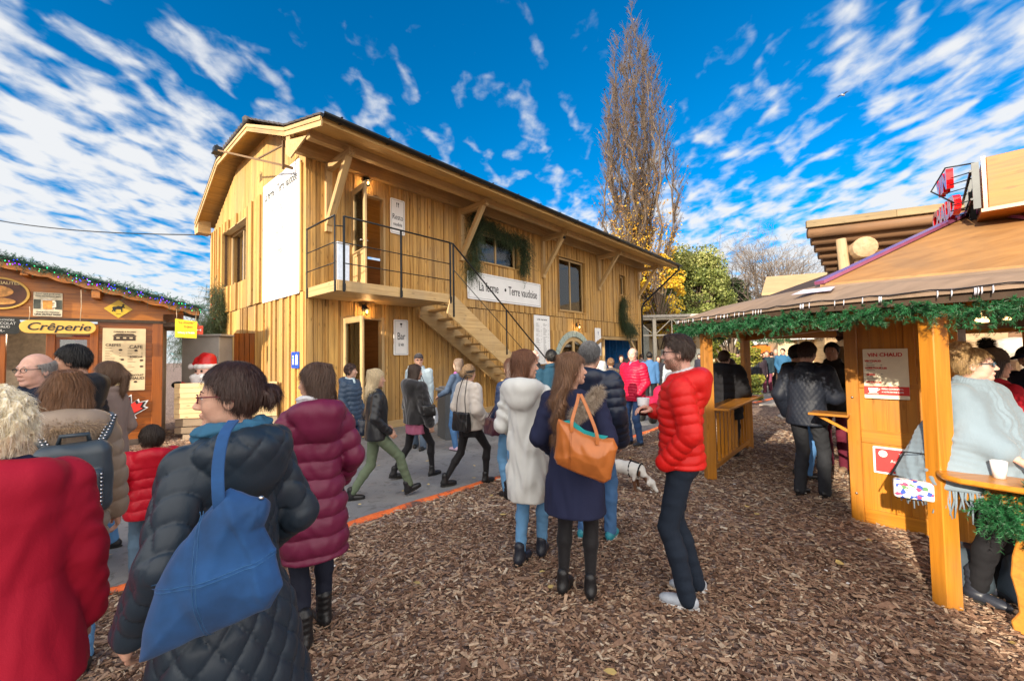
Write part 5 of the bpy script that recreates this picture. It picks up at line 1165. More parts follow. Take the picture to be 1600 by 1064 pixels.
# oval picture sign, slate board
t = thing('oval_sign', 'oval brown picture sign of cakes at the top left of the stall', 'sign'); t.matrix_world = onstall(-2.31, 3.04, .05)
m = MB(); m.prism([(math.cos(a)*.38, math.sin(a)*.30) for a in np.linspace(0, 2*math.pi, 40)[:-1]], .03); m.obj('rim', YEL, t, .004); m = MB(); m.prism([(math.cos(a)*.345, math.sin(a)*.265) for a in np.linspace(0, 2*math.pi, 40)[:-1]], .005, T_((0, 0, .03))); m.obj('picture', plain('oval_brown', (.09, .03, .015), .5, var=.5, scale=5), t)
m = MB(); m.prism([(-.2+math.cos(a)*.28, .03+math.sin(a)*.12) for a in np.linspace(0, 2*math.pi, 30)[:-1]], .012, T_((0.1, 0, .034))); m.prism([(.05+math.cos(a)*.16, -.15+math.sin(a)*.06) for a in np.linspace(0, 2*math.pi, 30)[:-1]], .012, T_((0, 0, .034))); m.obj('bread', plain('bread', (.55, .25, .06), .5, var=.5, scale=14), t)
text_join([('SPECIALITES', .075, T_((.06, .19, .04)), .95, 'CENTER', .001)], plain('oval_text', (.8, .62, .3)), t)
t = panel('slate_board', 'black slate board chalked with the hot chocolate price at the left edge', 'slate', onstall(-2.36, 2.44, .06), .62, .30, plain('slate', (.02, .022, .022), .7), border=0, corner=.05)
text_join([('SAINT HONORE', .045, T_((.1, .11, .002)), .9, 'CENTER'), ('CHOCOLAT', .07, T_((.1, .045, .002)), .85, 'CENTER'), ('CHAUD', .06, T_((.1, -.02, .002)), .9, 'CENTER'), ('4.-', .07, T_((.1, -.09, .002)), .9, 'CENTER')], plain('chalk', (.65, .65, .62), .9), t)
# maple leaf cut-out
t = thing('maple_leaf', 'red maple leaf cut-out with black and white edges low on the stall wall', 'sign'); t.matrix_world = onstall(-.62, .72, .04)
half = [(0, .46), (.07, .30), (.12, .34), (.13, .16), (.22, .24), (.24, .17), (.36, .20), (.31, .08), (.36, .04), (.17, -.10), (.20, -.17), (.03, -.14), (.03, -.38)]
def leafpoly(k): return [(x*k*1.12, y*k) for x, y in half]+[(-x*k*1.12, y*k) for x, y in half[::-1][:-1]]
for i, (k, c) in enumerate(((1.0, (.85, .85, .85)), (.90, (.01, .01, .01)), (.78, (.65, .03, .02)))):
    m = MB(); m.prism(leafpoly(k), .012, T_((0, 0, .012*i))); m.obj(('leaf_edge', 'leaf_outline', 'leaf_face')[i], plain('leafc%d' % i, c, .4, var=.05), t)
# yellow hanging sign and little red one
t = thing('hanging_sign', 'yellow hanging card advertising a whisky shooter at the stall corner', 'sign'); t.matrix_world = onstall(.38, 2.45, .42)
m = MB(); m.prism([(-.17, -.2), (.2, -.22), (.21, .15), (-.17, .2)], .01); m.obj('card', plain('sign_yellow', (.88, .72, .02), .4, var=.03), t)
text_join([('"Le shooter"', .07, T_((.02, .12, .012)), .8, 'CENTER'), ('Ti-Jean', .07, T_((.05, .03, .012)), .8, 'CENTER')], plain('ink_orange', (.7, .15, .02)), t); text_join([('Whisky à l\'érable', .058, T_((.02, -.10, .012)), .72, 'CENTER', .002)], plain('white_ink', (.9, .9, .9)), t, 'white_lettering')
m = MB(); m.tube([(-.14, .18, 0), (-.15, .42, -.02)], .006, 5); m.tube([(.18, .14, 0), (.19, .38, -.02)], .006, 5); m.obj('rope', plain('rope', (.55, .42, .28)), t)
t = thing('red_tag', 'small red card hanging behind the yellow sign at the stall corner', 'sign'); t.matrix_world = onstall(.62, 2.42, .34); m = MB(); m.box((0, 0, 0), (.15, .2, .01)); m.box((-.03, .12, 0), (.04, .04, .012)); m.obj('card', plain('tag_red', (.75, .08, .03), .4), t); m = MB(); m.prism([(-.04, .03), (0, .0), (.04, .03), (.04, -.03), (0, 0), (-.04, -.03)], .004, T_((0, 0, .006))); m.obj('bow_mark', plain('white_ink', (.9, .9, .9)), t)
# roof garland with coloured lights
gp = [CM @ Vector((s, -.40, rz(s)+.02)) for s in np.linspace(.68, -2.9, 18)]
PINE = (.03, .12, .075)
garland('roof_garland', 'bluish green fir garland running down the edge of the crêperie roof', 'garland', gp, 430, .17, PINE, spread=.8, drop=-.2, rad=.03, per=34, nl=.026, nw=.0045, seed=21)
for ci, (cn, cc) in enumerate((('blue', (.02, .03, 1)), ('violet', (.3, .02, .9)), ('green', (.02, .7, .2)))):
    m = MB(); rr = random.Random(ci)
    for k in range(34):
        s = rr.uniform(-2.9, .65); p = CM @ Vector((s, -.44-rr.uniform(0, .05), rz(s)+rr.uniform(-.09, .04))); m.lathe([(.0001, -.010), (.007, -.004), (.007, .004), (.0001, .010)], 6, T_(p))
    tag(m.obj('fairy_lights', plain('fairy_'+cn, cc, .3, emit=cc, es=2.2)), 'tiny %s fairy lights threaded in the crêperie roof garland' % cn, 'fairy lights', 'fairy lights in the roof garland')
# pallet wall, cabinet, santa
t = thing('pallet_wall', 'low wall of pale horizontal pallet planks between stall and chalet', 'wall', (-7.55, 9.25, 0), math.atan2(.25, 2.0))
m = MB(); 
for i in range(7): m.bx(.0, 2.15, -.02-.006*(i % 2), .01, .46+i*.112, .46+i*.112+.106)
m.obj('planks', wood('fresh_plank', (.72, .52, .27), (.55, .36, .16), .6, .2, .8), t)
m = MB(); m.bx(0.2, 2.1, -.05, .4, 0, .10); m.bx(0, 2.1, 0, .03, .12, .26); m.bx(0, 2.1, 0.02, .04, .28, .44)
for x in (.8, 1.5, 2.1): m.bx(x-.05, x+.05, .012, .1, .1, 1.22)
m.obj('base_timbers', wood('grey_plank', (.36, .27, .19), (.2, .15, .1)), t)
m = MB(); m.box((-7.9, 10.7, 1.2), (.95, .5, 2.3)); m.box((-7.9, 10.7, 2.38), (1.1, .6, .05)); tag(m.obj('grey_cabinet', plain('grey_panel', (.42, .42, .40), .6, var=.1, scale=3), None, .01), 'plain grey cabinet behind the pallet wall', 'cabinet')
m = MB()
for k in range(6): m.bx(-7.35+k*.14, -7.23+k*.14, 10.9, 10.93+.01*(k % 2), 0, 2.45)
tag(m.obj('plank_screen', W_BROWN), 'brown plank screen behind the santa', 'screen')
t = thing('inflatable_santa', 'inflatable santa with white beard and red hat behind the pallet wall', 'decoration', (-7.28, 9.85, .10), R(175))
RED_I = plain('inflatable_red', (.62, .015, .02), .35, var=.06, scale=5); WH_I = plain('inflatable_white', (.80, .80, .82), .5, var=.04)
s = S(); s.lathe([(0, 0, 0, .25, .22), (.3, 0, 0, .34, .3), (.7, 0, 0, .34, .3), (1.0, 0, 0, .24, .22)], .08); s.cap((.28, 0, .8), (.55, .1, 1.05), .11, .10, .06); s.cap((-.28, 0, .8), (-.42, .1, 1.25), .11, .09, .06); V, F = s.mesh(.02); np_mesh('coat', V, F, RED_I, t)
s = S(); s.ell((0, .02, 1.33), (.23, .22, .26), .03); V, F = s.mesh(.015); np_mesh('face', V, F, plain('santa_skin', (.75, .45, .36), .5), t)
s = S(); s.ell((0, .14, 1.16), (.25, .17, .22), .05); s.ell((.1, .22, 1.26), (.13, .08, .07), .04); s.ell((-.1, .22, 1.26), (.13, .08, .07), .04); s.chain([(math.cos(a)*.22, math.sin(a)*.2, 1.50) for a in np.linspace(0, 2*math.pi, 13)], [.055]*13, .03); V, F = s.mesh(.012); np_mesh('beard_and_brim', V, F, WH_I, t)
s = S(); s.chain([(0, 0, 1.5), (0, -.02, 1.66), (.1, -.04, 1.72), (.24, -.02, 1.66), (.34, 0, 1.55)], [.21, .16, .10, .07, .05], .06); V, F = s.mesh(.014); np_mesh('hat', V, F, RED_I, t)
s = S(); s.ell((.38, .02, 1.50), (.075, .075, .075)); V, F = s.mesh(.012); np_mesh('pompom', V, F, WH_I, t)
for q in (-1, 1):
    m = MB(); m.lathe([(.0001, -.03), (.018, -.02), (.024, 0), (.018, .02), (.0001, .03)], 10, T_((q*.07, .235, 1.40))); m.obj('eye', INK, t)
s = S(); s.ell((0, .25, 1.34), (.035, .03, .03)); V, F = s.mesh(.008); np_mesh('nose', V, F, plain('santa_skin', (.75, .45, .36)), t)
for q, p in ((1, (.62, .14, 1.08)), (-1, (-.44, .12, 1.34))):
    s = S(); s.ell(p, (.13, .1, .085)); V, F = s.mesh(.012); np_mesh('mitten', V, F, plain('mitten_black', (.02, .02, .02), .5), t)
# overhead cable
m = MB(); a = D(-200, 300, 16); b = FW(0, DEP, 6.0); m.tube([a.lerp(b, k/16)-Vector((0, 0, .5*math.sin(math.pi*k/16))) for k in range(17)], .018, 5); tag(m.obj('overhead_cable', BLACK), 'thin black overhead cable running to the rear of the chalet', 'cable')
# ------------------------------------------------------------------ mulled wine pavilion on the right
PC = Vector((5.2, 4.6, 0))
pv = thing('wine_pavilion', 'honey-varnished octagonal timber pavilion with plywood roof and green garlands', 'pavilion', PC)
PW = T_(-PC)
def po(m, name, mat, parent=None, bevel=0):
    o = m.obj(name, mat, parent or pv, bevel)
    if (parent or pv) is pv: o.location = -PC
    return o
A_ = Vector((2.70, 5.74, 0)); B_ = Vector((4.26, 7.55, 0)); C_ = Vector((2.90, 2.84, 0))
ringp = [A_, B_, Vector((6.4, 7.7, 0)), Vector((7.8, 6.2, 0)), Vector((7.8, 3.4, 0)), Vector((6.4, 1.7, 0)), Vector((4.35, 1.35, 0)), C_]
V0 = Vector((2.34, 5.85, 2.19)); V1 = D(1262, 473, 3.40); V2 = G(1600, 441, 2.09); V2 = V1+(V2-V1)*1.9
eave = [V0, V1, V2, Vector((6.3, .9, 2.15)), Vector((8.3, 2.9, 2.2)), Vector((8.3, 6.5, 2.2)), Vector((6.6, 8.3, 2.2)), Vector((4.1, 8.05, 2.2))]
inn = [Vector((2.88, 5.6, 2.36)), D(1290, 444, 3.80), G(1600, 415, 2.35), Vector((6.1, 1.5, 2.36)), Vector((7.8, 3.1, 2.36)), Vector((7.8, 6.2, 2.36)), Vector((6.4, 7.75, 2.36)), Vector((4.4, 7.5, 2.36))]
inn[2] = inn[1]+(inn[2]-inn[1])*1.75
apex = Vector((5.2, 4.6, 3.22))
PLY = wood('plywood', (.42, .215, .075), (.30, .14, .045), .6, .12, .25, grain=.35); PLYG = wood('weathered_ply', (.31, .215, .15), (.21, .145, .10), .7, .12, .2, grain=.4)
m = MB(); th = Vector((0, 0, -.03))
for i in range(8):
    j = (i+1) % 8; q = [eave[i], eave[j], inn[j], inn[i]]; m.add(q+[p+th for p in q], [(0, 1, 2, 3), (7, 6, 5, 4), (0, 4, 5, 1), (1, 5, 6, 2), (2, 6, 7, 3), (3, 7, 4, 0)])
roof_s = po(m, 'eave_boards', PLYG)
m = MB(); lift = Vector((0, 0, .025))
for i in range(8):
    if i in (0, 7): continue
    j = (i+1) % 8; oi = (inn[i]-apex)*.03; oj = (inn[j]-apex)*.03; q = [inn[i]+oi+lift, inn[j]+oj+lift, apex+lift]; m.add(q+[p+th for p in q], [(0, 1, 2), (5, 4, 3), (0, 3, 4, 1), (1, 4, 5, 2), (2, 5, 3, 0)])
roof_u = po(m, 'roof', PLY)
m = MB(); lowc = Vector((apex.x, apex.y, 2.34))
for i in (1, 7): a_ = inn[i]; z0 = Vector((a_.x, a_.y, 2.33)); pz = [a_+lift, apex+lift, lowc, z0]; nn_ = (apex-a_).cross(Vector((0, 0, 1))).normalized()*(.015); m.add([p+nn_ for p in pz]+[p-nn_ for p in pz], [(0, 1, 2, 3), (7, 6, 5, 4), (0, 4, 5, 1), (1, 5, 6, 2), (2, 6, 7, 3), (3, 7, 4, 0)])
po(m, 'gable_board', PLY)
m = MB(); q = [inn[7], inn[0], inn[1], lowc]; q = [Vector((p.x, p.y, 2.345)) for p in q]; m.add(q+[p+th for p in q], [(0, 1, 2, 3), (7, 6, 5, 4), (0, 4, 5, 1), (1, 5, 6, 2), (2, 6, 7, 3), (3, 7, 4, 0)]); po(m, 'flat_roof', PLYG)
m = MB()
for i in (1, 2, 3, 4, 5, 6, 7): m.beam(inn[i]+(inn[i]-apex)*.035+Vector((0, 0, .040)), apex+Vector((0, 0, .055)), .085, .03)
po(m, 'hip_flashing', plain('purple_flashing', (.34, .10, .20), .25, .3, var=.1, coat=.4))
# flyer stuck at the roof corner, small bits
m = MB(); c = V1.lerp(inn[1], .45)+Vector((.02, .02, .03)); m.add([c+Vector((-.16, .10, -.02)), c+Vector((.02, -.13, -.02)), c+Vector((.14, -.03, .03)), c+Vector((-.02, .14, .03))], [(0, 1, 2, 3)])
o = m.obj('flyer', plain('flyer_lilac', (.62, .55, .66), .5, var=.3, scale=25)); tag(o, 'crumpled lilac flyer lying on the pavilion roof corner', 'flyer')
m = MB()
for (x, y) in ((1492, 414),):
    c = D(x, y, 3.75); m.box((0, 0, 0), (.07, .05, .003)); o = m.obj('paper_scrap', WHITE); o.location = (c.x, c.y, c.z+.0); o.rotation_euler = (.2, .25, .4); tag(o, 'small white paper scrap on the pavilion roof', 'paper')
# posts, ring beams, radial beams
def psquare(p, w, z1, name='post', twist=0.0):
    m = MB(); m.box((p.x, p.y, z1/2), (w, w, z1), Matrix.Rotation(twist, 4, 'Z')); po(m, name, W_HONEY, None, .006)
for i, p in enumerate(ringp): psquare(p, .122 if i < 7 else .108, 2.0 if i < 7 else 2.05, twist=[0, R(0), 0, 0, 0, 0, 0, R(0)][i])
m = MB()
for i in range(8): a, b = ringp[i], ringp[(i+1) % 8]; z = 2.035; m.beam(Vector((a.x, a.y, z)), Vector((b.x, b.y, z)), .07, .13)
po(m, 'ring_beam', W_HONEY, None, .005)
m = MB()
for i, p in enumerate(ringp): m.beam(Vector((p.x, p.y, 1.99)), Vector((PC.x, PC.y, 2.9 if i > 1 and i < 7 else 2.22)), .06, .12)
po(m, 'rafter', W_HONEY)
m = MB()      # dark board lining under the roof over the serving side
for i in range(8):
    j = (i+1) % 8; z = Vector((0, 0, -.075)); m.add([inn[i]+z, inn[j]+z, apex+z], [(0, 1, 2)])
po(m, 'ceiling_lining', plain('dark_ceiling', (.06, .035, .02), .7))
# bar rail between posts A and B
m = MB(); d = (B_-A_).normalized(); nrm = Vector((d.y, -d.x, 0)); up = Vector((0, 0, 1))
m.beam(A_+d*-.02+nrm*.10+up*.955, B_+d*-.03+nrm*.10+up*.955, .34, .035); po(m, 'bar_top', W_HONEY, None, .008)
m = MB(); m.beam(A_+d*.06+up*.13, B_-d*.06+up*.13, .07, .07); m.beam(A_+d*.06+up*.90, B_-d*.06+up*.90, .06, .07)
po(m, 'bar_rail', W_HONEY, None, .004)
for k in range(1, 11):
    m = MB(); p = A_.lerp(B_, k/11.3+.02); m.box((p.x, p.y, .51), (.038, .038, .72), Matrix.Rotation(math.atan2(d.y, d.x), 4, 'Z')); po(m, 'baluster', W_HONEY)
# counter to the right of post C with shaped leg
e1 = Vector((.60, -.80, 0)); cst = Vector((2.84, 2.72, .90)); no = Vector((-.80, -.60, 0))
m = MB(); poly = []
def cp(s, t): q = cst+e1*s+no*t; return (q.x, q.y)
pl = [cp(-.06, .0), cp(-.075, -.06), cp(-.05, -.14), cp(.0, -.18), cp(2.0, -.2), cp(2.0, .14), cp(.05, .12), cp(-.03, .07)]
m.prism(pl, .035, T_((0, 0, .885))); po(m, 'counter_top', W_HONEY, None, .01)
m = MB(); m.beam(C_+e1*.08+Vector((0, 0, .80)), C_+e1*2+Vector((0, 0, .80)), .03, .13); po(m, 'counter_apron', W_HONEY, None, .004)
prof = [(.095, .0), (.105, .06), (.07, .13), (.075, .22), (.095, .34), (.085, .46), (.065, .55), (.075, .62), (.10, .68), (.095, .73), (.07, .80), (.07, .87)]
for k, s in enumerate((.38, 1.05, 1.6)):
    c = C_+e1*s+no*.02; M = T_(c) @ Matrix(((e1.x, 0, no.x, 0), (e1.y, 0, no.y, 0), (0, 1, 0, 0), (0, 0, 0, 1))); m = MB(); m.prism([(w, z) for w, z in prof]+[(-w, z) for w, z in prof[::-1]], .035, M); po(m, 'shaped_leg', W_HONEY, None, .006)
# kiosk wall panel with menu
P_ = Vector((3.49, 4.29, 0)); pd = Vector((.667, -.745, 0)); pn = Vector((-.745, -.667, 0))
PM = Matrix(((pd.x, 0, pn.x, P_.x), (pd.y, 0, pn.y, P_.y), (0, 1, 0, 0), (0, 0, 0, 1)))      # local x along the panel, y up, z towards the viewer
m = MB()
def pb(x0, x1, z0, z1, y0, y1, **k): m.box(PM @ Vector(((x0+x1)/2, (z0+z1)/2, (y0+y1)/2)), (x1-x0, z1-z0, y1-y0), PM, **k)
pb(-.03, .075, 0, 2.2, -.05, .03); pb(.68, .78, 0, 2.2, -.05, .03); po(m, 'corner_post', W_HONEY, None, .006)
m = MB()
for a, b in ((0, .14), (.80, .93), (1.35, 1.4), (2.05, 2.2)): pb(.075, .68, a, b, -.04, .012)
pb(.42, .50, .14, 2.05, -.039, .009); po(m, 'panel_frame', W_HONEY, None, .004)
m = MB()
for i in range(6): pb(.075+i*.1, .075+i*.1+.099, .14, 2.05, -.035-.0008*i, -.006)
po(m, 'panel_boards', W_HONEY)
m = MB(); 
q = [Vector((3.99, 3.73, 0)), Vector((5.6, 2.3, 0)), Vector((7.0, 2.7, 0)), Vector((7.4, 4.3, 0)), Vector((6.6, 6.0, 0)), Vector((5.0, 6.1, 0))]
for i in range(1, 2):
    a, b = q[i-1], q[i]; m.beam(Vector((a.x, a.y, .5)), Vector((b.x, b.y, .5)), .05, .95); m.beam(Vector((a.x, a.y, 1.0)), Vector((b.x, b.y, 1.0)), .3, .035)
po(m, 'serving_counter', W_HONEY, None, .004)
m = MB()
for (x, z) in ((.0, 1.25), (.0, .28)): m.lathe([(.0001, 0), (.012, 0), (.012, .004), (.0001, .006)], 10, PM @ T_((x+.02, z, .031)))
po(m, 'bolt', plain('steel', (.6, .6, .6), .25, 1))
m = MB(); m.lathe([(.0001, 0), (.02, 0), (.02, .006), (.0001, .008)], 12, T_((C_.x-.02, C_.y-.076, 1.98)) @ Matrix.Rotation(R(90), 4, 'X')); po(m, 'bolt', plain('steel', (.6, .6, .6), .25, 1))
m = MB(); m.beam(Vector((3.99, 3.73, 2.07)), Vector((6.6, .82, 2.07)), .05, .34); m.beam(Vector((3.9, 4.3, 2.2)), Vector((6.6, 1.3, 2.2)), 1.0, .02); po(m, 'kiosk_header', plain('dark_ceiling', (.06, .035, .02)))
# little drop shelf on the left of the panel
m = MB(); c = P_-pd*.14; m.box((c.x-.02, c.y+.03, 1.06), (.34, .26, .025), Matrix.Rotation(math.atan2(pd.y, pd.x), 4, 'Z')); m.beam(Vector((c.x-.12, c.y+.10, 1.05)), Vector((P_.x, P_.y, .88)), .03, .03); po(m, 'drop_shelf', W_HONEY, None, .004)
def onp(x, z, off=.014): return PM @ T_((x, z, off))
t = panel('wine_menu', 'cream mulled wine menu with a red band and white cup on the pavilion panel', 'menu', onp(.285, 1.495, .034), .33, .49, plain('menu_cream', (.80, .70, .50), .5, var=.04), border=0, corner=.006)
REDI = plain('menu_red', (.60, .03, .02), .5, var=.05); text_join([('VIN CHAUD', .052, T_((0, .185, .002)), .9, 'CENTER', .001), ('VIN CHAUD', .024, T_((-.09, .125, .002)), .95, 'CENTER', .001), ('AUSSI POUR LES', .024, T_((-.07, .055, .002)), .95, 'CENTER', .001), ('BIERES', .024, T_((-.11, -.01, .002)), .95, 'CENTER', .001), ('MINERALES', .024, T_((-.09, -.085, .002)), .95, 'CENTER', .001)], REDI, t)
menulines(t, .33, .4, rng, (-.14,), .105, -.11, 13, plain('brown_ink', (.06, .035, .02)), .004)
m = MB(); m.box((0, -.165, .002), (.33, .085, .003)); m.obj('red_band', REDI, t); m = MB(); m.prism([(-.135, -.14), (-.06, -.14), (-.07, -.185), (-.125, -.185)], .003, T_((0, 0, .004))); m.tube([(-.062, -.145, .005), (-.045, -.15, .005), (-.066, -.172, .005)], .004, 5); m.box((-.098, -.195, .005), (.08, .005, .003)); m.obj('cup_mark', WHITE, t)
text_join([('VERRE CONSIGNE 2.-', .018, T_((.045, -.148, .004)), .95, 'CENTER', .0005), ('A VOTRE BONNE SANTE', .015, T_((.045, -.178, .004)), .95, 'CENTER', .0005)], WHITE, t, 'white_lettering')
t = panel('red_notice', 'red and white notice with a round mark low on the pavilion panel', 'notice', onp(.36, .645, .013), .40, .26, WHITE, border=0, corner=.006)
m = MB(); m.box((0, 0, .002), (.365, .225, .003)); m.obj('red_field', plain('notice_red', (.72, .05, .05), .4, var=.05), t); m = MB(); m.prism([(-.125+math.cos(a)*.033, .065+math.sin(a)*.033) for a in np.linspace(0, 2*math.pi, 20)[:-1]], .003, T_((0, 0, .003))); m.obj('round_mark', WHITE, t)
text_join([('Ty Marché', .032, T_((.05, .07, .004)), .9, 'CENTER'), ('Au Vin Chaud', .04, T_((.03, .0, .004)), .9, 'CENTER')], WHITE, t)
# roof box with tube letters
bc = D(1538.5, 300, 3.95); bz0 = D(1539, 326, 3.95).z; bz1 = D(1538, 247, 3.95).z; f1 = Vector((.707, -.707, 0)); f2 = Vector((.707, .707, 0)); LB = 1.5
bt = thing('roof_sign_box', 'square honey-wood box on top of the pavilion roof carrying the red letters', 'sign box', (bc.x, bc.y, bz0), 0)
m = MB()
def bb(s0, s1, t0, t1, z0, z1):
    c = f1*((s0+s1)/2)+f2*((t0+t1)/2); m.box((c.x, c.y, (z0+z1)/2), (s1-s0, t1-t0, z1-z0), Matrix.Rotation(R(-45), 4, 'Z'))
H_ = bz1-bz0
bb(.02, LB, -.0, .03, 0, H_); bb(.0, .03, .02, LB, 0, H_); bb(LB-.03, LB, .03, LB, 0, H_); bb(.03, LB-.03, LB-.03, LB, 0, H_); m.obj('box_board', wood('amber_varnish', (.40, .15, .008), (.24, .08, .004), .45, .12, .4), bt, .004)
m = MB(); bb(-.03, LB+.03, -.03, LB+.03, -.035, -.001); bb(-.012, .016, -.012, .018, 0, H_+.01); m.obj('box_trim', W_ORANGE, bt)
nt_ = thing('neon_sign', 'glossy red tube letters standing on a black frame beside the roof box', 'neon sign', (bc.x, bc.y, bz0)); on = Vector((-.707, .707, 0))
m = MB()
for t_ in (.04, .55, 1.1): q = f2*t_; m.box((q+on*.05+Vector((0, 0, H_*.5))), (.03, .05, H_*.92), Matrix.Rotation(R(45), 4, 'Z'))
for z in (.12, .40): 
    m.beam(on*.08+f2*.02+Vector((0, 0, z)), on*.08+f2*1.35+Vector((0, 0, z)), .02, .02)
    for t_ in (.05, .3, .6, .9, 1.2): m.tube([on*.06+f2*t_+Vector((0, 0, z)), on*.22+f2*t_+Vector((0, 0, z-.02))], .006, 5)
m.tube([on*.05+f2*.04+Vector((0, 0, H_-.02)), on*.25+f2*.05+Vector((0, 0, H_+.0)), on*.36+f2*.1+Vector((0, 0, H_*.6)), on*.2+f2*.05+Vector((0, 0, .12))], .008, 6); m.obj('frame', BLACK, nt_)
M = Matrix(((-f2.x, 0, on.x, 0), (-f2.y, 0, on.y, 0), (0, 1, 0, 0), (0, 0, 0, 1))); RT = plain('red_tube', (.70, .006, .01), .12, var=.04, coat=.8)
for (w_, xx, zz_) in (('VIN', .95, .48), ('CHAUD', .72, .17)):
    text(w_, .27, RT, nt_, M @ T_((-xx if w_ != 'VIN' else -.62, zz_, .24)) @ Matrix.Rotation(R(10), 4, 'Y'), .9, 'letters', .028, 'CENTER', bold=.014)
# garlands along the eave, under the counter, inside; stars, bulbs, hanging bottle cluster
BRG = (.013, .095, .030)
def gar(label, pts, dens, L, seed, grp='garlands on the pavilion', **k): return garland('fir_garland', label, 'garland', pts, dens, L, BRG, grp, k.pop('spread', .8), k.pop('drop', .35), k.pop('rad', .035), k.pop('per', 44), k.pop('nl', .026), k.pop('nw', .0042), None, seed, needlemat('tinsel_green', BRG))
lo = Vector((0, 0, -.105)); ins = Vector((.05, .03, 0))
def gp_(a, b, n=9): return [a.lerp(b, k/n)+lo+ins+Vector((0, 0, -.03*math.sin(k*1.9))) for k in range(n+1)]
m = MB()
for a_, b_ in ((V0, V1), (V1, V2)): m.beam(a_+Vector((.03, .02, -.055)), b_+Vector((.03, .02, -.055)), .015, .055)
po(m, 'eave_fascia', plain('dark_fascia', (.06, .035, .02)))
gar('bright green garland under the left eave of the pavilion', gp_(V0, V1), 300, .10, 31)
gar('bright green garland under the right eave of the pavilion above the corner post', gp_(V1, V2), 300, .085, 32)
gar('green garland under the far eave behind the bar rail posts', gp_(eave[7], V0), 260, .11, 33)
gar('dark green garland along the far side of the pavilion inside', [eave[6]+lo, eave[5]+lo], 160, .11, 34); gar('dark green garland on the rear edge seen over the crowd', [eave[7]+lo, eave[6]+lo], 170, .11, 35)
gar('bushy green garland under the counter round the shaped leg', [C_+e1*s+no*.07+Vector((0, 0, z)) for s, z in ((.22, .70), (.3, .78), (.45, .80), (.7, .80), (1.2, .8))], 620, .13, 36, rad=.05)
gar('loose end of green garland hanging down the shaped leg', [C_+e1*s+no*.08+Vector((0, 0, z)) for s, z in ((.24, .76), (.30, .66), (.40, .60))], 420, .08, 37)
def star(p, r, label):
    m = MB(); q = [(math.sin(a)*(r if i % 2 == 0 else r*.45), math.cos(a)*(r if i % 2 == 0 else r*.45)) for i, a in enumerate(np.linspace(0, 2*math.pi, 11)[:-1])]; m.prism(q, .012, T_(p) @ Matrix.Rotation(R(90), 4, 'X') @ Matrix.Rotation(R(20), 4, 'Y')); m.tube([p+Vector((0, 0, r)), p+Vector((0, 0, r+.25))], .002, 4); tag(m.obj('wooden_star', wood('star_wood', (.6, .4, .2))), label, 'star', 'wooden stars hung in the pavilion')
star(D(1545, 489, 3.1), .045, 'larger wooden star hanging under the garland'); star(D(1522, 511, 3.6), .03, 'small wooden star hanging behind the larger star'); star(D(1590, 505, 3.9), .03, 'wooden star hanging at the right edge')
for i, (x, y, Y) in enumerate(((1534, 502, 3.5), (1573, 499, 3.5))):
    m = MB(); m.lathe([(.0001, .04), (.03, .035), (.045, 0), (.04, -.01), (.0001, -.012)], 12, T_(D(x, y, Y))); m.tube([D(x, y, Y)+Vector((0, 0, .035)), D(x, y, Y)+Vector((0, 0, .3))], .003, 4); tag(m.obj('ceiling_lamp', plain('warm_lamp', (1, .8, .5), .4, emit=(1, .6, .25), es=4)), ['small warm ceiling lamp just right of the corner post', 'small warm ceiling lamp nearer the right edge'][i], 'lamp', 'small lamps in the pavilion')
m = MB(); a = Vector((3.9, 3.9, 2.22)); b = Vector((6.2, 3.1, 2.2)); m.tube([a, b], .012, 6); tag(m.obj('lamp_rail', plain('steel', (.6, .6, .6))), 'thin steel rail carrying the small lamps under the ceiling', 'rail')
m = MB(); rr = random.Random(8); base = D(1320, 515, 4.6)
for k in range(26): p = base+Vector((rr.uniform(-.06, .06), rr.uniform(-.06, .06), rr.uniform(-.12, .12))); m.lathe([(.0001, -.035), (.02, -.02), (.027, 0), (.018, .02), (.0001, .03)], 7, T_(p) @ Matrix.Rotation(rr.uniform(0, 3), 4, 'X'))
tag(m.obj('pine_cone_bunch', plain('cone_brown', (.07, .035, .02), .5)), 'bunch of dark pine cones hanging beside the menu panel', 'pine cones')
m = MB(); m.tube([(0, 0, 0), (-.01, -.01, -.03), (-.004, 0, -.05)], .0035, 5); bulb0 = None
for k in range(60):
    a, b = (V0, V1) if k % 2 else (V1, V2); p = a.lerp(b, rr.random())+Vector((-.005, -.005, 0))
    if bulb0 is None: bulb0 = m.obj('icicle_light', plain('unlit_bulb', (.55, .55, .62), .2)); ob = bulb0
    else: ob = bulb0.copy(); COL.objects.link(ob)
    ob.location = p; tag(ob, 'tiny unlit clear bulb clipped along the pavilion eave', 'light', 'unlit bulbs along the pavilion eave')
m = MB(); pts = [V0+Vector((-.01, -.01, .0))]+[V0.lerp(V1, k/20)+Vector((-.012, -.01, .006*math.sin(k*2.3))) for k in range(1, 20)]+[V1.lerp(V2, k/20)+Vector((-.012, -.01, .006*math.sin(k*2.1))) for k in range(20)]; m.tube(pts, .004, 5); tag(m.obj('light_cable', BLACK), 'thin black light cable along the pavilion eave', 'cable')
# plate on the bar, cup, ashtray
m = MB(); c = B_-d*.45+nrm*.12+Vector((0, 0, .975)); m.lathe([(.0001, 0), (.10, 0), (.14, .012), (.14, .018), (.0001, .012)], 16, T_(c)); m.obj
o = m.obj('wooden_tray', W_BROWN); tag(o, 'round wooden tray with napkins at the far end of the bar', 'tray')
m = MB(); m.box(c+Vector((.0, .02, .035)), (.09, .07, .03)); m.box(c+Vector((-.05, -.01, .03)), (.06, .07, .02), Matrix.Rotation(.5, 4, 'Z')); tag(m.obj('napkins', plain('napkin', (.6, .5, .4))), 'crumpled paper napkins lying on the wooden tray', 'napkins')
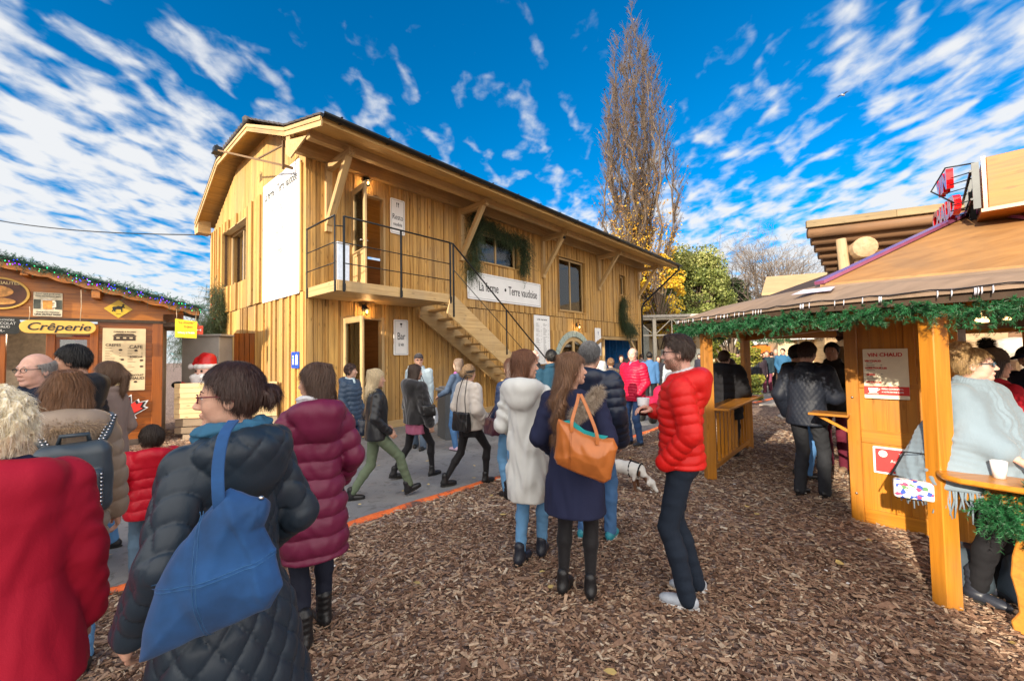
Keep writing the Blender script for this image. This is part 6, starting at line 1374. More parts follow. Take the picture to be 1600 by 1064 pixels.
# ------------------------------------------------------------------ trees
def barkmat(): return plain('bark', (.16, .115, .08), .85, var=.4, scale=8, bump=.4, bdist=.02)
def leafmat(name, cols, tr=.25):
    if name in MATS: return MATS[name]
    m = bpy.data.materials.new(name); nt, b = nodes_of(m); MATS[name] = m; a = nt.nodes.new('ShaderNodeAttribute'); a.attribute_name = 'rnd'
    n = len(cols); c = rampn(nt, a.outputs['Fac'], [(i/(n-1), q) for i, q in enumerate(cols)]); nt.links.new(c, b.inputs['Base Color']); b.inputs['Roughness'].default_value = .55
    out = nt.nodes['Material Output']; t = nt.nodes.new('ShaderNodeBsdfTranslucent'); nt.links.new(c, t.inputs[0]); mx = nt.nodes.new('ShaderNodeMixShader'); mx.inputs[0].default_value = tr
    nt.links.new(b.outputs[0], mx.inputs[1]); nt.links.new(t.outputs[0], mx.inputs[2]); nt.links.new(mx.outputs[0], out.inputs[0]); return m
def leaves(P, size, rng, aspect=.7):
    n = len(P); u = rng.normal(0, 1, (n, 3)); u /= np.linalg.norm(u, axis=1)[:, None]; v = np.cross(u, rng.normal(0, 1, (n, 3))); v /= np.linalg.norm(v, axis=1)[:, None]
    s = size*rng.uniform(.6, 1.3, n)[:, None]; w = np.cross(u, v)*.18
    V = np.stack([P-u*s, P+v*s*aspect+w*s, P+u*s, P-v*s*aspect+w*s], 1).reshape(-1, 3); return V, np.arange(n*4).reshape(-1, 4)
def sticks(segs, n=4):
    """segs: list of (p0,p1,r0,r1) -> tapered prisms"""
    p0 = np.array([s[0] for s in segs]); p1 = np.array([s[1] for s in segs]); r0 = np.array([s[2] for s in segs]); r1 = np.array([s[3] for s in segs])
    d = p1-p0; d /= np.linalg.norm(d, axis=1)[:, None]+1e-9; a = np.cross(d, np.where(np.abs(d[:, 2:3]) > .9, [[1., 0, 0]], [[0, 0, 1.]])); a /= np.linalg.norm(a, axis=1)[:, None]+1e-9; b = np.cross(d, a); vs = []
    for p, r in ((p0, r0), (p1, r1)):
        for k in range(n): th = 2*math.pi*k/n; vs.append(p+(a*math.cos(th)+b*math.sin(th))*r[:, None])
    V = np.stack(vs, 1).reshape(-1, 3); base = np.arange(len(segs))[:, None, None]*2*n; f = np.array([(k, (k+1) % n, n+(k+1) % n, n+k) for k in range(n)]); return V, (base+f[None]).reshape(-1, 4)
def grow(p, d, L, r, depth, rng, segs, tips, up=.0, spread=.6, n=5, wig=.12, child=3, shrink=.68):
    d = d/np.linalg.norm(d); pts = [p]; q = p.copy(); rr_ = r
    for k in range(n):
        d2 = d+rng.normal(0, wig, 3)+np.array([0, 0, up*.15]); d2 /= np.linalg.norm(d2); q2 = q+d2*L/n; r2 = r*(1-.5*(k+1)/n); segs.append((q, q2, rr_, r2)); q = q2; d = d2; rr_ = r2; pts.append(q)
        if depth > 0 and k >= 1:
            for c in range(child if k == n-1 else 1+(rng.random() < .5)):
                s = rng.normal(0, 1, 3); s -= d*(s@d); s /= np.linalg.norm(s); nd = d+s*spread*rng.uniform(.6, 1.3)+np.array([0, 0, up]); grow(q, nd, L*shrink*rng.uniform(.75, 1.1), max(rr_*.7, .006), depth-1, rng, segs, tips, up, spread, max(3, n-1), wig, child, shrink)
    tips.append(q)
def tree(name, label, cat, base, build, group=None):
    t = thing(name, label, cat, base, 0, group); build(t); return t
# tall fastigiate poplar behind the chalet
def poplar(t):
    rng = np.random.default_rng(5); segs = []; tw = []; H = 24.3
    def W(z): return np.interp(z, [3, 6, 9, 13, 18, 22, 24.5], [3.2, 3.9, 3.9, 3.0, 2.3, 1.4, .15])
    for k in range(24):
        a = rng.uniform(0, 6.28); z0 = rng.uniform(2.5, 9) if k > 5 else rng.uniform(1, 3); rad = rng.uniform(.25, .92) if k > 0 else 0.02; top = H*rng.uniform(.70, .99) if k > 0 else H
        q = np.array([0, 0, z0]) if k else np.array([0, 0, 0.]); n = 16; r = .26 if k == 0 else .11
        if k == 0: z0 = 0
        for i in range(n):
            f = (i+1)/n; z = z0+(top-z0)*f; ww = W(z)*rad*min(1, f*2.0); p = np.array([math.cos(a)*ww, math.sin(a)*ww, z])+rng.normal(0, .16, 3); segs.append((q, p, r*.8*(1-i/n)+.008, r*(1-f)+.008)); q = p
            if z > 3:
                for c in range(8):
                    st = p+(rng.random()-.5)*np.array([0, 0, (top-z0)/n]); b = a+rng.normal(0, 1.2); L = rng.uniform(.5, 1.5)*(1 if z < 16 else .7); e = st+np.array([math.cos(b)*L*.42, math.sin(b)*L*.42, L*.9]); segs.append((st, e, .016, .004)); 
                    for c2 in range(5): s_ = st+(e-st)*rng.uniform(.2, 1); b2 = b+rng.normal(0, 1.4); l2 = rng.uniform(.2, .6); e2 = s_+np.array([math.cos(b2)*l2*.6, math.sin(b2)*l2*.6, l2*.75]); segs.append((s_, e2, .008, .003)); tw.append(e2); tw.append((s_+e2)/2)
    V, F = sticks(segs, 4); np_mesh('trunk', V, F, plain('poplar_bark', (.13, .095, .07), .85, var=.35, scale=3, bump=.3), t)
    tw = np.array(tw); z = tw[:, 2]; keep = rng.random(len(tw)) < np.interp(z, [3, 8.5, 11, 14, 24], [.55, .42, .20, .07, .04]); P = tw[keep]+rng.normal(0, .10, (keep.sum(), 3)); P = np.concatenate([P, P[P[:, 2] < 10]+rng.normal(0, .18, ((P[:, 2] < 10).sum(), 3))])
    V, F = leaves(P, .068, rng); zz_ = P[:, 2]; rnd = np.clip(np.interp(zz_, [4, 9, 12, 15, 24], [.85, .75, .45, .2, .1])+rng.normal(0, .2, len(P)), 0, 1); np_mesh('crown', V, F, leafmat('poplar_leaf', [(.07, .025, .015), (.13, .045, .02), (.40, .18, .03), (.75, .42, .02), (.82, .54, .05)]), t, False, rnd)
tree('poplar_tree', 'very tall slender poplar with yellow lower leaves behind the chalet', 'tree', (8.3, 27, 0), poplar)
def crown_tree(cols, W, H, z0, nclump, size, seed, leafn=260, trunk=.2, matn='leafx', flat=.8, taper=None, rag=.35):
    def b(t):
        rng = np.random.default_rng(seed); segs = []; Ps = []; rn = []
        for k in range(nclump):
            u = rng.random()**.7; z = z0+(H-z0)*u; wv = W*(taper(u) if taper else math.sqrt(max(0, 1-(u*1.7-.7)**2 if u > .41 else 1)))*rng.uniform(.35, 1.0)**.6; a = rng.uniform(0, 6.28); c = np.array([math.cos(a)*wv, math.sin(a)*wv, z]); r = rng.uniform(.5, 1.2)*rag*W*.5
            n = int(leafn*rng.uniform(.5, 1.3)); q = rng.normal(0, 1, (n, 3)); q /= np.linalg.norm(q, axis=1)[:, None]; q *= (r*rng.uniform(.35, 1, n)**.5)[:, None]; q[:, 2] *= flat; Ps.append(c+q); rn.append(np.clip(rng.uniform(.2, .8)+rng.normal(0, .15, n), 0, 1)); segs.append((np.array([0, 0, z*.55]), c, .05, .012))
        segs.append((np.array([0, 0, 0.]), np.array([0, 0, H*.8]), trunk, .04)); V, F = sticks(segs, 5); np_mesh('trunk', V, F, barkmat(), t)
        P = np.concatenate(Ps); V, F = leaves(P, size, rng); np_mesh('crown', V, F, leafmat(matn, cols), t, False, np.concatenate(rn))
    return b
EVG = [(.05, .075, .02), (.14, .18, .04), (.32, .35, .09), (.55, .52, .20)]
tree('evergreen_tree', 'broad olive-green evergreen tree beyond the end of the chalet', 'tree', D(1085, 600, 30).xy.to_3d(), crown_tree(EVG, 4.0, 9.0, .6, 175, .085, 3, 330, matn='evg', taper=lambda u: 1.0-.72*u**1.5, rag=.42))
tree('evergreen_tree', 'darker evergreen tree just right of the broad olive one', 'tree', D(1145, 600, 34).xy.to_3d(), crown_tree([(.015, .03, .012), (.04, .065, .02), (.09, .12, .04), (.2, .23, .09)], 2.6, 7.6, .6, 90, .09, 4, 300, matn='evg2', taper=lambda u: 1.0-.75*u**1.4, rag=.42))
YL = [(.35, .16, .01), (.7, .42, .02), (.85, .60, .04), (.9, .72, .12)]
tree('yellow_tree', 'bright yellow autumn tree glowing beside the chalet downpipe', 'tree', D(1032, 600, 26).xy.to_3d(), crown_tree(YL, 1.7, 7.9, 2.2, 55, .075, 6, 110, matn='yellow', trunk=.12, rag=.6))
tree('small_conifer', 'sunlit yellow-green shrub standing between the bar posts', 'shrub', D(1146, 610, 12.5).xy.to_3d(), crown_tree([(.03, .05, .01), (.12, .16, .03), (.32, .32, .05), (.5, .45, .08)], .75, 2.7, .1, 60, .035, 8, 260, matn='shrub', trunk=.04, rag=.5))
tree('small_conifer', 'young fir tree behind the man in the striped tracksuit top', 'tree', D(1232, 610, 21).xy.to_3d(), crown_tree([(.01, .03, .015), (.03, .08, .03), (.08, .16, .06)], .9, 2.6, .1, 60, .04, 9, 200, matn='fir2', trunk=.04, taper=lambda u: 1-u, rag=.4))
for i, (x, h, s, Y) in enumerate(((1185, 12.4, 12, 34), (1226, 14.0, 13, 37), (1150, 9.6, 14, 36))):
    def bare(t, h=h, s=s):
        rng = np.random.default_rng(s); segs = []; tips = []; segs.append((np.array([0, 0, 0.]), np.array([0, 0, h*.28]), .30, .24))
        for k in range(5): a = k*1.26+rng.uniform(-.4, .4); grow(np.array([0, 0, h*.26]), np.array([math.cos(a)*.62, math.sin(a)*.62, 1.0]), h*.33, .15, 4, rng, segs, tips, .10, .62, 5, .17, 2, .66)
        V, F = sticks(segs, 4); np_mesh('trunk', V, F, plain('grey_bark', (.17, .135, .11), .85, var=.3, scale=3), t)
        tp = np.array(tips)[::6]; V, F = leaves(tp+rng.normal(0, .05, tp.shape), .05, rng); np_mesh('crown', V, F, leafmat('dry', [(.25, .12, .04), (.45, .28, .1)]), t, False, rng.random(len(tp)))
    tree('bare_tree', ['bare-branched tree left of the cream roof', 'tallest bare-branched tree over the cream roof', 'smaller bare tree beside the dark evergreen'][i], 'tree', D(x, 600, Y).xy.to_3d(), bare, 'leafless trees in the background')
# ------------------------------------------------------------------ log building behind the pavilion
lg = D(1260, 345, 10.0); ld_ = Vector((.905, -.425, 0)).normalized(); lb = Vector((.425, .905, 0)).normalized()
W_LOG = wood('peeled_log', (.27, .15, .080), (.16, .08, .04), .6, .2, .5); W_PLOG = wood('pale_log', (.50, .35, .20), (.34, .21, .10), .6, .1, .4, grain=.5)
lt = thing('log_building', 'large log building with flat eave and corbelled round logs behind the pavilion', 'building', (lg.x, lg.y, 0), math.atan2(ld_.y, ld_.x)); z1 = lg.z
m = MB(); m.bx(0, 1.7, 0, .12, z1-.17, z1); m.bx(1.705, 7, 0, .12, z1-.17, z1+.0); m.obj('fascia', wood('fascia_ply', (.38, .28, .15), (.28, .19, .1)), lt, .005)
m = MB(); m.prism([(.02, .12), (7, .12), (7, 3.0), (1.5, 3.0)], .025, T_((0, 0, z1-.03))); m.obj('roof_deck', plain('roof_felt', (.08, .06, .05)), lt)
m = MB()
for k in range(9):
    z = z1-.27-k*.135; x0 = .05+k*.12; y0 = .10+k*.25; r = .135; m.tube([(x0, y0+.1, z), (7, y0+.1, z)], r, 14)
m.obj('corbel_logs', W_LOG, lt)
m = MB(); m.bx(1.35, 7, 2.45, 2.7, 0, z1-.2); m.obj('wall', W_LOG, lt)
m = MB(); m.tube([(1.02, -.32, 0+z1-.85), (1.06, 1.2, z1-.85)], [.235, .23], 20); m.obj('beam_end', W_PLOG, lt, .01); m = MB(); m.tube([(1.16, .05, 0), (1.15, .05, z1-1.05)], [.26, .24], 16); m.obj('log_post', W_PLOG, lt)
m = MB(); m.tube([(.86, -.02, 0), (.74, -.02, 2.9), (.66, 0, z1-.55)], [.14, .12, .10], 12); m.obj('log_post', W_PLOG, lt)
# pale-roofed house
hb = D(1190, 458, 20); hx = thing('pale_roof_house', 'low house with a pale tan roof slab left of the log building', 'building', (hb.x, hb.y, 0), R(-22)); zt = hb.z
m = MB(); 
q = [Vector((0, 0, zt)), Vector((8, 0, zt)), Vector((7.4, 3, zt+1.25)), Vector((.75, 3, zt+1.25))]; m.add(q+[p+Vector((0, 0, -.12)) for p in q], [(0, 1, 2, 3), (7, 6, 5, 4), (0, 4, 5, 1), (1, 5, 6, 2), (2, 6, 7, 3), (3, 7, 4, 0)]); m.obj('roof', plain('tan_roof', (.45, .31, .16), .7, var=.1, scale=1.5), hx)
m = MB(); m.bx(.7, 7.5, .6, 3, 0, zt-.12); m.obj('wall', plain('cream_wall', (.62, .50, .32), .8, var=.06), hx); m = MB(); m.bx(1.4, 7, .3, .6, zt-.5, zt-.12); m.obj('eave_band', plain('eave_cream', (.68, .56, .38), .7), hx)
# steel canopy with lattice girder
cb = D(1000, 600, 23); ct = thing('lattice_canopy', 'cream steel canopy with a triangulated lattice girder beyond the chalet', 'canopy', (cb.x, cb.y, 0), R(-6)); zt = D(1000, 497, 23).z
CRM = plain('cream_steel', (.66, .60, .48), .5, var=.08)
m = MB(); m.bx(-2, 6.5, -.2, 6, zt, zt+.14); m.obj('canopy_roof', plain('canopy_sheet', (.50, .46, .40), .6), ct)
m = MB(); m.bx(-2, 6.2, -.05, .05, zt-.12, zt-.02); m.bx(-2, 6.2, -.05, .05, zt-1.02, zt-.94)
for k in range(9): x = -2+k*.95; m.beam((x, 0, zt-.98), (x, 0, zt-.08), .05, .05, up=(1, 0, 0)); m.beam((x, 0, zt-.98) if k % 2 else (x, 0, zt-.08), (x+.95, 0, zt-.08) if k % 2 else (x+.95, 0, zt-.98), .045, .045, up=(0, 1, 0))
m.obj('lattice_girder', CRM, ct); m = MB()
for x in (.85, 5.6): m.bx(x-.09, x+.09, -.09, .09, 0, zt)
m.obj('column', CRM, ct)
m = MB(); m.box(D(1040, 540, 27)-Vector((0, 0, .2)), (5.2, 2.5, 3.2)); m.box(D(1040, 540, 27)+Vector((0, -1.3, 1.2)), (5.6, .4, .3)); tag(m.obj('cream_building', plain('cream_wall', (.62, .50, .32)), None, .02), 'low cream building under the lattice canopy', 'building')
m = MB()
for k in range(6): p = D(1040+k*13, 575, 22.5); m.box((p.x, p.y, 1.0), (.44, .05, 1.9)); 
tag(m.obj('metal_gate', plain('gate_grey', (.20, .20, .18), .5, var=.15), None, .01), 'grey panelled metal gate under the canopy', 'gate')
m = MB(); p = D(992, 530, 24); m.lathe([(.5, -2.1), (.5, .4), (.4, .7), (.0001, .85)], 20, T_((p.x+.3, p.y, p.z))); tag(m.obj('grey_pillar', plain('grey_green', (.42, .44, .40), .6)), 'rounded grey-green pillar at the corner of the canopy', 'pillar')
# market tents and stalls in the distance
def tent(label, x, Y, w, h, ang, cols, group='white market tents far off'):
    p = D(x, 600, Y); t = thing('market_tent', label, 'tent', (p.x, p.y, 0), R(ang), group); m = MB(); m.add([(-w/2, 0, h), (w/2, 0, h), (w/2, w, h), (-w/2, w, h), (0, w/2, h+w*.28)], [(0, 1, 4), (1, 2, 4), (2, 3, 4), (3, 0, 4), (3, 2, 1, 0)]); m.obj('canopy', plain('tent_'+cols[0], cols[1], .6, var=.04), t)
    m = MB(); m.bx(-w/2, w/2, -.02, 0, h-.22, h-.002); m.bx(-w/2-.02, -w/2, 0, w, h-.22, h-.002); m.obj('valance', plain('tent_'+cols[0], cols[1]), t); m = MB()
    for sx in (-1, 1):
        for y in (0.05, w-.05): m.bx(sx*w/2-.03-sx*.03, sx*w/2+.03-sx*.03, y-.03, y+.03, 0, h-.02)
    m.obj('pole', plain('steel', (.6, .6, .6)), t); m = MB(); m.bx(-w/2+.1, w/2-.1, .3, .9, .05, .95); m.obj('table', W_ORANGE, t); m = MB(); rr = random.Random(int(x))
    for k in range(22): m.box((rr.uniform(-w/2+.2, w/2-.2), w*.8, rr.uniform(1.1, 2.2)), (rr.uniform(.1, .3), .1, rr.uniform(.1, .35)), rnd=rr.random())
    m.obj('goods', plain('goods_'+cols[2], cols[3], .6, var=.6, scale=2), t); return t
WT = (.78, .76, .74); tent('white peaked tent left of the tracksuit man', 1196, 24, 3.2, 2.35, 8, ('white', WT, 'or', (.7, .25, .05))); tent('white tent right of the tracksuit man', 1262, 22, 3.0, 2.4, 0, ('white', WT, 'br', (.35, .2, .12))); tent('white tent with red print behind the man in red', 1092, 26, 3.0, 2.6, 5, ('pink', (.75, .6, .58), 'or', (.7, .25, .05))); tent('white tent seen past the wine panel', 1310, 19, 3.2, 2.5, -10, ('white', WT, 'br', (.35, .2, .12)))
m = MB(); p = D(1198, 552, 22); m.box(p, (1.5, .05, .75)); tag(m.obj('orange_banner', plain('banner_orange', (.85, .18, .02), .6, var=.1)), 'orange banner hanging in the far market tent', 'banner')
for i, (x0, x1, y, Y) in enumerate(((1180, 1270, 532, 20),)): garland('tent_garland', 'thin green garland along the far white tents', 'garland', [D(x0, y, Y), D(x1, y-3, Y)], 120, .14, BRG, None, .8, .1, .04, 20, .05, .012, None, 51, needlemat('tinsel_green', BRG))
# row of background chalets closing the view beyond the crowd, and inside view past the poncho
def chalet(label, x, Y, w, h, ang, mat, rf, depth=3):
    p = D(x, 600, Y); t = thing('market_chalet', label, 'stall', (p.x, p.y, 0), R(ang), 'wooden market chalets in the background'); m = MB()
    for k in range(int(h/.16)): m.bx(-w/2, w/2, 0, .04, k*.16, k*.16+.155) if not (5 < k < 12) else (m.bx(-w/2, -w/2+.3, 0, .04, k*.16, k*.16+.155), m.bx(w/2-.3, w/2, 0, .04, k*.16, k*.16+.155))
    m.bx(-w/2, -w/2+.04, .04, depth, 0, h); m.bx(w/2-.04, w/2, .04, depth, 0, h); m.bx(-w/2+.04, w/2-.04, depth-.04, depth, 0, h); m.obj('wall', mat, t)
    m = MB(); m.add([(-w/2-.2, -.4, h-.05), (w/2+.2, -.4, h-.05), (w/2+.2, depth/2, h+.9), (-w/2-.2, depth/2, h+.9), (w/2+.2, depth+.3, h), (-w/2-.2, depth+.3, h)], [(0, 1, 2, 3), (3, 2, 4, 5), (0, 3, 5), (1, 4, 2)]); m.obj('roof', rf, t); m = MB(); m.bx(-w/2+.2, w/2-.2, -.15, .2, .85, .9); m.obj('counter', W_HONEY, t)
RF = plain('roof_felt', (.08, .06, .05)); chalet('brown market chalet far right behind the pavilion counter', 1500, 13, 4.5, 2.6, -40, W_ORANGE, RF); chalet('market chalet behind the wine panel in the distance', 1385, 17, 4, 2.5, -25, W_PLOG, RF); chalet('market chalet far behind the crowd', 1250, 32, 6, 2.8, 0, W_ORANGE, RF); chalet('market chalet beyond the stroller', 1120, 31, 5, 2.8, 5, W_BROWN, RF)
m = MB()
for i, (x, z) in enumerate(((7.2, 1.55), (7.75, 1.55), (7.45, 2.0))):
    pass
for i, (px, py) in enumerate(((1578, 545), (1604, 550), (1618, 572))):
    b = MB(); b.lathe([(.20, -.3), (.25, -.12), (.265, 0), (.25, .12), (.20, .3)], 18, T_(D(px+8, py, 9.2)) @ Matrix.Rotation(R(90), 4, 'Y') @ Matrix.Rotation(R(30), 4, 'X')); o = b.obj('wine_barrel', plain('barrel_pale', (.58, .50, .42), .6)); tag(o, ['pale wine barrel on the left of the rack inside the stall', 'pale wine barrel in the middle of the rack inside the stall', 'pale wine barrel lowest in the rack at the right edge'][i], 'barrel', 'wine barrels inside the stall')
m = MB(); 
for k in range(9): m.bx(9.6+k*.01, 15.8, 10.3, 10.36, .2+k*.24, .43+k*.24)
tag(m.obj('back_shelving', W_PLOG), 'pale timber wall behind the serving area of the wine stall', 'wall')
# tall log post seen behind the poncho woman
m = MB(); p = D(1487, 560, 6.0); m.tube([(p.x, p.y, 0), (p.x, p.y, 2.35)], [.17, .15], 14); tag(m.obj('white_log_post', plain('white_log', (.66, .60, .54), .7)), 'thick whitish log post behind the corner post', 'post')
# gull
b = thing('gull', 'small gull flying high in the blue sky', 'bird', D(1317, 149, 40), R(20)); s = S(); s.chain([(-.3, 0, 0), (-.1, 0, .02), (.12, 0, .02), (.24, 0, .04)], [.03, .075, .08, .045], .03); V, F = s.mesh(.02); np_mesh('body', V, F, plain('gull_body', (.5, .5, .5), .6), b)
m = MB(); 
for q in (-1, 1): m.add([(-.08, q*.05, .05), (.10, q*.05, .05), (.16, q*.3, .16), (.02, q*.62, .05), (-.06, q*.32, .13), (0.02, q*.3, .17)], [(0, 1, 2, 4), (4, 2, 3)])
m.obj('wing', plain('gull_wing', (.15, .14, .13), .6), b)
# ------------------------------------------------------------------ buildings and trees behind the camera (they throw the shade over the foreground)
sh = thing('market_hall', 'long gabled timber hall standing behind the photographer', 'building', (-20.3, -7.6, 0), R(-3))
m = MB(); m.bx(-14, 10.2, -7, 0, 0, 6.2); m.obj('wall', W_LARCH, sh); m = MB(); m.prism([(-7.6, 6.1), (.6, 6.1), (-3.5, 8.6)], 24.6, Matrix(((0, 0, 1, -14.2), (1, 0, 0, 0), (0, 1, 0, 0), (0, 0, 0, 1)))); m.obj('roof', RF, sh)
for i, (x, y, h, w) in enumerate(((-14.6, -11.0, 9.0, 1.9), (-19, -12.5, 11.0, 2.6))): tree('evergreen_tree', ['evergreen tree behind the photographer at the hall corner', 'taller evergreen tree behind the photographer beside the hall'][i], 'tree', (x, y, 0), crown_tree(EVG, w, h, .8, 60, .11, 30+i, 200, matn='evg', rag=.45), 'evergreens behind the photographer')
# ------------------------------------------------------------------ bags and other carried things (things of their own)
LEATHER_TAN = plain('tan_leather', (.48, .145, .03), .38, var=.14, scale=9, bump=.15, bdist=.002, coat=.15)
def W(P, v):
    """a point in a person's own space -> world"""
    return P['t'].matrix_basis @ Vector(v)
def local(P): return Matrix.Translation(P['t'].location) @ Matrix.Rotation(P['t'].rotation_euler[2], 4, 'Z')
def bag(P, name, label, cat, c, size, mat, yaw=0, roll=0, pitch=0, taper=1.0, strap=None, smat=None, sr=.008, res=.007, sag=.0, seams=True, extra=None, rnd=.02):
    """soft bag hanging at c (person space); taper >1 = wider at the bottom"""
    M = local(P) @ T_(c) @ Matrix.Rotation(R(yaw), 4, 'Z') @ Matrix.Rotation(R(roll), 4, 'Y') @ Matrix.Rotation(R(pitch), 4, 'X')
    t = thing(name, label, cat, M.translation); t.rotation_euler = M.to_euler(); w, d, h = size
    def f(Fd, X, Y, Z):
        k = 1+(taper-1)*np.clip(.5-Z/h, 0, 1); x = X/k
        e = d*(.35+.65*np.clip(.75-Z/h, 0, 1)**.6)
        qx, qy, qz = np.abs(x)-w/2+rnd, np.abs(Y+.0)-e/2+rnd, np.abs(Z+sag*(x*2/w)**2)-h/2+rnd
        g = np.sqrt(np.maximum(qx, 0)**2+np.maximum(qy, 0)**2+np.maximum(qz, 0)**2)+np.minimum(np.maximum(qx, np.maximum(qy, qz)), 0)-rnd
        g = g+.006*wr(X, Y*2, Z, 17)*np.clip(.9-Z/h, .2, 1)+.003*wr(X, Y, Z, 45)
        if seams: g = g+.003*np.exp(-(X/.006)**2)+.0025*np.exp(-((Z+h*.0)/.005)**2)*(seams == 2)
        return g+0*Fd
    s = S(); s.rbox((0, 0, 0), (w*max(1, taper)/2+.02, d/2+.02, h/2+.03+abs(sag))); V, F = s.mesh(res, post=f); np_mesh('bag_body', V, F, mat, t)
    if strap:
        Mi = M.inverted() @ local(P)
        for st in strap:
            m = MB(); pts = [Mi @ Vector(p) for p in st]
            # smooth the strap line
            sm = []
            for i in range(len(pts)-1):
                p0, p1, p2, p3 = pts[max(i-1, 0)], pts[i], pts[i+1], pts[min(i+2, len(pts)-1)]
                for k in range(5):
                    u = k/5; sm.append(.5*((2*p1)+(p2-p0)*u+(2*p0-5*p1+4*p2-p3)*u*u+(3*p1-p0-3*p2+p3)*u**3))
            sm.append(pts[-1]); m.tube(sm, sr, 8); m.obj('strap', smat or mat, t)
    if extra: extra(t, w, d, h)
    return t
def cup(p, label, fill=None, rz_=0, s=1.0):
    t = thing('cup', label, 'cup', p); t.rotation_euler = (0, 0, rz_); m = MB(); m.lathe([(.0001, 0), (.026*s, 0), (.037*s, .10*s), (.035*s, .10*s), (.025*s, .004), (.0001, .004)], 20); m.obj('shell', plain('cup_plastic', (.78, .77, .78), .3, var=.04), t)
    if fill: m = MB(); m.lathe([(.0001, -.001), (.0272*s, -.001), (.0329*s, .054*s), (.0001, .054*s)], 20); m.obj('drink', plain('cup_wine', fill, .25), t)
    return t
BLK = fabric((.012, .012, .015), .85); JEAN = fabric((.07, .17, .36), .85, weave=500, fold=.8); LJEAN = fabric((.13, .30, .52), .85, weave=500, fold=.9); DJEAN = fabric((.03, .05, .11), .85, weave=500); BLKT = fabric((.010, .009, .011), .7, sheen=.1)
NAVYP = fabric((.012, .020, .045), .38, fold=.35, coat=.25); SHINY = fabric((.02, .06, .20), .30, fold=.4, coat=.4)
BR = (.055, .028, .015); DBR = (.028, .015, .010); LBR = (.16, .085, .04); BLO = (.50, .36, .19); GRY = (.30, .29, .28); WHT = (.72, .68, .60); BLKH = (.012, .010, .010)
# ------------------------------------------------------------------ the foreground
P1 = person('woman in a dark quilted long coat with a low bun and red-framed glasses', -1.02, 1.50, 1.70, 34, .0065, True, 0, ('lowbun', (.045, .020, .014)),
    dict(kind='quilt', hem=.32, th=.035, amp=.021, pitch=.098, hood=1.08, flare=.13, mat=fabric((.018, .030, .046), .42, fold=.3, coat=.12), sleeve=1.0, collar=0), 'slim', BLK, 1.1, ('boot', (.02, .02, .02)), arms=((.25, .08, .93), (.20, .14, .98)), head=(48, 0), w=.84, extra=[glasses((.14, .01, .02)), scarf((.035, .13, .23), 1.485, .040, .088, bulk=1.1)])
SUEDE = plain('blue_suede', (.010, .065, .20), .85, var=.3, scale=9, bump=.2, bdist=.002, sheen=.08)
def polyd(poly, X, Z):
    d = np.full(np.broadcast(X, Z).shape, 9.0); ins = np.zeros(d.shape, bool); n = len(poly)
    for i in range(n):
        (ax, az), (bx_, bz) = poly[i], poly[(i+1) % n]; ex, ez = bx_-ax, bz-az; t = np.clip(((X-ax)*ex+(Z-az)*ez)/(ex*ex+ez*ez), 0, 1); d = np.minimum(d, np.hypot(X-ax-ex*t, Z-az-ez*t))
        c = ((az > Z) != (bz > Z)) & (X < (bx_-ax)*(Z-az)/((bz-az) if abs(bz-az) > 1e-9 else 1e-9)+ax); ins ^= c
    return np.where(ins, -d, d)
def softbag(name, label, c, rot, poly, thick, mat, folds, seams, h=.0055, dip=None):
    """a slack bag: its side outline puffed out to real thickness, with folds and seam ridges"""
    t = thing(name, label, 'bag', c); t.rotation_euler = rot; xs = [p[0] for p in poly]; zs = [p[1] for p in poly]
    def f(Fd, X, Y, Z):
        d2 = polyd(poly, X, Z)+.014; hh = .012+thick*np.sqrt(np.clip(-d2/.11, 0, 1)); g = np.maximum(np.abs(Y)-hh, d2*.9)
        g = -smin(-(np.abs(Y)-hh), -d2*.9+0*Y, .02)-.004
        for (x0, z0, x1, z1, w, a) in folds:
            L = (x1-x0)**2+(z1-z0)**2; u = np.clip(((X-x0)*(x1-x0)+(Z-z0)*(z1-z0))/L, 0, 1); q = np.hypot(X-x0-(x1-x0)*u, Z-z0-(z1-z0)*u); g = g-a*np.exp(-(q/w)**2)*np.sin(np.pi*np.clip(u+.05, 0, 1))
        for (x0, z0, x1, z1) in seams:
            L = (x1-x0)**2+(z1-z0)**2; u = np.clip(((X-x0)*(x1-x0)+(Z-z0)*(z1-z0))/L, 0, 1); q = np.hypot(X-x0-(x1-x0)*u, Z-z0-(z1-z0)*u); g = g-.0035*np.exp(-((q-.004)/.003)**2)+.002*np.exp(-(q/.003)**2)
        g = g+.005*wr(X, Y, Z, 16)+.002*wr(X, Y, Z, 46)
        if dip: g = np.maximum(g, -np.maximum(np.maximum(np.abs(Y)-hh*.55, dip[0]-Z+dip[1]*X), d2+.02))
        return g+0*Fd
    s = S(); s.rbox(((min(xs)+max(xs))/2, 0, (min(zs)+max(zs))/2), ((max(xs)-min(xs))/2+.01, thick+.03, (max(zs)-min(zs))/2+.01)); V, F = s.mesh(h, post=f, m=.02); bo = np_mesh('bag_body', V, F, mat, t)
    fr = V[vnormals(V, F)[:, 1] < -.15]; m = MB()
    for (x0, z0, x1, z1) in seams:          # stitched seams following the front surface
        for off in (-.0045, .0045):
            L = math.hypot(x1-x0, z1-z0); nx, nz = -(z1-z0)/L*off, (x1-x0)/L*off; pts = []
            for k in range(29):
                x = x0+(x1-x0)*k/28+nx; z = z0+(z1-z0)*k/28+nz; q = (fr[:, 0]-x)**2+(fr[:, 2]-z)**2; i = int(q.argmin())
                if q[i] < .0002: pts.append((x, fr[i, 1]-.0006, z))
            if len(pts) > 3: m.tube(pts, .0009, 5)
    m.obj('stitching', plain('stitch_'+name, (.03, .12, .28) if name == 'shoulder_bag' else (.25, .07, .015), .7), bo); return t
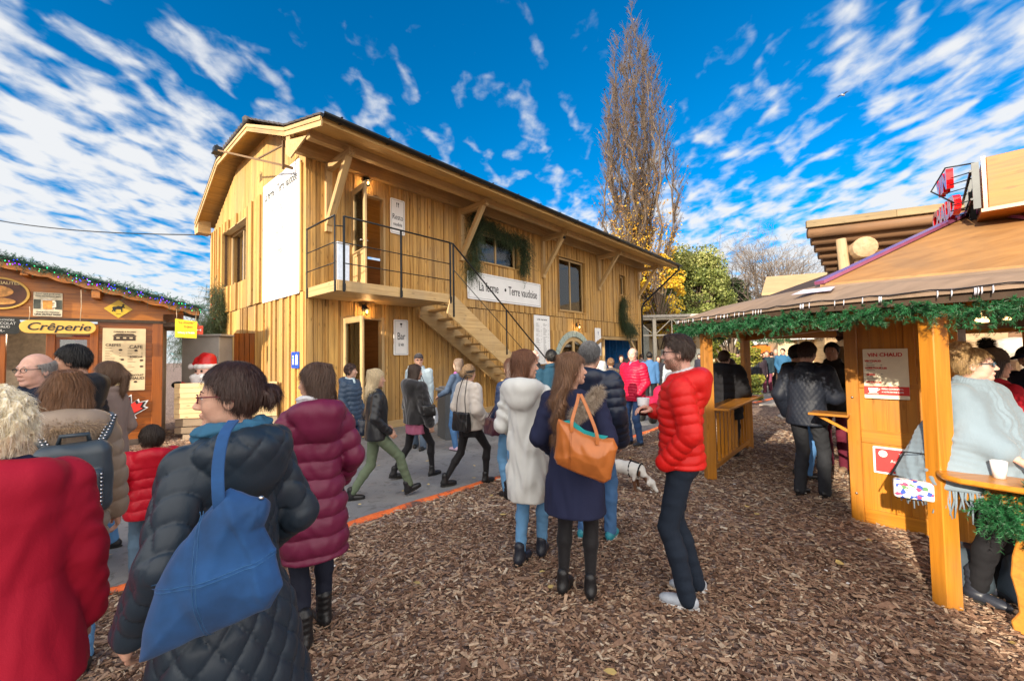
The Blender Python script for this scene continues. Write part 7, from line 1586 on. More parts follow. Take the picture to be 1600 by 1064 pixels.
def flatstrap(t, name, pts, w, th, mat, ax=(1, 0, 0)):
    m = MB(); rr = [Vector(p) for p in pts]; n = len(rr)-1; vs = []; fs = []; K = 8*n; a = Vector(ax)
    for i in range(K+1):
        u = i/K*n; k = min(int(u), n-1); q = u-k; p0, p1, p2, p3 = rr[max(k-1, 0)], rr[k], rr[k+1], rr[min(k+2, n)]; c = .5*((2*p1)+(p2-p0)*q+(2*p0-5*p1+4*p2-p3)*q*q+(3*p1-p0-3*p2+p3)*q**3)
        d = (.5*((p2-p0)+2*(2*p0-5*p1+4*p2-p3)*q+3*(3*p1-p0-3*p2+p3)*q*q)).normalized(); s_ = (a-d*a.dot(d)).normalized(); n_ = d.cross(s_)
        for x, y in ((-w, -th), (w, -th), (w, th), (-w, th)): vs.append(c+s_*x+n_*y)
    for i in range(K):
        for k in range(4): fs.append((i*4+k, i*4+(k+1) % 4, i*4+4+(k+1) % 4, i*4+4+k))
    fs += [(3, 2, 1, 0), (K*4, K*4+1, K*4+2, K*4+3)]; m.add(vs, fs); return m.obj(name, mat, t, .0015)
t = softbag('shoulder_bag', 'large slouchy blue suede tote hanging from the quilted coat woman\'s shoulder', D(330, 890, 1.20), (R(3), 0, R(12)), [(.047, .238), (.10, .215), (.155, .200), (.143, .113), (.172, .038), (.196, -.068), (.160, -.130), (.019, -.185), (-.195, -.252), (-.172, -.132), (-.145, -.017), (-.052, .132)], .058, SUEDE,
    [(.06, .22, .15, -.02, .012, .014), (.15, .19, .12, .11, .015, .02), (.12, .05, .16, -.12, .014, .012), (-.05, .10, -.14, -.20, .03, .008), (.0, .05, .02, -.17, .03, .006)], [(-.155, -.03, .17, .035), (-.02, .20, .005, -.18)])
flatstrap(t, 'strap', [(.035, -.022, .165), (.034, -.030, .225), (.022, .0, .30), (.012, .06, .37), (.01, .13, .40)], .016, .003, SUEDE)
m = MB(); m.lathe([(.0001, 0), (.007, .003), (.007, .010), (.0001, .013)], 10, T_((.135, -.01, .192))); m.obj('zip_pull', plain('steel', (.6, .6, .6), .25, 1), t)
P2 = person('white-haired person in a crimson hooded jacket at the bottom left, seen from behind', -1.72, 1.36, 1.61, 5, .008, True, 0, ('curly', (.95, .83, .58), dict(vol=.032)),
    dict(kind='plain', hem=.70, th=.06, amp=.014, hood=1.25, flare=.03, mat=fabric((.44, .008, .032), .75, weave=260, fold=.3), sleeve=1.1, collar=0), 'slim', fabric((.015, .022, .04), .7), 1.2, ('shoe', (.7, .7, .72)), arms=((.33, .08, .80), (.27, .06, .82)), w=1.08, extra=[scarf((.015, .022, .06), 1.47, .034, .088)])
P3 = person('woman with a brown bob in a long burgundy puffer coat, seen from behind', -1.25, 2.62, 1.69, 12, .007, True, 0, ('bob', (.085, .045, .028), dict(L=.125)),
    dict(kind='puffer', hem=.54, th=.034, amp=.018, pitch=.115, hood=1.15, flare=.02, mat=fabric((.145, .014, .050), .42, fold=.3, coat=.1), sleeve=1.0, collar=0), 'slim', fabric((.012, .015, .03), .8), 1.05, ('boot', (.012, .012, .014)), arms=((.22, .16, .95), (.22, .16, .95)), stance=((.02, -.05, 0), (-.01, .12, 0)), head=(50, 0), w=.90, extra=[scarf((.62, .62, .66), 1.50, .030, .078)])
P4 = person('woman in a beige puffer with a big fur-trimmed hood and studded backpack', -2.52, 2.34, 1.665, 0, .009, True, 0, ('bob', (.19, .09, .04), dict(L=.12)),
    dict(kind='puffer', hem=.72, th=.045, amp=.014, pitch=.09, hood=1.3, fur=(.42, .30, .19), mat=fabric((.32, .245, .185), .42, fold=.3, coat=.1), sleeve=1.0, collar=0), 'jeans', LJEAN, arms=((.23, .05, .82), (.23, .10, .86)), w=.86)
def backpack(P, label):
    M = local(P) @ T_((.03, -.25, 1.14)); t = thing('backpack', label, 'backpack', M.translation); t.rotation_euler = M.to_euler(); LM = plain('grey_leather', (.05, .07, .09), .4, var=.15)
    s = S(); s.rbox((0, 0, -.02), (.15, .075, .19), .06, disp=lambda tt, x, y, z: .004*wr(x, y, z, 25)); s.rbox((0, -.07, -.07), (.11, .05, .10), .03, .01); V, F = s.mesh(.008); np_mesh('bag_body', V, F, LM, t); m = MB()
    m.tube([(-.06, .05, .15), (-.05, .0, .21), (.05, 0, .21), (.06, .05, .15)], .011, 8); m.obj('handle', LM, t); m = MB()
    for q in (-1, 1): m.tube([(q*.09, .02, .13), (q*.13, .09, .20), (q*.155, .16, .27), (q*.15, .24, .28)], .020, 8)
    m.obj('shoulder_strap', LM, t); m = MB()
    for q in (-1, 1):
        for k in range(11):
            for d in (-1, 1): u = k/10; c = Vector((q*.09, .02, .13)).lerp(Vector((q*.155, .16, .27)), u); m.lathe([(.0001, .009), (.006, .005), (.007, 0), (.0001, -.002)], 6, T_(c+Vector((d*.009, -.012, .012))))
    rr = random.Random(3)
    for i in range(9):
        for k in range(9): m.lathe([(.0001, .007), (.005, .003), (.006, 0), (.0001, -.002)], 6, T_((-.10+i*.025, -.122, -.15+k*.02)) @ Matrix.Rotation(R(90), 4, 'X'))
    m.obj('studs', plain('stud_silver', (.75, .75, .78), .2, 1, var=.03), t); return t
backpack(P4, 'dark studded leather backpack on the back of the beige puffer')
P5 = person('small boy in a red hooded puffer walking away, hand raised to an adult', -2.98, 3.42, 1.17, 8, .009, False, 0, ('short', (.03, .018, .012)),
    dict(kind='puffer', hem=.72, th=.05, amp=.015, pitch=.12, hood=1.3, mat=fabric((.50, .006, .022), .45, fold=.35, coat=.1), sleeve=1.35, collar=0), 'jeans', fabric((.10, .17, .25), .85), 1.15, ('shoe', (.03, .035, .05)), arms=((.30, .16, 1.15), (.30, .08, .85)), head=(12, 0), w=1.15, hs=1.04, stance=((0, .1, 0), (0, -.1, .01)))
P6 = person('bald man in glasses and a navy coat looking over his shoulder by the stall', -3.52, 3.05, 1.79, 148, .009, False, 2, ('balding', (.33, .31, .29)), dict(kind='plain', hem=.72, th=.03, mat=fabric((.012, .02, .04), .85), collar=.09, hood=False), 'trousers', DJEAN, arms=('down', 'down'), head=(-20, 0), extra=[glasses((.03, .03, .03))])
P7 = person('dark-haired bearded man in a black ribbed puffer queueing at the hatch', -3.64, 3.42, 1.86, 62, .009, False, 1, ('short', BLKH, dict(vol=.012)), dict(kind='puffer', hem=.82, th=.04, amp=.013, pitch=.055, hood=1.15, mat=fabric((.018, .020, .024), .5, fold=.3)), 'trousers', BLK, arms=('pocket', 'pocket'), head=(12, -6))
P8 = person('woman with a long ponytail in a taupe wool coat queueing at the stall', -3.74, 3.82, 1.72, 60, .009, True, 0, ('pony', (.17, .095, .055)), dict(kind='plain', hem=.74, th=.02, mat=fabric((.30, .22, .185), .9, weave=300), collar=.05), 'jeans', LJEAN, arms=('pocket', 'pocket'), head=(0, 8))
P9 = person('dark curly-haired woman cut off by the left edge beside the bald man', -4.35, 3.3, 1.60, 150, .012, True, 0, ('curly', BLKH), dict(kind='plain', hem=.8, mat=BLK), 'trousers', BLK, extra=[glasses((.02, .02, .02))])
# ------------------------------------------------------------------ walkers on the asphalt
P10 = person('woman with short dark curly hair in a blue-grey long puffer by the bar door', -2.74, 7.0, 1.62, -128, .011, True, 0, ('curly', (.035, .018, .012)), dict(kind='puffer', hem=.66, th=.035, amp=.012, pitch=.085, hood=1.1, mat=fabric((.045, .075, .125), .42, fold=.35, coat=.1)), 'trousers', DJEAN, .85, ('shoe', (.03, .03, .03)), arms=((.22, .10, .93), (.22, .12, .9)), head=(28, 0), w=1.15, extra=[scarf((.55, .68, .72), 1.46, .034, .07, front=True)])
P11 = person('blonde woman striding in a black leather jacket and green trousers', -1.70, 5.15, 1.63, -80, .009, True, 0, ('long', (.62, .50, .32), dict(L=.20)), dict(kind='plain', hem=.84, th=.028, amp=.012, mat=fabric((.018, .020, .024), .34, fold=.6, coat=.3), collar=.06), 'slim', fabric((.13, .17, .11), .85, fold=.7), 1.08, ('ankle', (.012, .012, .012)), arms=((.17, .14, .98), (.20, .12, .96)), head=(-6, 0), stance=((.0, -.30, .0), (.0, .42, .05)))
bag(P11, 'handbag', 'structured dark blue handbag with two handles on the blonde woman\'s arm', 'bag', (-.30, -.02, .84), (.30, .14, .21), plain('navy_leather', (.015, .025, .05), .35, coat=.2), yaw=80, taper=.86, strap=[((-.345, -.11, .93), (-.33, -.09, 1.08), (-.33, .05, 1.08), (-.345, .07, .93)), ((-.26, -.11, .93), (-.26, -.09, 1.07), (-.26, .05, 1.07), (-.26, .07, .93))], sr=.006)
P12 = person('man in a dark cap, glasses and pale blue jacket carrying a white plastic bag', -1.80, 7.95, 1.80, 165, .012, False, 0, ('cap', GRY), dict(kind='plain', hem=.78, th=.028, mat=fabric((.42, .52, .58), .8), collar=.06), 'trousers', fabric((.10, .14, .2), .9), arms=('down', 'down'), head=(22, 0), stance=((0, .12, 0), (0, -.1, 0)), extra=[hat('cap', (.05, .045, .05)), glasses((.3, .05, .03), (.08, .03, .02))])
bag(P12, 'plastic_bag', 'white plastic carrier bag hanging from the capped man\'s hand', 'bag', (-.30, .04, .62), (.26, .10, .30), plain('white_plastic', (.74, .77, .80), .35, var=.06), yaw=90, taper=1.2, strap=[((-.30, -.02, .74), (-.28, .03, .82), (-.30, .10, .74))], sr=.007, res=.01)
P13 = person('girl in a black plush hooded jacket and pink skirt walking away', -1.42, 6.05, 1.64, -62, .010, True, 0, ('long', (.05, .028, .018), dict(L=.17)), dict(kind='plain', hem=.86, th=.045, amp=.02, hood=1.35, mat=fabric((.010, .009, .011), .65, sheen=.5, weave=120, bump=.8), sleeve=1.3, collar=0), 'tights', BLKT, 1.05, ('ankle', (.012, .012, .012)), arms=((.28, .02, .85), (.27, .10, .84)), stance=((0, -.32, .03), (0, .22, 0)), w=1.08, extra=[skirt((.42, .13, .22), .70, .0)])
bag(P13, 'handbag', 'small black bag at the side of the girl in the pink skirt', 'bag', (.30, .04, .98), (.2, .09, .16), plain('black_leather', (.012, .012, .013), .35, coat=.2), yaw=80, strap=[((.30, -.04, 1.05), (.25, -.03, 1.25), (.16, 0, 1.48), (.20, .08, 1.25), (.30, .12, 1.05))], sr=.005, res=.01)
P14 = person('woman in a cream shearling jacket and black headband walking to the stairs', -.60, 5.68, 1.65, -58, .009, True, 0, ('lowbun', (.30, .19, .10)), dict(kind='plain', hem=.84, th=.045, amp=.016, mat=fabric((.62, .56, .50), .95, weave=90, bump=1.0, sheen=.3), sleeve=1.25, collar=.07), 'tights', BLKT, 1.05, ('ankle', (.012, .012, .012)), arms=((.24, .10, .93), (.24, .14, .95)), stance=((0, -.34, .02), (0, .20, 0)), w=1.1, head=(10, 0), extra=[hat('band', (.015, .014, .015)), skirt((.015, .014, .016), .74, .0, .6)])
bag(P14, 'handbag', 'black leather shoulder bag on the back of the cream shearling jacket', 'bag', (.12, -.20, .88), (.29, .10, .25), plain('black_leather', (.012, .012, .013), .35, coat=.2), yaw=10, strap=[((0, -.20, .97), (.02, -.19, 1.2), (.10, -.13, 1.47), (.17, -.05, 1.47)), ((.24, -.2, .97), (.20, -.19, 1.2), (.16, -.12, 1.46))], sr=.006)
P15 = person('woman in jeans and pale clogs at the litter bin, mostly hidden', -1.02, 7.75, 1.68, 50, .013, True, 0, ('long', (.16, .11, .08), dict(L=.16)), dict(kind='plain', hem=.8, mat=fabric((.05, .08, .14), .8), hood=False), 'jeans', JEAN, 1.0, ('shoe', (.62, .45, .58)), arms=((.16, .34, 1.05), 'down'), extra=[scarf((.3, .1, .3), 1.46, .03, .075)])
P16 = person('woman in a short navy quilted jacket and jeans behind the white parka', -.02, 5.15, 1.68, 40, .010, True, 0, ('long', (.07, .03, .018), dict(L=.22)), dict(kind='puffer', hem=.82, th=.03, amp=.010, pitch=.06, hood=1.1, fur=(.5, .48, .46), mat=SHINY if False else fabric((.018, .035, .095), .4, coat=.2)), 'jeans', LJEAN, .98, ('boot', (.015, .013, .012)), arms=((.22, .12, .97), (.24, .10, .95)), head=(-5, 0))
bag(P16, 'handbag', 'dark plum leather bag behind the navy quilted jacket', 'bag', (-.33, -.02, .90), (.24, .10, .2), plain('plum_leather', (.06, .015, .03), .3, coat=.4), yaw=80, strap=[((-.33, -.08, .98), (-.28, -.05, 1.15), (-.33, .06, .98))], sr=.007, res=.009)
# ------------------------------------------------------------------ the group in the middle
P17 = person('woman with reddish brown hair in a long off-white parka and jeans', .11, 3.52, 1.77, -22, .007, True, 0, ('long', (.16, .065, .030), dict(L=.21, vol=.02)), dict(kind='plain', hem=.53, th=.030, amp=.03, hood=1.2, flare=.0, mat=fabric((.64, .65, .63), .65, fold=.3), collar=0, sleeve=1.02), 'slim', LJEAN, 1.0, ('ankle', (.018, .022, .035)), arms=((.16, .22, 1.02), (.15, .24, 1.02)), head=(-58, 0), w=.88, stance=((.03, -.04, 0), (-.03, .16, 0)), extra=[scarf((.36, .32, .27), 1.46, .04, .085)])
P18 = person('woman with very long wavy brown hair in a navy coat carrying a tan tote', .44, 3.05, 1.725, -12, .0065, True, 0, ('wavy', (.17, .085, .042), dict(L=.56, vol=.016, bk=.05, wd=.02)), dict(kind='plain', hem=.60, th=.026, amp=.014, hood=False, flare=.045, mat=fabric((.016, .020, .055), .9, weave=320), collar=0, sleeve=1.15), 'tights', BLKT, 1.08, ('ankle', (.010, .010, .010)), arms=((.20, .16, 1.0), (.21, .14, 1.0)), head=(-62, 4))
# fur trim of the thrown-back hood lies on her right shoulder
def furline(P, pts, r, col, n, label='fur_trim'):
    fs = S(); fs.chain(pts, [r]*len(pts), .02); V, F = fs.mesh(.010); A, B = strands(V, vnormals(V, F), n, .045, .0022, RNG, grav=.25, out=.9, jit=.5); V, F = merge([(V, F), (A, B)]); np_mesh(label, V*P['s'], F, hairmat(col), P['t'])
furline(P18, [(.06, -.20, 1.33), (.12, -.17, 1.38), (.17, -.11, 1.44), (.20, -.03, 1.485)], .026, (.42, .34, .26), 5000)
t = softbag('tote_bag', 'large tan leather tote with teal lining behind the navy coat', D(914, 703, 2.72), (R(4), 0, R(-6)), [(-.175, .215), (-.09, .185), (.0, .115), (.12, .085), (.19, .085), (.222, .02), (.165, -.19), (.12, -.222), (-.05, -.172), (-.190, -.10), (-.215, -.05)], .065, LEATHER_TAN,
    [(-.16, .19, -.13, -.10, .018, .010), (.0, .1, .06, -.12, .03, .008), (.14, .07, .10, -.1, .02, .010), (-.06, .12, -.02, -.08, .025, -.010)], [(-.09, .17, -.105, -.13), (-.185, -.085, .13, -.20)], h=.005)
m = MB(); m.prism([(-.14, .19), (-.08, .195), (.0, .130), (.10, .098), (.15, .09), (.10, .05), (-.1, .12)], .012, Matrix(((1, 0, 0, 0), (0, 0, -1, .012), (0, 1, 0, 0), (0, 0, 0, 1)))); m.obj('teal_lining', fabric((.02, .34, .36), .8), t)
flatstrap(t, 'handle', [(-.085, -.055, .13), (-.082, -.045, .20), (-.045, .01, .31), (-.03, .05, .36)], .011, .004, LEATHER_TAN); flatstrap(t, 'handle', [(.075, -.055, .05), (.07, -.045, .13), (.02, .0, .27), (-.02, .04, .36)], .011, .004, LEATHER_TAN)
P24 = person('young man in a red puffer and navy trousers with glasses, holding a drink', 1.20, 2.98, 1.845, 90, .0065, False, 2, ('quiff', (.050, .033, .022), dict(vol=.008)), dict(kind='puffer', hem=.885, th=.027, amp=.011, pitch=.058, hood=1.12, mat=fabric((.66, .012, .010), .5, fold=.25, coat=.05), collar=.04, sleeve=1.06), 'trousers', fabric((.012, .020, .036), .85, fold=.5, weave=400), .95, ('sneaker', (.40, .44, .50)), arms=('pocket', (.15, .17, 1.22)), hands=('relax', 'cup'), head=(0, 0), stance=((-.01, .0, 0), (.02, -.06, 0)), extra=[glasses((.012, .012, .014)), collar_shirt((.6, .6, .62))])
def stubble(P, col):
    V, F = head_geo(.0035, False); N = vnormals(V, F); z, y, x = V[:, 2], V[:, 1], np.abs(V[:, 0])
    L = np.interp(y, [-.03, .03, .08, .12], [.0, -.02, -.04, -.045]); k = (z < L) & (z > -.112) & (y > -.02) & ~((z > -.068) & (z < -.046) & (x < .026) & (y > .06)); keep = np.nonzero(k)[0]; i = RNG.choice(keep, 5200); A, B = strands(V[i], N[i], 5200, .006, .0011, RNG, grav=.8, out=.25, jit=.4, seg=2); np_mesh('beard', P['hpm'](A), B, hairmat(col), P['t'])
stubble(P24, (.22, .13, .08))
hw = P24['wr'][1]; pc = W(P24, (hw[0]-.01, hw[1]+.085, hw[2]-.03)); cup(pc, 'clear plastic cup of dark red mulled wine in the young man\'s hand', (.05, .006, .012), 0, 1.3)
m = MB(); m.tube([(.17, .165, 1.13), (.175, .15, 1.02)], .004, 6); o_ = m.obj('pocket_zip', plain('zip_navy', (.01, .02, .08), .4), P24['t'])
P19 = person('grey-haired man in a black down jacket, jeans and turquoise trainers behind the navy coat', .74, 3.92, 1.835, -28, .008, False, 0, ('short', (.12, .12, .125), dict(vol=.016)), dict(kind='puffer', hem=.80, th=.045, amp=.014, pitch=.075, hood=1.15, mat=NAVYP, collar=.05, sleeve=1.25), 'jeans', JEAN, 1.0, ('sneaker', (.03, .28, .36)), arms=('pocket', (.22, .10, .90)), head=(-10, 0), w=1.08, stance=((.0, 0, 0), (0, .1, 0)))
P20 = person('small white-haired woman with a pale headband in a shiny navy puffer', 1.42, 6.75, 1.60, 110, .010, True, 2, ('bob', (.66, .65, .62), dict(L=.11)), dict(kind='puffer', hem=.70, th=.035, amp=.012, pitch=.08, mat=SHINY, hood=1.0), 'trousers', fabric((.10, .07, .05), .9), arms=('down', 'down'), extra=[hat('band', (.62, .66, .66))])
P21 = person('dark-haired man with a teal collar beyond the white parka', .62, 6.6, 1.80, 20, .012, False, 1, ('short', BLKH), dict(kind='plain', hem=.75, mat=fabric((.01, .05, .09), .8), collar=.09), 'trousers', BLK)
P22 = person('old man with white hair facing the camera beyond the white parka', .44, 8.1, 1.82, 160, .012, False, 2, ('balding', (.7, .7, .68)), dict(kind='plain', hem=.75, mat=BLK), 'trousers', BLK)
P23 = person('balding man in a crimson puffer and blue jeans looking down to the left', 2.32, 7.95, 1.83, 142, .009, False, 2, ('balding', (.22, .19, .16)), dict(kind='puffer', hem=.80, th=.034, amp=.010, pitch=.052, mat=fabric((.50, .008, .045), .45, fold=.3), collar=.06, sleeve=1.1), 'jeans', fabric((.04, .09, .22), .85), 1.02, ('shoe', (.03, .035, .05)), arms=('pocket', 'down'), head=(14, -8), w=1.12, extra=[collar_shirt((.16, .22, .34))])
# ------------------------------------------------------------------ beyond: doorway, path, bar and pavilion people
def simple(label, x, yh, H, ang, col, Y, fem=False, hair=('short', BLKH), legs='trousers', lcol=(.015, .016, .02), kind='plain', hem=.80, res=.022, skin=0, group=None, rough=.8, **k):
    p = D(x, 600, Y); return person(label, p.x, p.y, H, ang, res, fem, skin, hair, dict(kind=kind, hem=hem, mat=fabric(col, rough), th=.03, pitch=.08, amp=.012, **k.pop('t', {})), legs, fabric(lcol, .85), group=group, **k)
simple('man in a blue jacket walking away beside the stroller', 1016, 0, 1.76, 5, (.06, .16, .34), 12.6, hair=('short', BLKH), res=.016, skin=3, hem=.82)
simple('person in a pale striped puffer behind the young man\'s cup', 1052, 0, 1.72, 10, (.40, .45, .50), 10.5, True, hair=('long', DBR), kind='puffer', hem=.70, res=.014)
simple('small dark figure on the phone far behind the stroller', 1030, 0, 1.62, 170, (.02, .02, .03), 15.5, True, hair=('bob', BR), res=.02)
simple('dark-coated woman facing out in the chalet passage', 972, 0, 1.68, 175, (.012, .015, .03), 14.5, True, hair=('bob', (.05, .02, .015)), res=.016)
simple('tall bald man in black standing in the chalet passage', 985, 0, 1.84, 180, (.010, .010, .014), 16, hair=('balding', BR), res=.016, skin=1)
simple('woman with brown curly hair in a fur-collared coat before the passage', 955, 0, 1.62, 10, (.10, .08, .07), 9.6, True, hair=('curly', LBR), res=.015, t=dict(hood=1.0, fur=(.25, .17, .1)))
simple('person half hidden in the arched doorway', 925, 0, 1.62, 150, (.05, .03, .03), 12.2, True, hair=('bob', BR), res=.018)
# stroller
sp_ = D(1022, 600, 11.0); st_ = thing('stroller', 'dark pushchair with a crimson cover behind the man in crimson', 'stroller', (sp_.x-.05, sp_.y-.4, 0), R(-70)); m = MB()
for q in (-1, 1): m.tube([(q*.2, -.35, .12), (q*.22, .1, .55), (q*.22, .55, 1.0)], .014, 6); m.tube([(q*.2, .35, .12), (q*.22, .0, .6)], .014, 6)
m.tube([(-.22, .55, 1.0), (.22, .55, 1.0)], .018, 6); m.obj('frame', BLACK, st_)
for x, y in ((-.22, -.35), (.22, -.35), (-.22, .35), (.22, .35)): m = MB(); m.tube([(x-.025, y, .12), (x+.025, y, .12)], .12, 14); m.obj('wheel', plain('tyre', (.02, .02, .02), .8), st_)
s = S(); s.rbox((0, -.05, .52), (.2, .3, .12), .08, .05); s.ell((0, .12, .72), (.21, .2, .2), .05); V, F = s.mesh(.02); np_mesh('seat_cover', V, F, fabric((.45, .01, .06)), st_)
# litter bin
bp_ = D(708, 600, 9.0); bt_ = thing('litter_bin', 'grey litter bin with a green recycling notice near the stairs', 'bin', (bp_.x, bp_.y, 0), R(28)); m = MB(); m.box((0, 0, .5), (.56, .56, 1.0), taper=.97); m.obj('body', plain('bin_grey', (.10, .11, .12), .5, var=.1), bt_, .02); m = MB(); m.box((0, 0, 1.03), (.62, .62, .06)); m.box((0, 0, 1.075), (.5, .5, .04)); m.obj('lid', plain('bin_lid', (.22, .24, .27), .4), bt_, .015)
m = MB(); m.box((-.04, -.285, .58), (.26, .008, .36)); m.obj('notice', WHITE, bt_); m = MB(); q = [(math.cos(R(60*k+30)), math.sin(R(60*k+30))) for k in range(6)]
for k in range(6): a, b = q[k], q[(k+1) % 6]; m.beam((-.04+a[0]*.06, -.291, .60+a[1]*.08), (-.04+b[0]*.06, -.291, .60+b[1]*.08), .006, .018, up=(0, 1, 0))
m.box((-.04, -.291, .44), (.16, .004, .012)); m.obj('green_mark', plain('green_mark', (.02, .42, .14), .5), bt_)
m = MB(); p = G(528, 676); m.box((p.x+.1, p.y+.35, .16), (.42, .3, .30)); tag(m.obj('wooden_crate', W_PALE, None, .01), 'small pale wooden box on the asphalt beside the blue-grey puffer woman', 'box')
# dog: piebald terrier sniffing the ground
dp = G(977, 766); dt = thing('dog', 'small white and brown terrier in a black harness sniffing the chips', 'dog', (dp.x, dp.y+.05, 0), R(-128)); s = S()
s.chain([(0, -.20, .27), (0, -.06, .285), (0, .10, .275), (0, .20, .27)], [.075, .075, .088, .08], .04); s.cap((0, .20, .29), (0, .30, .20), .055, .045, .03); s.ell((0, .345, .145), (.045, .06, .045), .03); s.cap((0, .37, .12), (0, .42, .055), .030, .020, .02)
for q in (-1, 1):
    s.cap((q*.055, .17, .24), (q*.055, .155, .13), .034, .022, .02); s.cap((q*.055, .155, .13), (q*.055, .17, .03), .020, .015, .008); s.ell((q*.055, .185, .016), (.018, .028, .014), .008)
    s.cap((q*.055, -.19, .25), (q*.065, -.14, .16), .048, .028, .02); s.cap((q*.065, -.14, .16), (q*.06, -.23, .10), .024, .016, .01); s.cap((q*.06, -.23, .10), (q*.06, -.215, .03), .015, .013, .006); s.ell((q*.06, -.20, .015), (.017, .027, .013), .008)
    s.chain([(q*.035, .31, .185), (q*.06, .33, .15), (q*.065, .35, .12)], [.018, .016, .008], .01)
s.chain([(0, -.26, .30), (0, -.32, .36), (0, -.33, .43)], [.020, .014, .008], .02); V, F = s.mesh(.007)
m = bpy.data.materials.new('dog_coat'); nt, b = nodes_of(m); tc = nt.nodes.new('ShaderNodeTexCoord').outputs['Object']; n = noisen(nt, mapn(nt, tc, (1, 1, 1)), 5.2, 1, .4); sx = nt.nodes.new('ShaderNodeSeparateXYZ'); nt.links.new(tc, sx.inputs[0]); hd = rampn(nt, sx.outputs[1], [(.27, 0.), (.30, 1.)])
c = mixnode(nt, rampn(nt, n, [(.56, 0.), (.60, 1.)]), (.68, .66, .62), (.12, .05, .022)); nt.links.new(c, b.inputs['Base Color']); b.inputs['Roughness'].default_value = .8; bumpn(nt, b, noisen(nt, tc, 160, 2), .4, .003); np_mesh('body', V, F, m, dt)
s = S(); s.chain([(math.cos(a)*.092, .10, .275+math.sin(a)*.097) for a in np.linspace(0, 2*math.pi, 13)], [.010]*13, .004); s.chain([(math.cos(a)*.078, .215+.02*math.sin(a), .275+math.sin(a)*.085) for a in np.linspace(0, 2*math.pi, 13)], [.010]*13, .004); s.cap((0, .10, .372), (0, .20, .355), .016, .014, .01); V, F = s.mesh(.006); np_mesh('harness', V, F, BLK, dt)
# two people behind the bar posts
P30 = person('person in a black hooded coat with their back to us at the bar, left one', 3.62, 7.05, 1.74, -30, .012, False, 0, ('short', BR), dict(kind='puffer', hem=.62, th=.06, amp=.016, pitch=.12, hood=1.5, mat=BLK, sleeve=1.35), 'trousers', BLK, arms=((.18, .28, 1.02), (.18, .28, 1.02)), w=1.2)
P31 = person('person in a black coat leaning at the bar behind the other, right one', 4.25, 8.05, 1.58, -20, .014, False, 0, ('short', DBR), dict(kind='plain', hem=.62, th=.06, hood=1.4, mat=fabric((.018, .017, .018), .8), sleeve=1.3), 'trousers', BLK, arms=((.18, .28, 1.02), (.18, .28, 1.02)), w=1.2)
P29 = person('dark-haired man in a black quilted jacket and grey trousers at the drop shelf', 3.52, 4.98, 1.83, -22, .008, False, 0, ('short', (.035, .022, .015), dict(vol=.010)), dict(kind='quilt', hem=.82, th=.035, amp=.006, pitch=.06, mat=fabric((.014, .018, .030), .55, fold=.5), collar=.05, sleeve=1.15), 'trousers', fabric((.028, .030, .036), .85, fold=.8), 1.0, ('shoe', (.015, .015, .016)), arms=((.26, .12, .92), (.16, .34, 1.10)), head=(-10, -8), stance=((0, .0, 0), (.0, .12, 0)), lean=.12)
P32 = person('dark-haired man facing the quilted jacket man, mostly hidden behind him', 3.98, 5.75, 1.80, -60, .011, False, 1, ('short', BLKH), dict(kind='plain', hem=.75, th=.03, mat=fabric((.025, .027, .022), .8), hood=1.0), 'jeans', fabric((.08, .2, .42), .85), arms=('pocket', 'down'), head=(-20, 0))
P33 = person('young man with dark hair and maroon trousers facing the camera past the shelf', 4.72, 6.10, 1.83, 168, .010, False, 1, ('short', BLKH, dict(vol=.014)), dict(kind='plain', hem=.78, th=.035, mat=fabric((.02, .018, .018), .7), collar=.08), 'trousers', fabric((.12, .012, .03), .85), 1.0, ('ankle', (.28, .18, .11)), arms=((.12, .32, 1.08), (.16, .30, 1.06)), stance=((0, .05, 0), (0, -.05, 0)))
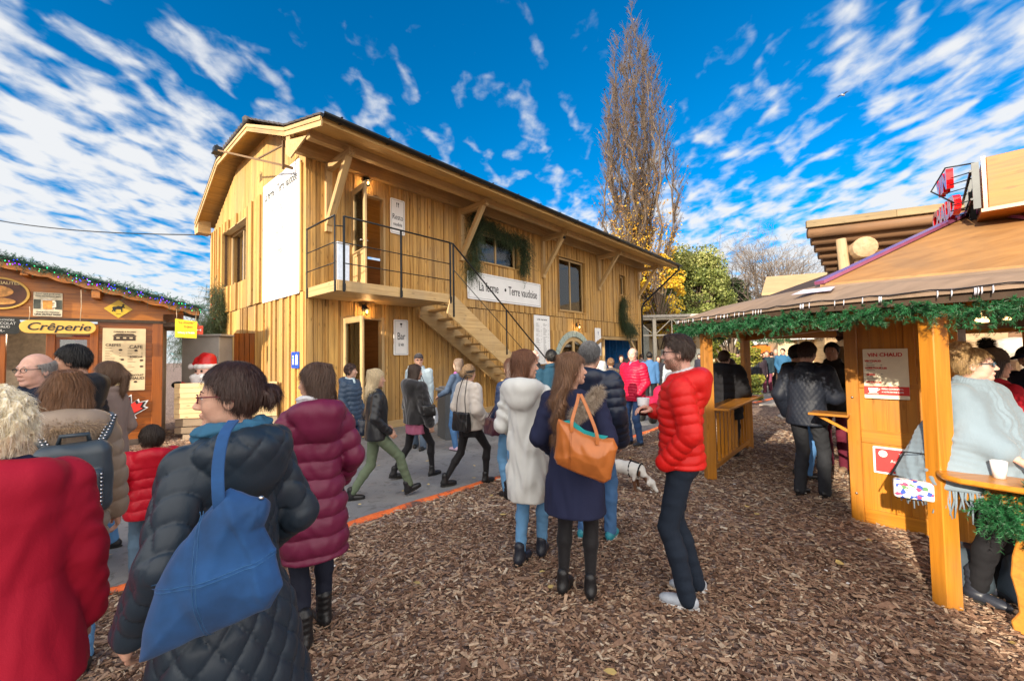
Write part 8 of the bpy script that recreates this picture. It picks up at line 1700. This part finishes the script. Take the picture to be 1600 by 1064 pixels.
# woman with the shawl leaning on the counter
def shawl(P):
    zz = P['zz']; s = S()
    s.lathe([(zz(.80), .0, -.06, .42, .36), (zz(.95), .0, -.05, .40, .33), (zz(1.15), 0, -.02, .345, .27), (zz(1.30), 0, .0, .285, .19), (zz(1.40), 0, .01, .215, .135), (zz(1.46), 0, 0, .13, .105), (zz(1.50), 0, -.01, .09, .085)], .03, 2.1, lambda tt, X, Y, Z: .010*np.sin(7*np.arctan2(X, Y)+Z*5)+.008*wr(X, Y, Z, 14)+.0015*np.sin(Z*150+6*np.sin(X*9))+.006*np.sin(np.arctan2(X, -Y)*26+2.5*np.sin(Z*38))*np.clip(np.sin(np.arctan2(X, -Y)*5), 0, 1)+.007*np.abs(np.sin((X+Y*.5)*26+Z*14))**6)
    s.chain([(math.sin(b)*.082, -.012+math.cos(b)*.078, zz(1.485+.02*k-.012*math.cos(b))) for k in (0,) for b in np.linspace(0, 2*math.pi, 15)], [.036]*15, .012, lambda tt, X, Y, Z: .004*np.sin(np.arctan2(X, Y)*40)); s.chain([(math.sin(b)*.075, -.012+math.cos(b)*.07, zz(1.525-.012*math.cos(b))) for b in np.linspace(0, 2*math.pi, 15)], [.028]*15, .012, lambda tt, X, Y, Z: .004*np.sin(np.arctan2(X, Y)*40))
    [(s.cap(P['sh'][i]/P['s'], P['el'][i]/P['s'], .10, .105, .05, disp=lambda tt, X, Y, Z: .005*wr(X, Y, Z, 30)), s.cap(P['el'][i]/P['s'], P['el'][i]/P['s']+(P['wr'][i]-P['el'][i])/P['s']*.45, .09, .085, .05)) for i in (0, 1)]
    V, F = s.mesh(.0075); KN = fabric((.21, .275, .33), .95, weave=140, bump=.9, sheen=.2); o = np_mesh('shawl', V*P['s'], F, KN, P['t']); m = MB(); rr = random.Random(6)
    for k in range(150):
        a = k/150*2*math.pi; r0 = Vector((math.sin(a)*.415, -.06+math.cos(a)*.35, zz(.82))); L = rr.uniform(.13, .22); pts = [r0, r0+Vector((rr.uniform(-.01, .01), rr.uniform(-.01, .01), -L*.5)), r0+Vector((rr.uniform(-.02, .02), rr.uniform(-.02, .02), -L))]; m.tube([p*P['s'] for p in pts], [.006, .007, .004], 5)
    m.obj('fringe', KN, o)
P34 = person('blonde woman in sunglasses and a pale blue knitted shawl leaning on the counter', 3.26, 2.92, 1.715, -118, .0075, True, 2, ('sleek', (.42, .27, .12)), dict(kind='plain', hem=.70, th=.012, mat=BLK, collar=0, slen=.45), 'slim', BLK, 1.15, ('boot', (.03, .04, .05)), arms=((.24, .22, 1.0), (.20, .34, 1.02)), hands=('relax', 'flat'), head=(24, 3), w=1.0, extra=[shawl, glasses((.03, .10, .13), (.03, .05, .10))])
s = S(); s.ell((0, -.06, .150), (.062, .055, .040), .01); s.ell((.02, -.09, .12), (.05, .04, .03), .01); V, F = s.mesh(.005, post=lambda Fd, X, Y, Z: Fd+.004*np.sin(60*X+40*Z+20*Y)); A, B = strands(V, vnormals(V, F), 900, .03, .0016, RNG, grav=.5, out=.5, wave=.1); V, F = merge([(V, F), (A, B)]); np_mesh('hair_bun', P34['hpm'](V), F, hairmat((.42, .27, .12)), P34['t'])
cc = G(1548, 742, .93); cup(Vector((3.02, 2.60, .922)), 'white plastic cup on the counter in front of the shawl woman', None, 0, 1.05)
m = bpy.data.materials.new('floral'); nt, b = nodes_of(m); tc = nt.nodes.new('ShaderNodeTexCoord').outputs['Object']; v = nt.nodes.new('ShaderNodeTexVoronoi'); v.inputs['Scale'].default_value = 45; nt.links.new(tc, v.inputs[0]); sc_ = nt.nodes.new('ShaderNodeSeparateColor'); nt.links.new(v.outputs['Color'], sc_.inputs[0]); c = rampn(nt, sc_.outputs[0], [(0, (.75, .72, .7)), (.35, (.7, .05, .15)), (.5, (.75, .72, .7)), (.62, (.03, .08, .4)), (.75, (.8, .75, .7)), (.88, (.1, .25, .1))]); nt.nodes[-1].color_ramp.interpolation = 'CONSTANT' if hasattr(nt.nodes[-1], 'color_ramp') else 'LINEAR'; nt.links.new(c, b.inputs['Base Color']); b.inputs['Roughness'].default_value = .5
fb = D(1432, 765, 2.92); s = S(); s.rbox((0, 0, 0), (.12, .04, .065), .02); V, F = s.mesh(.007); ft = thing('floral_bag', 'flower-patterned clutch hanging under the shawl beside the corner post', 'bag', fb, R(-40)); np_mesh('bag_body', V, F, m, ft)
mm = MB(); mm.tube([(-.13, 0, .08), (-.05, .03, .25), (.05, .03, .25), (.13, 0, .08)], .006, 6); mm.obj('strap', BLK, ft)
P35 = person('person in a brown bobble hat and red jacket behind the shawl woman', 4.22, 3.62, 1.68, -55, .010, True, 0, ('bob', DBR), dict(kind='plain', hem=.75, th=.035, mat=fabric((.40, .008, .02), .85), collar=.06), 'jeans', DJEAN, head=(-10, 0), extra=[hat('pompom', (.07, .050, .035))])
P36 = person('young seller in a dark cap with lowered head at the right edge', 5.95, 4.75, 1.72, 130, .012, False, 3, ('short', BLKH), dict(kind='plain', hem=.78, mat=fabric((.015, .02, .05), .8)), 'trousers', BLK, head=(0, -24), extra=[hat('cap', (.015, .018, .04))])
# bags on the ground by the shaped leg
def lumpbag(label, p, size, col, seed, strap=True):
    t = thing('soft_bag', label, 'bag', p, R(seed*37), 'grey bags on the ground under the counter'); s = S(); s.rbox((0, 0, size[2]), size, min(size)*.8, disp=lambda tt, x, y, z: .012*wr(x, y, z, 13+seed)+.004*wr(x, y, z, 40)); V, F = s.mesh(.009); np_mesh('bag_body', V, F, fabric(col, .7), t)
    if strap: m = MB(); m.tube([(-size[0]*.6, -size[1], size[2]*1.2), (-size[0]*.5, -size[1]-.05, size[2]*2.2), (0, -size[1]-.07, size[2]*2.5), (size[0]*.5, -size[1]-.05, size[2]*2.1), (size[0]*.6, -size[1], size[2]*1.1)], .017, 8); m.obj('handle', fabric(col, .7), t)
g1 = G(1535, 935); g2 = G(1598, 955); lumpbag('dark grey sports bag with white piping left of the shaped leg', (g1.x+.05, g1.y+.12, 0), (.16, .12, .15), (.05, .07, .09), 1, False); lumpbag('blue-grey bag with looped handles right of the shaped leg', (g2.x+.12, g2.y+.10, 0), (.17, .12, .19), (.09, .13, .18), 2)
# people seen on the balcony doorway (dark inside)
for i, (u, y, H) in enumerate(((1.35, 1.0, 1.7), (1.75, 2.2, 1.6))):
    p = FW(u, y, SEAM); person(['dark figure standing just inside the upstairs door', 'second dark figure deeper inside the upstairs room'][i], p.x, p.y, H, 100, .03, hair=('short', BLKH), top=dict(mat=BLK), legmat=BLK, z=SEAM)
# ------------------------------------------------------------------ the distant crowd
simple('man in a striped blue and white tracksuit top walking among the far crowd', 1225, 0, 1.84, 188, (.03, .12, .24), 17.0, hair=('short', BLKH), res=.018, head=(-30, 0), t=dict(collar=.06), w=1.1, arms=('down', 'pocket'))
tp_ = D(1225, 600, 17.0); m = MB(); p_ = bpy.data.objects
crowd = [(1178, 16.6, 1.60, 150, (.015, .018, .028), True), (1190, 17.2, 1.66, 200, (.03, .02, .03), True), (1200, 17.6, 1.76, 170, (.012, .03, .045), False), (1207, 18.4, 1.70, 20, (.02, .02, .03), False), (1214, 19.5, 1.82, 185, (.10, .10, .12), False), (1183, 20.0, 1.74, 90, (.05, .05, .06), False), (1196, 21.2, 1.70, 200, (.3, .05, .04), True), (1170, 22, 1.66, 30, (.07, .03, .04), True), (1242, 19.6, 1.7, 160, (.12, .09, .07), True), (1250, 22, 1.74, 220, (.3, .24, .2), False), (1262, 20.5, 1.66, 140, (.06, .07, .1), True), (1290, 20.5, 1.76, 20, (.2, .2, .24), False), (1094, 21.0, 1.66, 170, (.03, .03, .05), True), (1101, 23.5, 1.72, 20, (.3, .3, .34), False), (1086, 25, 1.7, 190, (.5, .25, .05), True), (1108, 26.0, 1.64, 60, (.06, .07, .12), True), (1148, 17.5, 1.66, 40, (.10, .06, .05), True), (1140, 15.0, 1.72, 200, (.03, .03, .035), True), (1154, 20.5, 1.8, 0, (.2, .12, .08), False), (1003, 21, 1.7, 10, (.25, .2, .2), False), (1042, 24, 1.68, 170, (.06, .06, .08), True), (1068, 27, 1.74, 30, (.35, .35, .4), False), (1218, 26, 1.7, 10, (.4, .12, .08), True), (1232, 28, 1.75, 100, (.1, .12, .2), False)]
hc_ = [BLKH, BR, LBR, DBR, GRY, BLO]
names = ['black', 'plum', 'teal', 'dark', 'grey', 'slate', 'red', 'maroon', 'brown', 'beige', 'bluish', 'light grey', 'navy', 'silver', 'amber', 'ink blue', 'russet', 'charcoal', 'tan', 'mauve', 'smoky', 'pale blue', 'coral', 'blue']
wh = ['at the left of the far queue', 'in the far queue with bare legs', 'in the far queue beside the tracksuit man', 'turned away in the far queue', 'behind the tracksuit man\'s shoulder', 'at the back of the far queue', 'under the orange banner', 'beside the second bar post', 'just right of the tracksuit man', 'at the right-hand white tent', 'walking past the right-hand tent', 'behind the quilted jacket man', 'far off left of the first bar post', 'deep in the crowd by the pink tent', 'at the pink tent counter', 'passing in front of the pink tent', 'seen between the two bar posts', 'nearest between the two bar posts', 'furthest between the two bar posts', 'by the end of the chalet', 'in front of the metal gate', 'far behind the metal gate', 'far behind the orange banner', 'at the most distant chalet']
for i, (x, Y, H, a, c, fm) in enumerate(crowd):
    simple('distant person in a %s coat %s' % (names[i], wh[i]), x, 0, H, a, c, Y, fm, hair=('bob' if fm else 'short', hc_[i % 6]), res=.026, hem=.62 if fm else .8, lcol=((.015, .016, .02), (.04, .07, .14), (.2, .05, .09))[i % 3 if i != 1 else 2], group='people in the distant crowd', w=1.05)
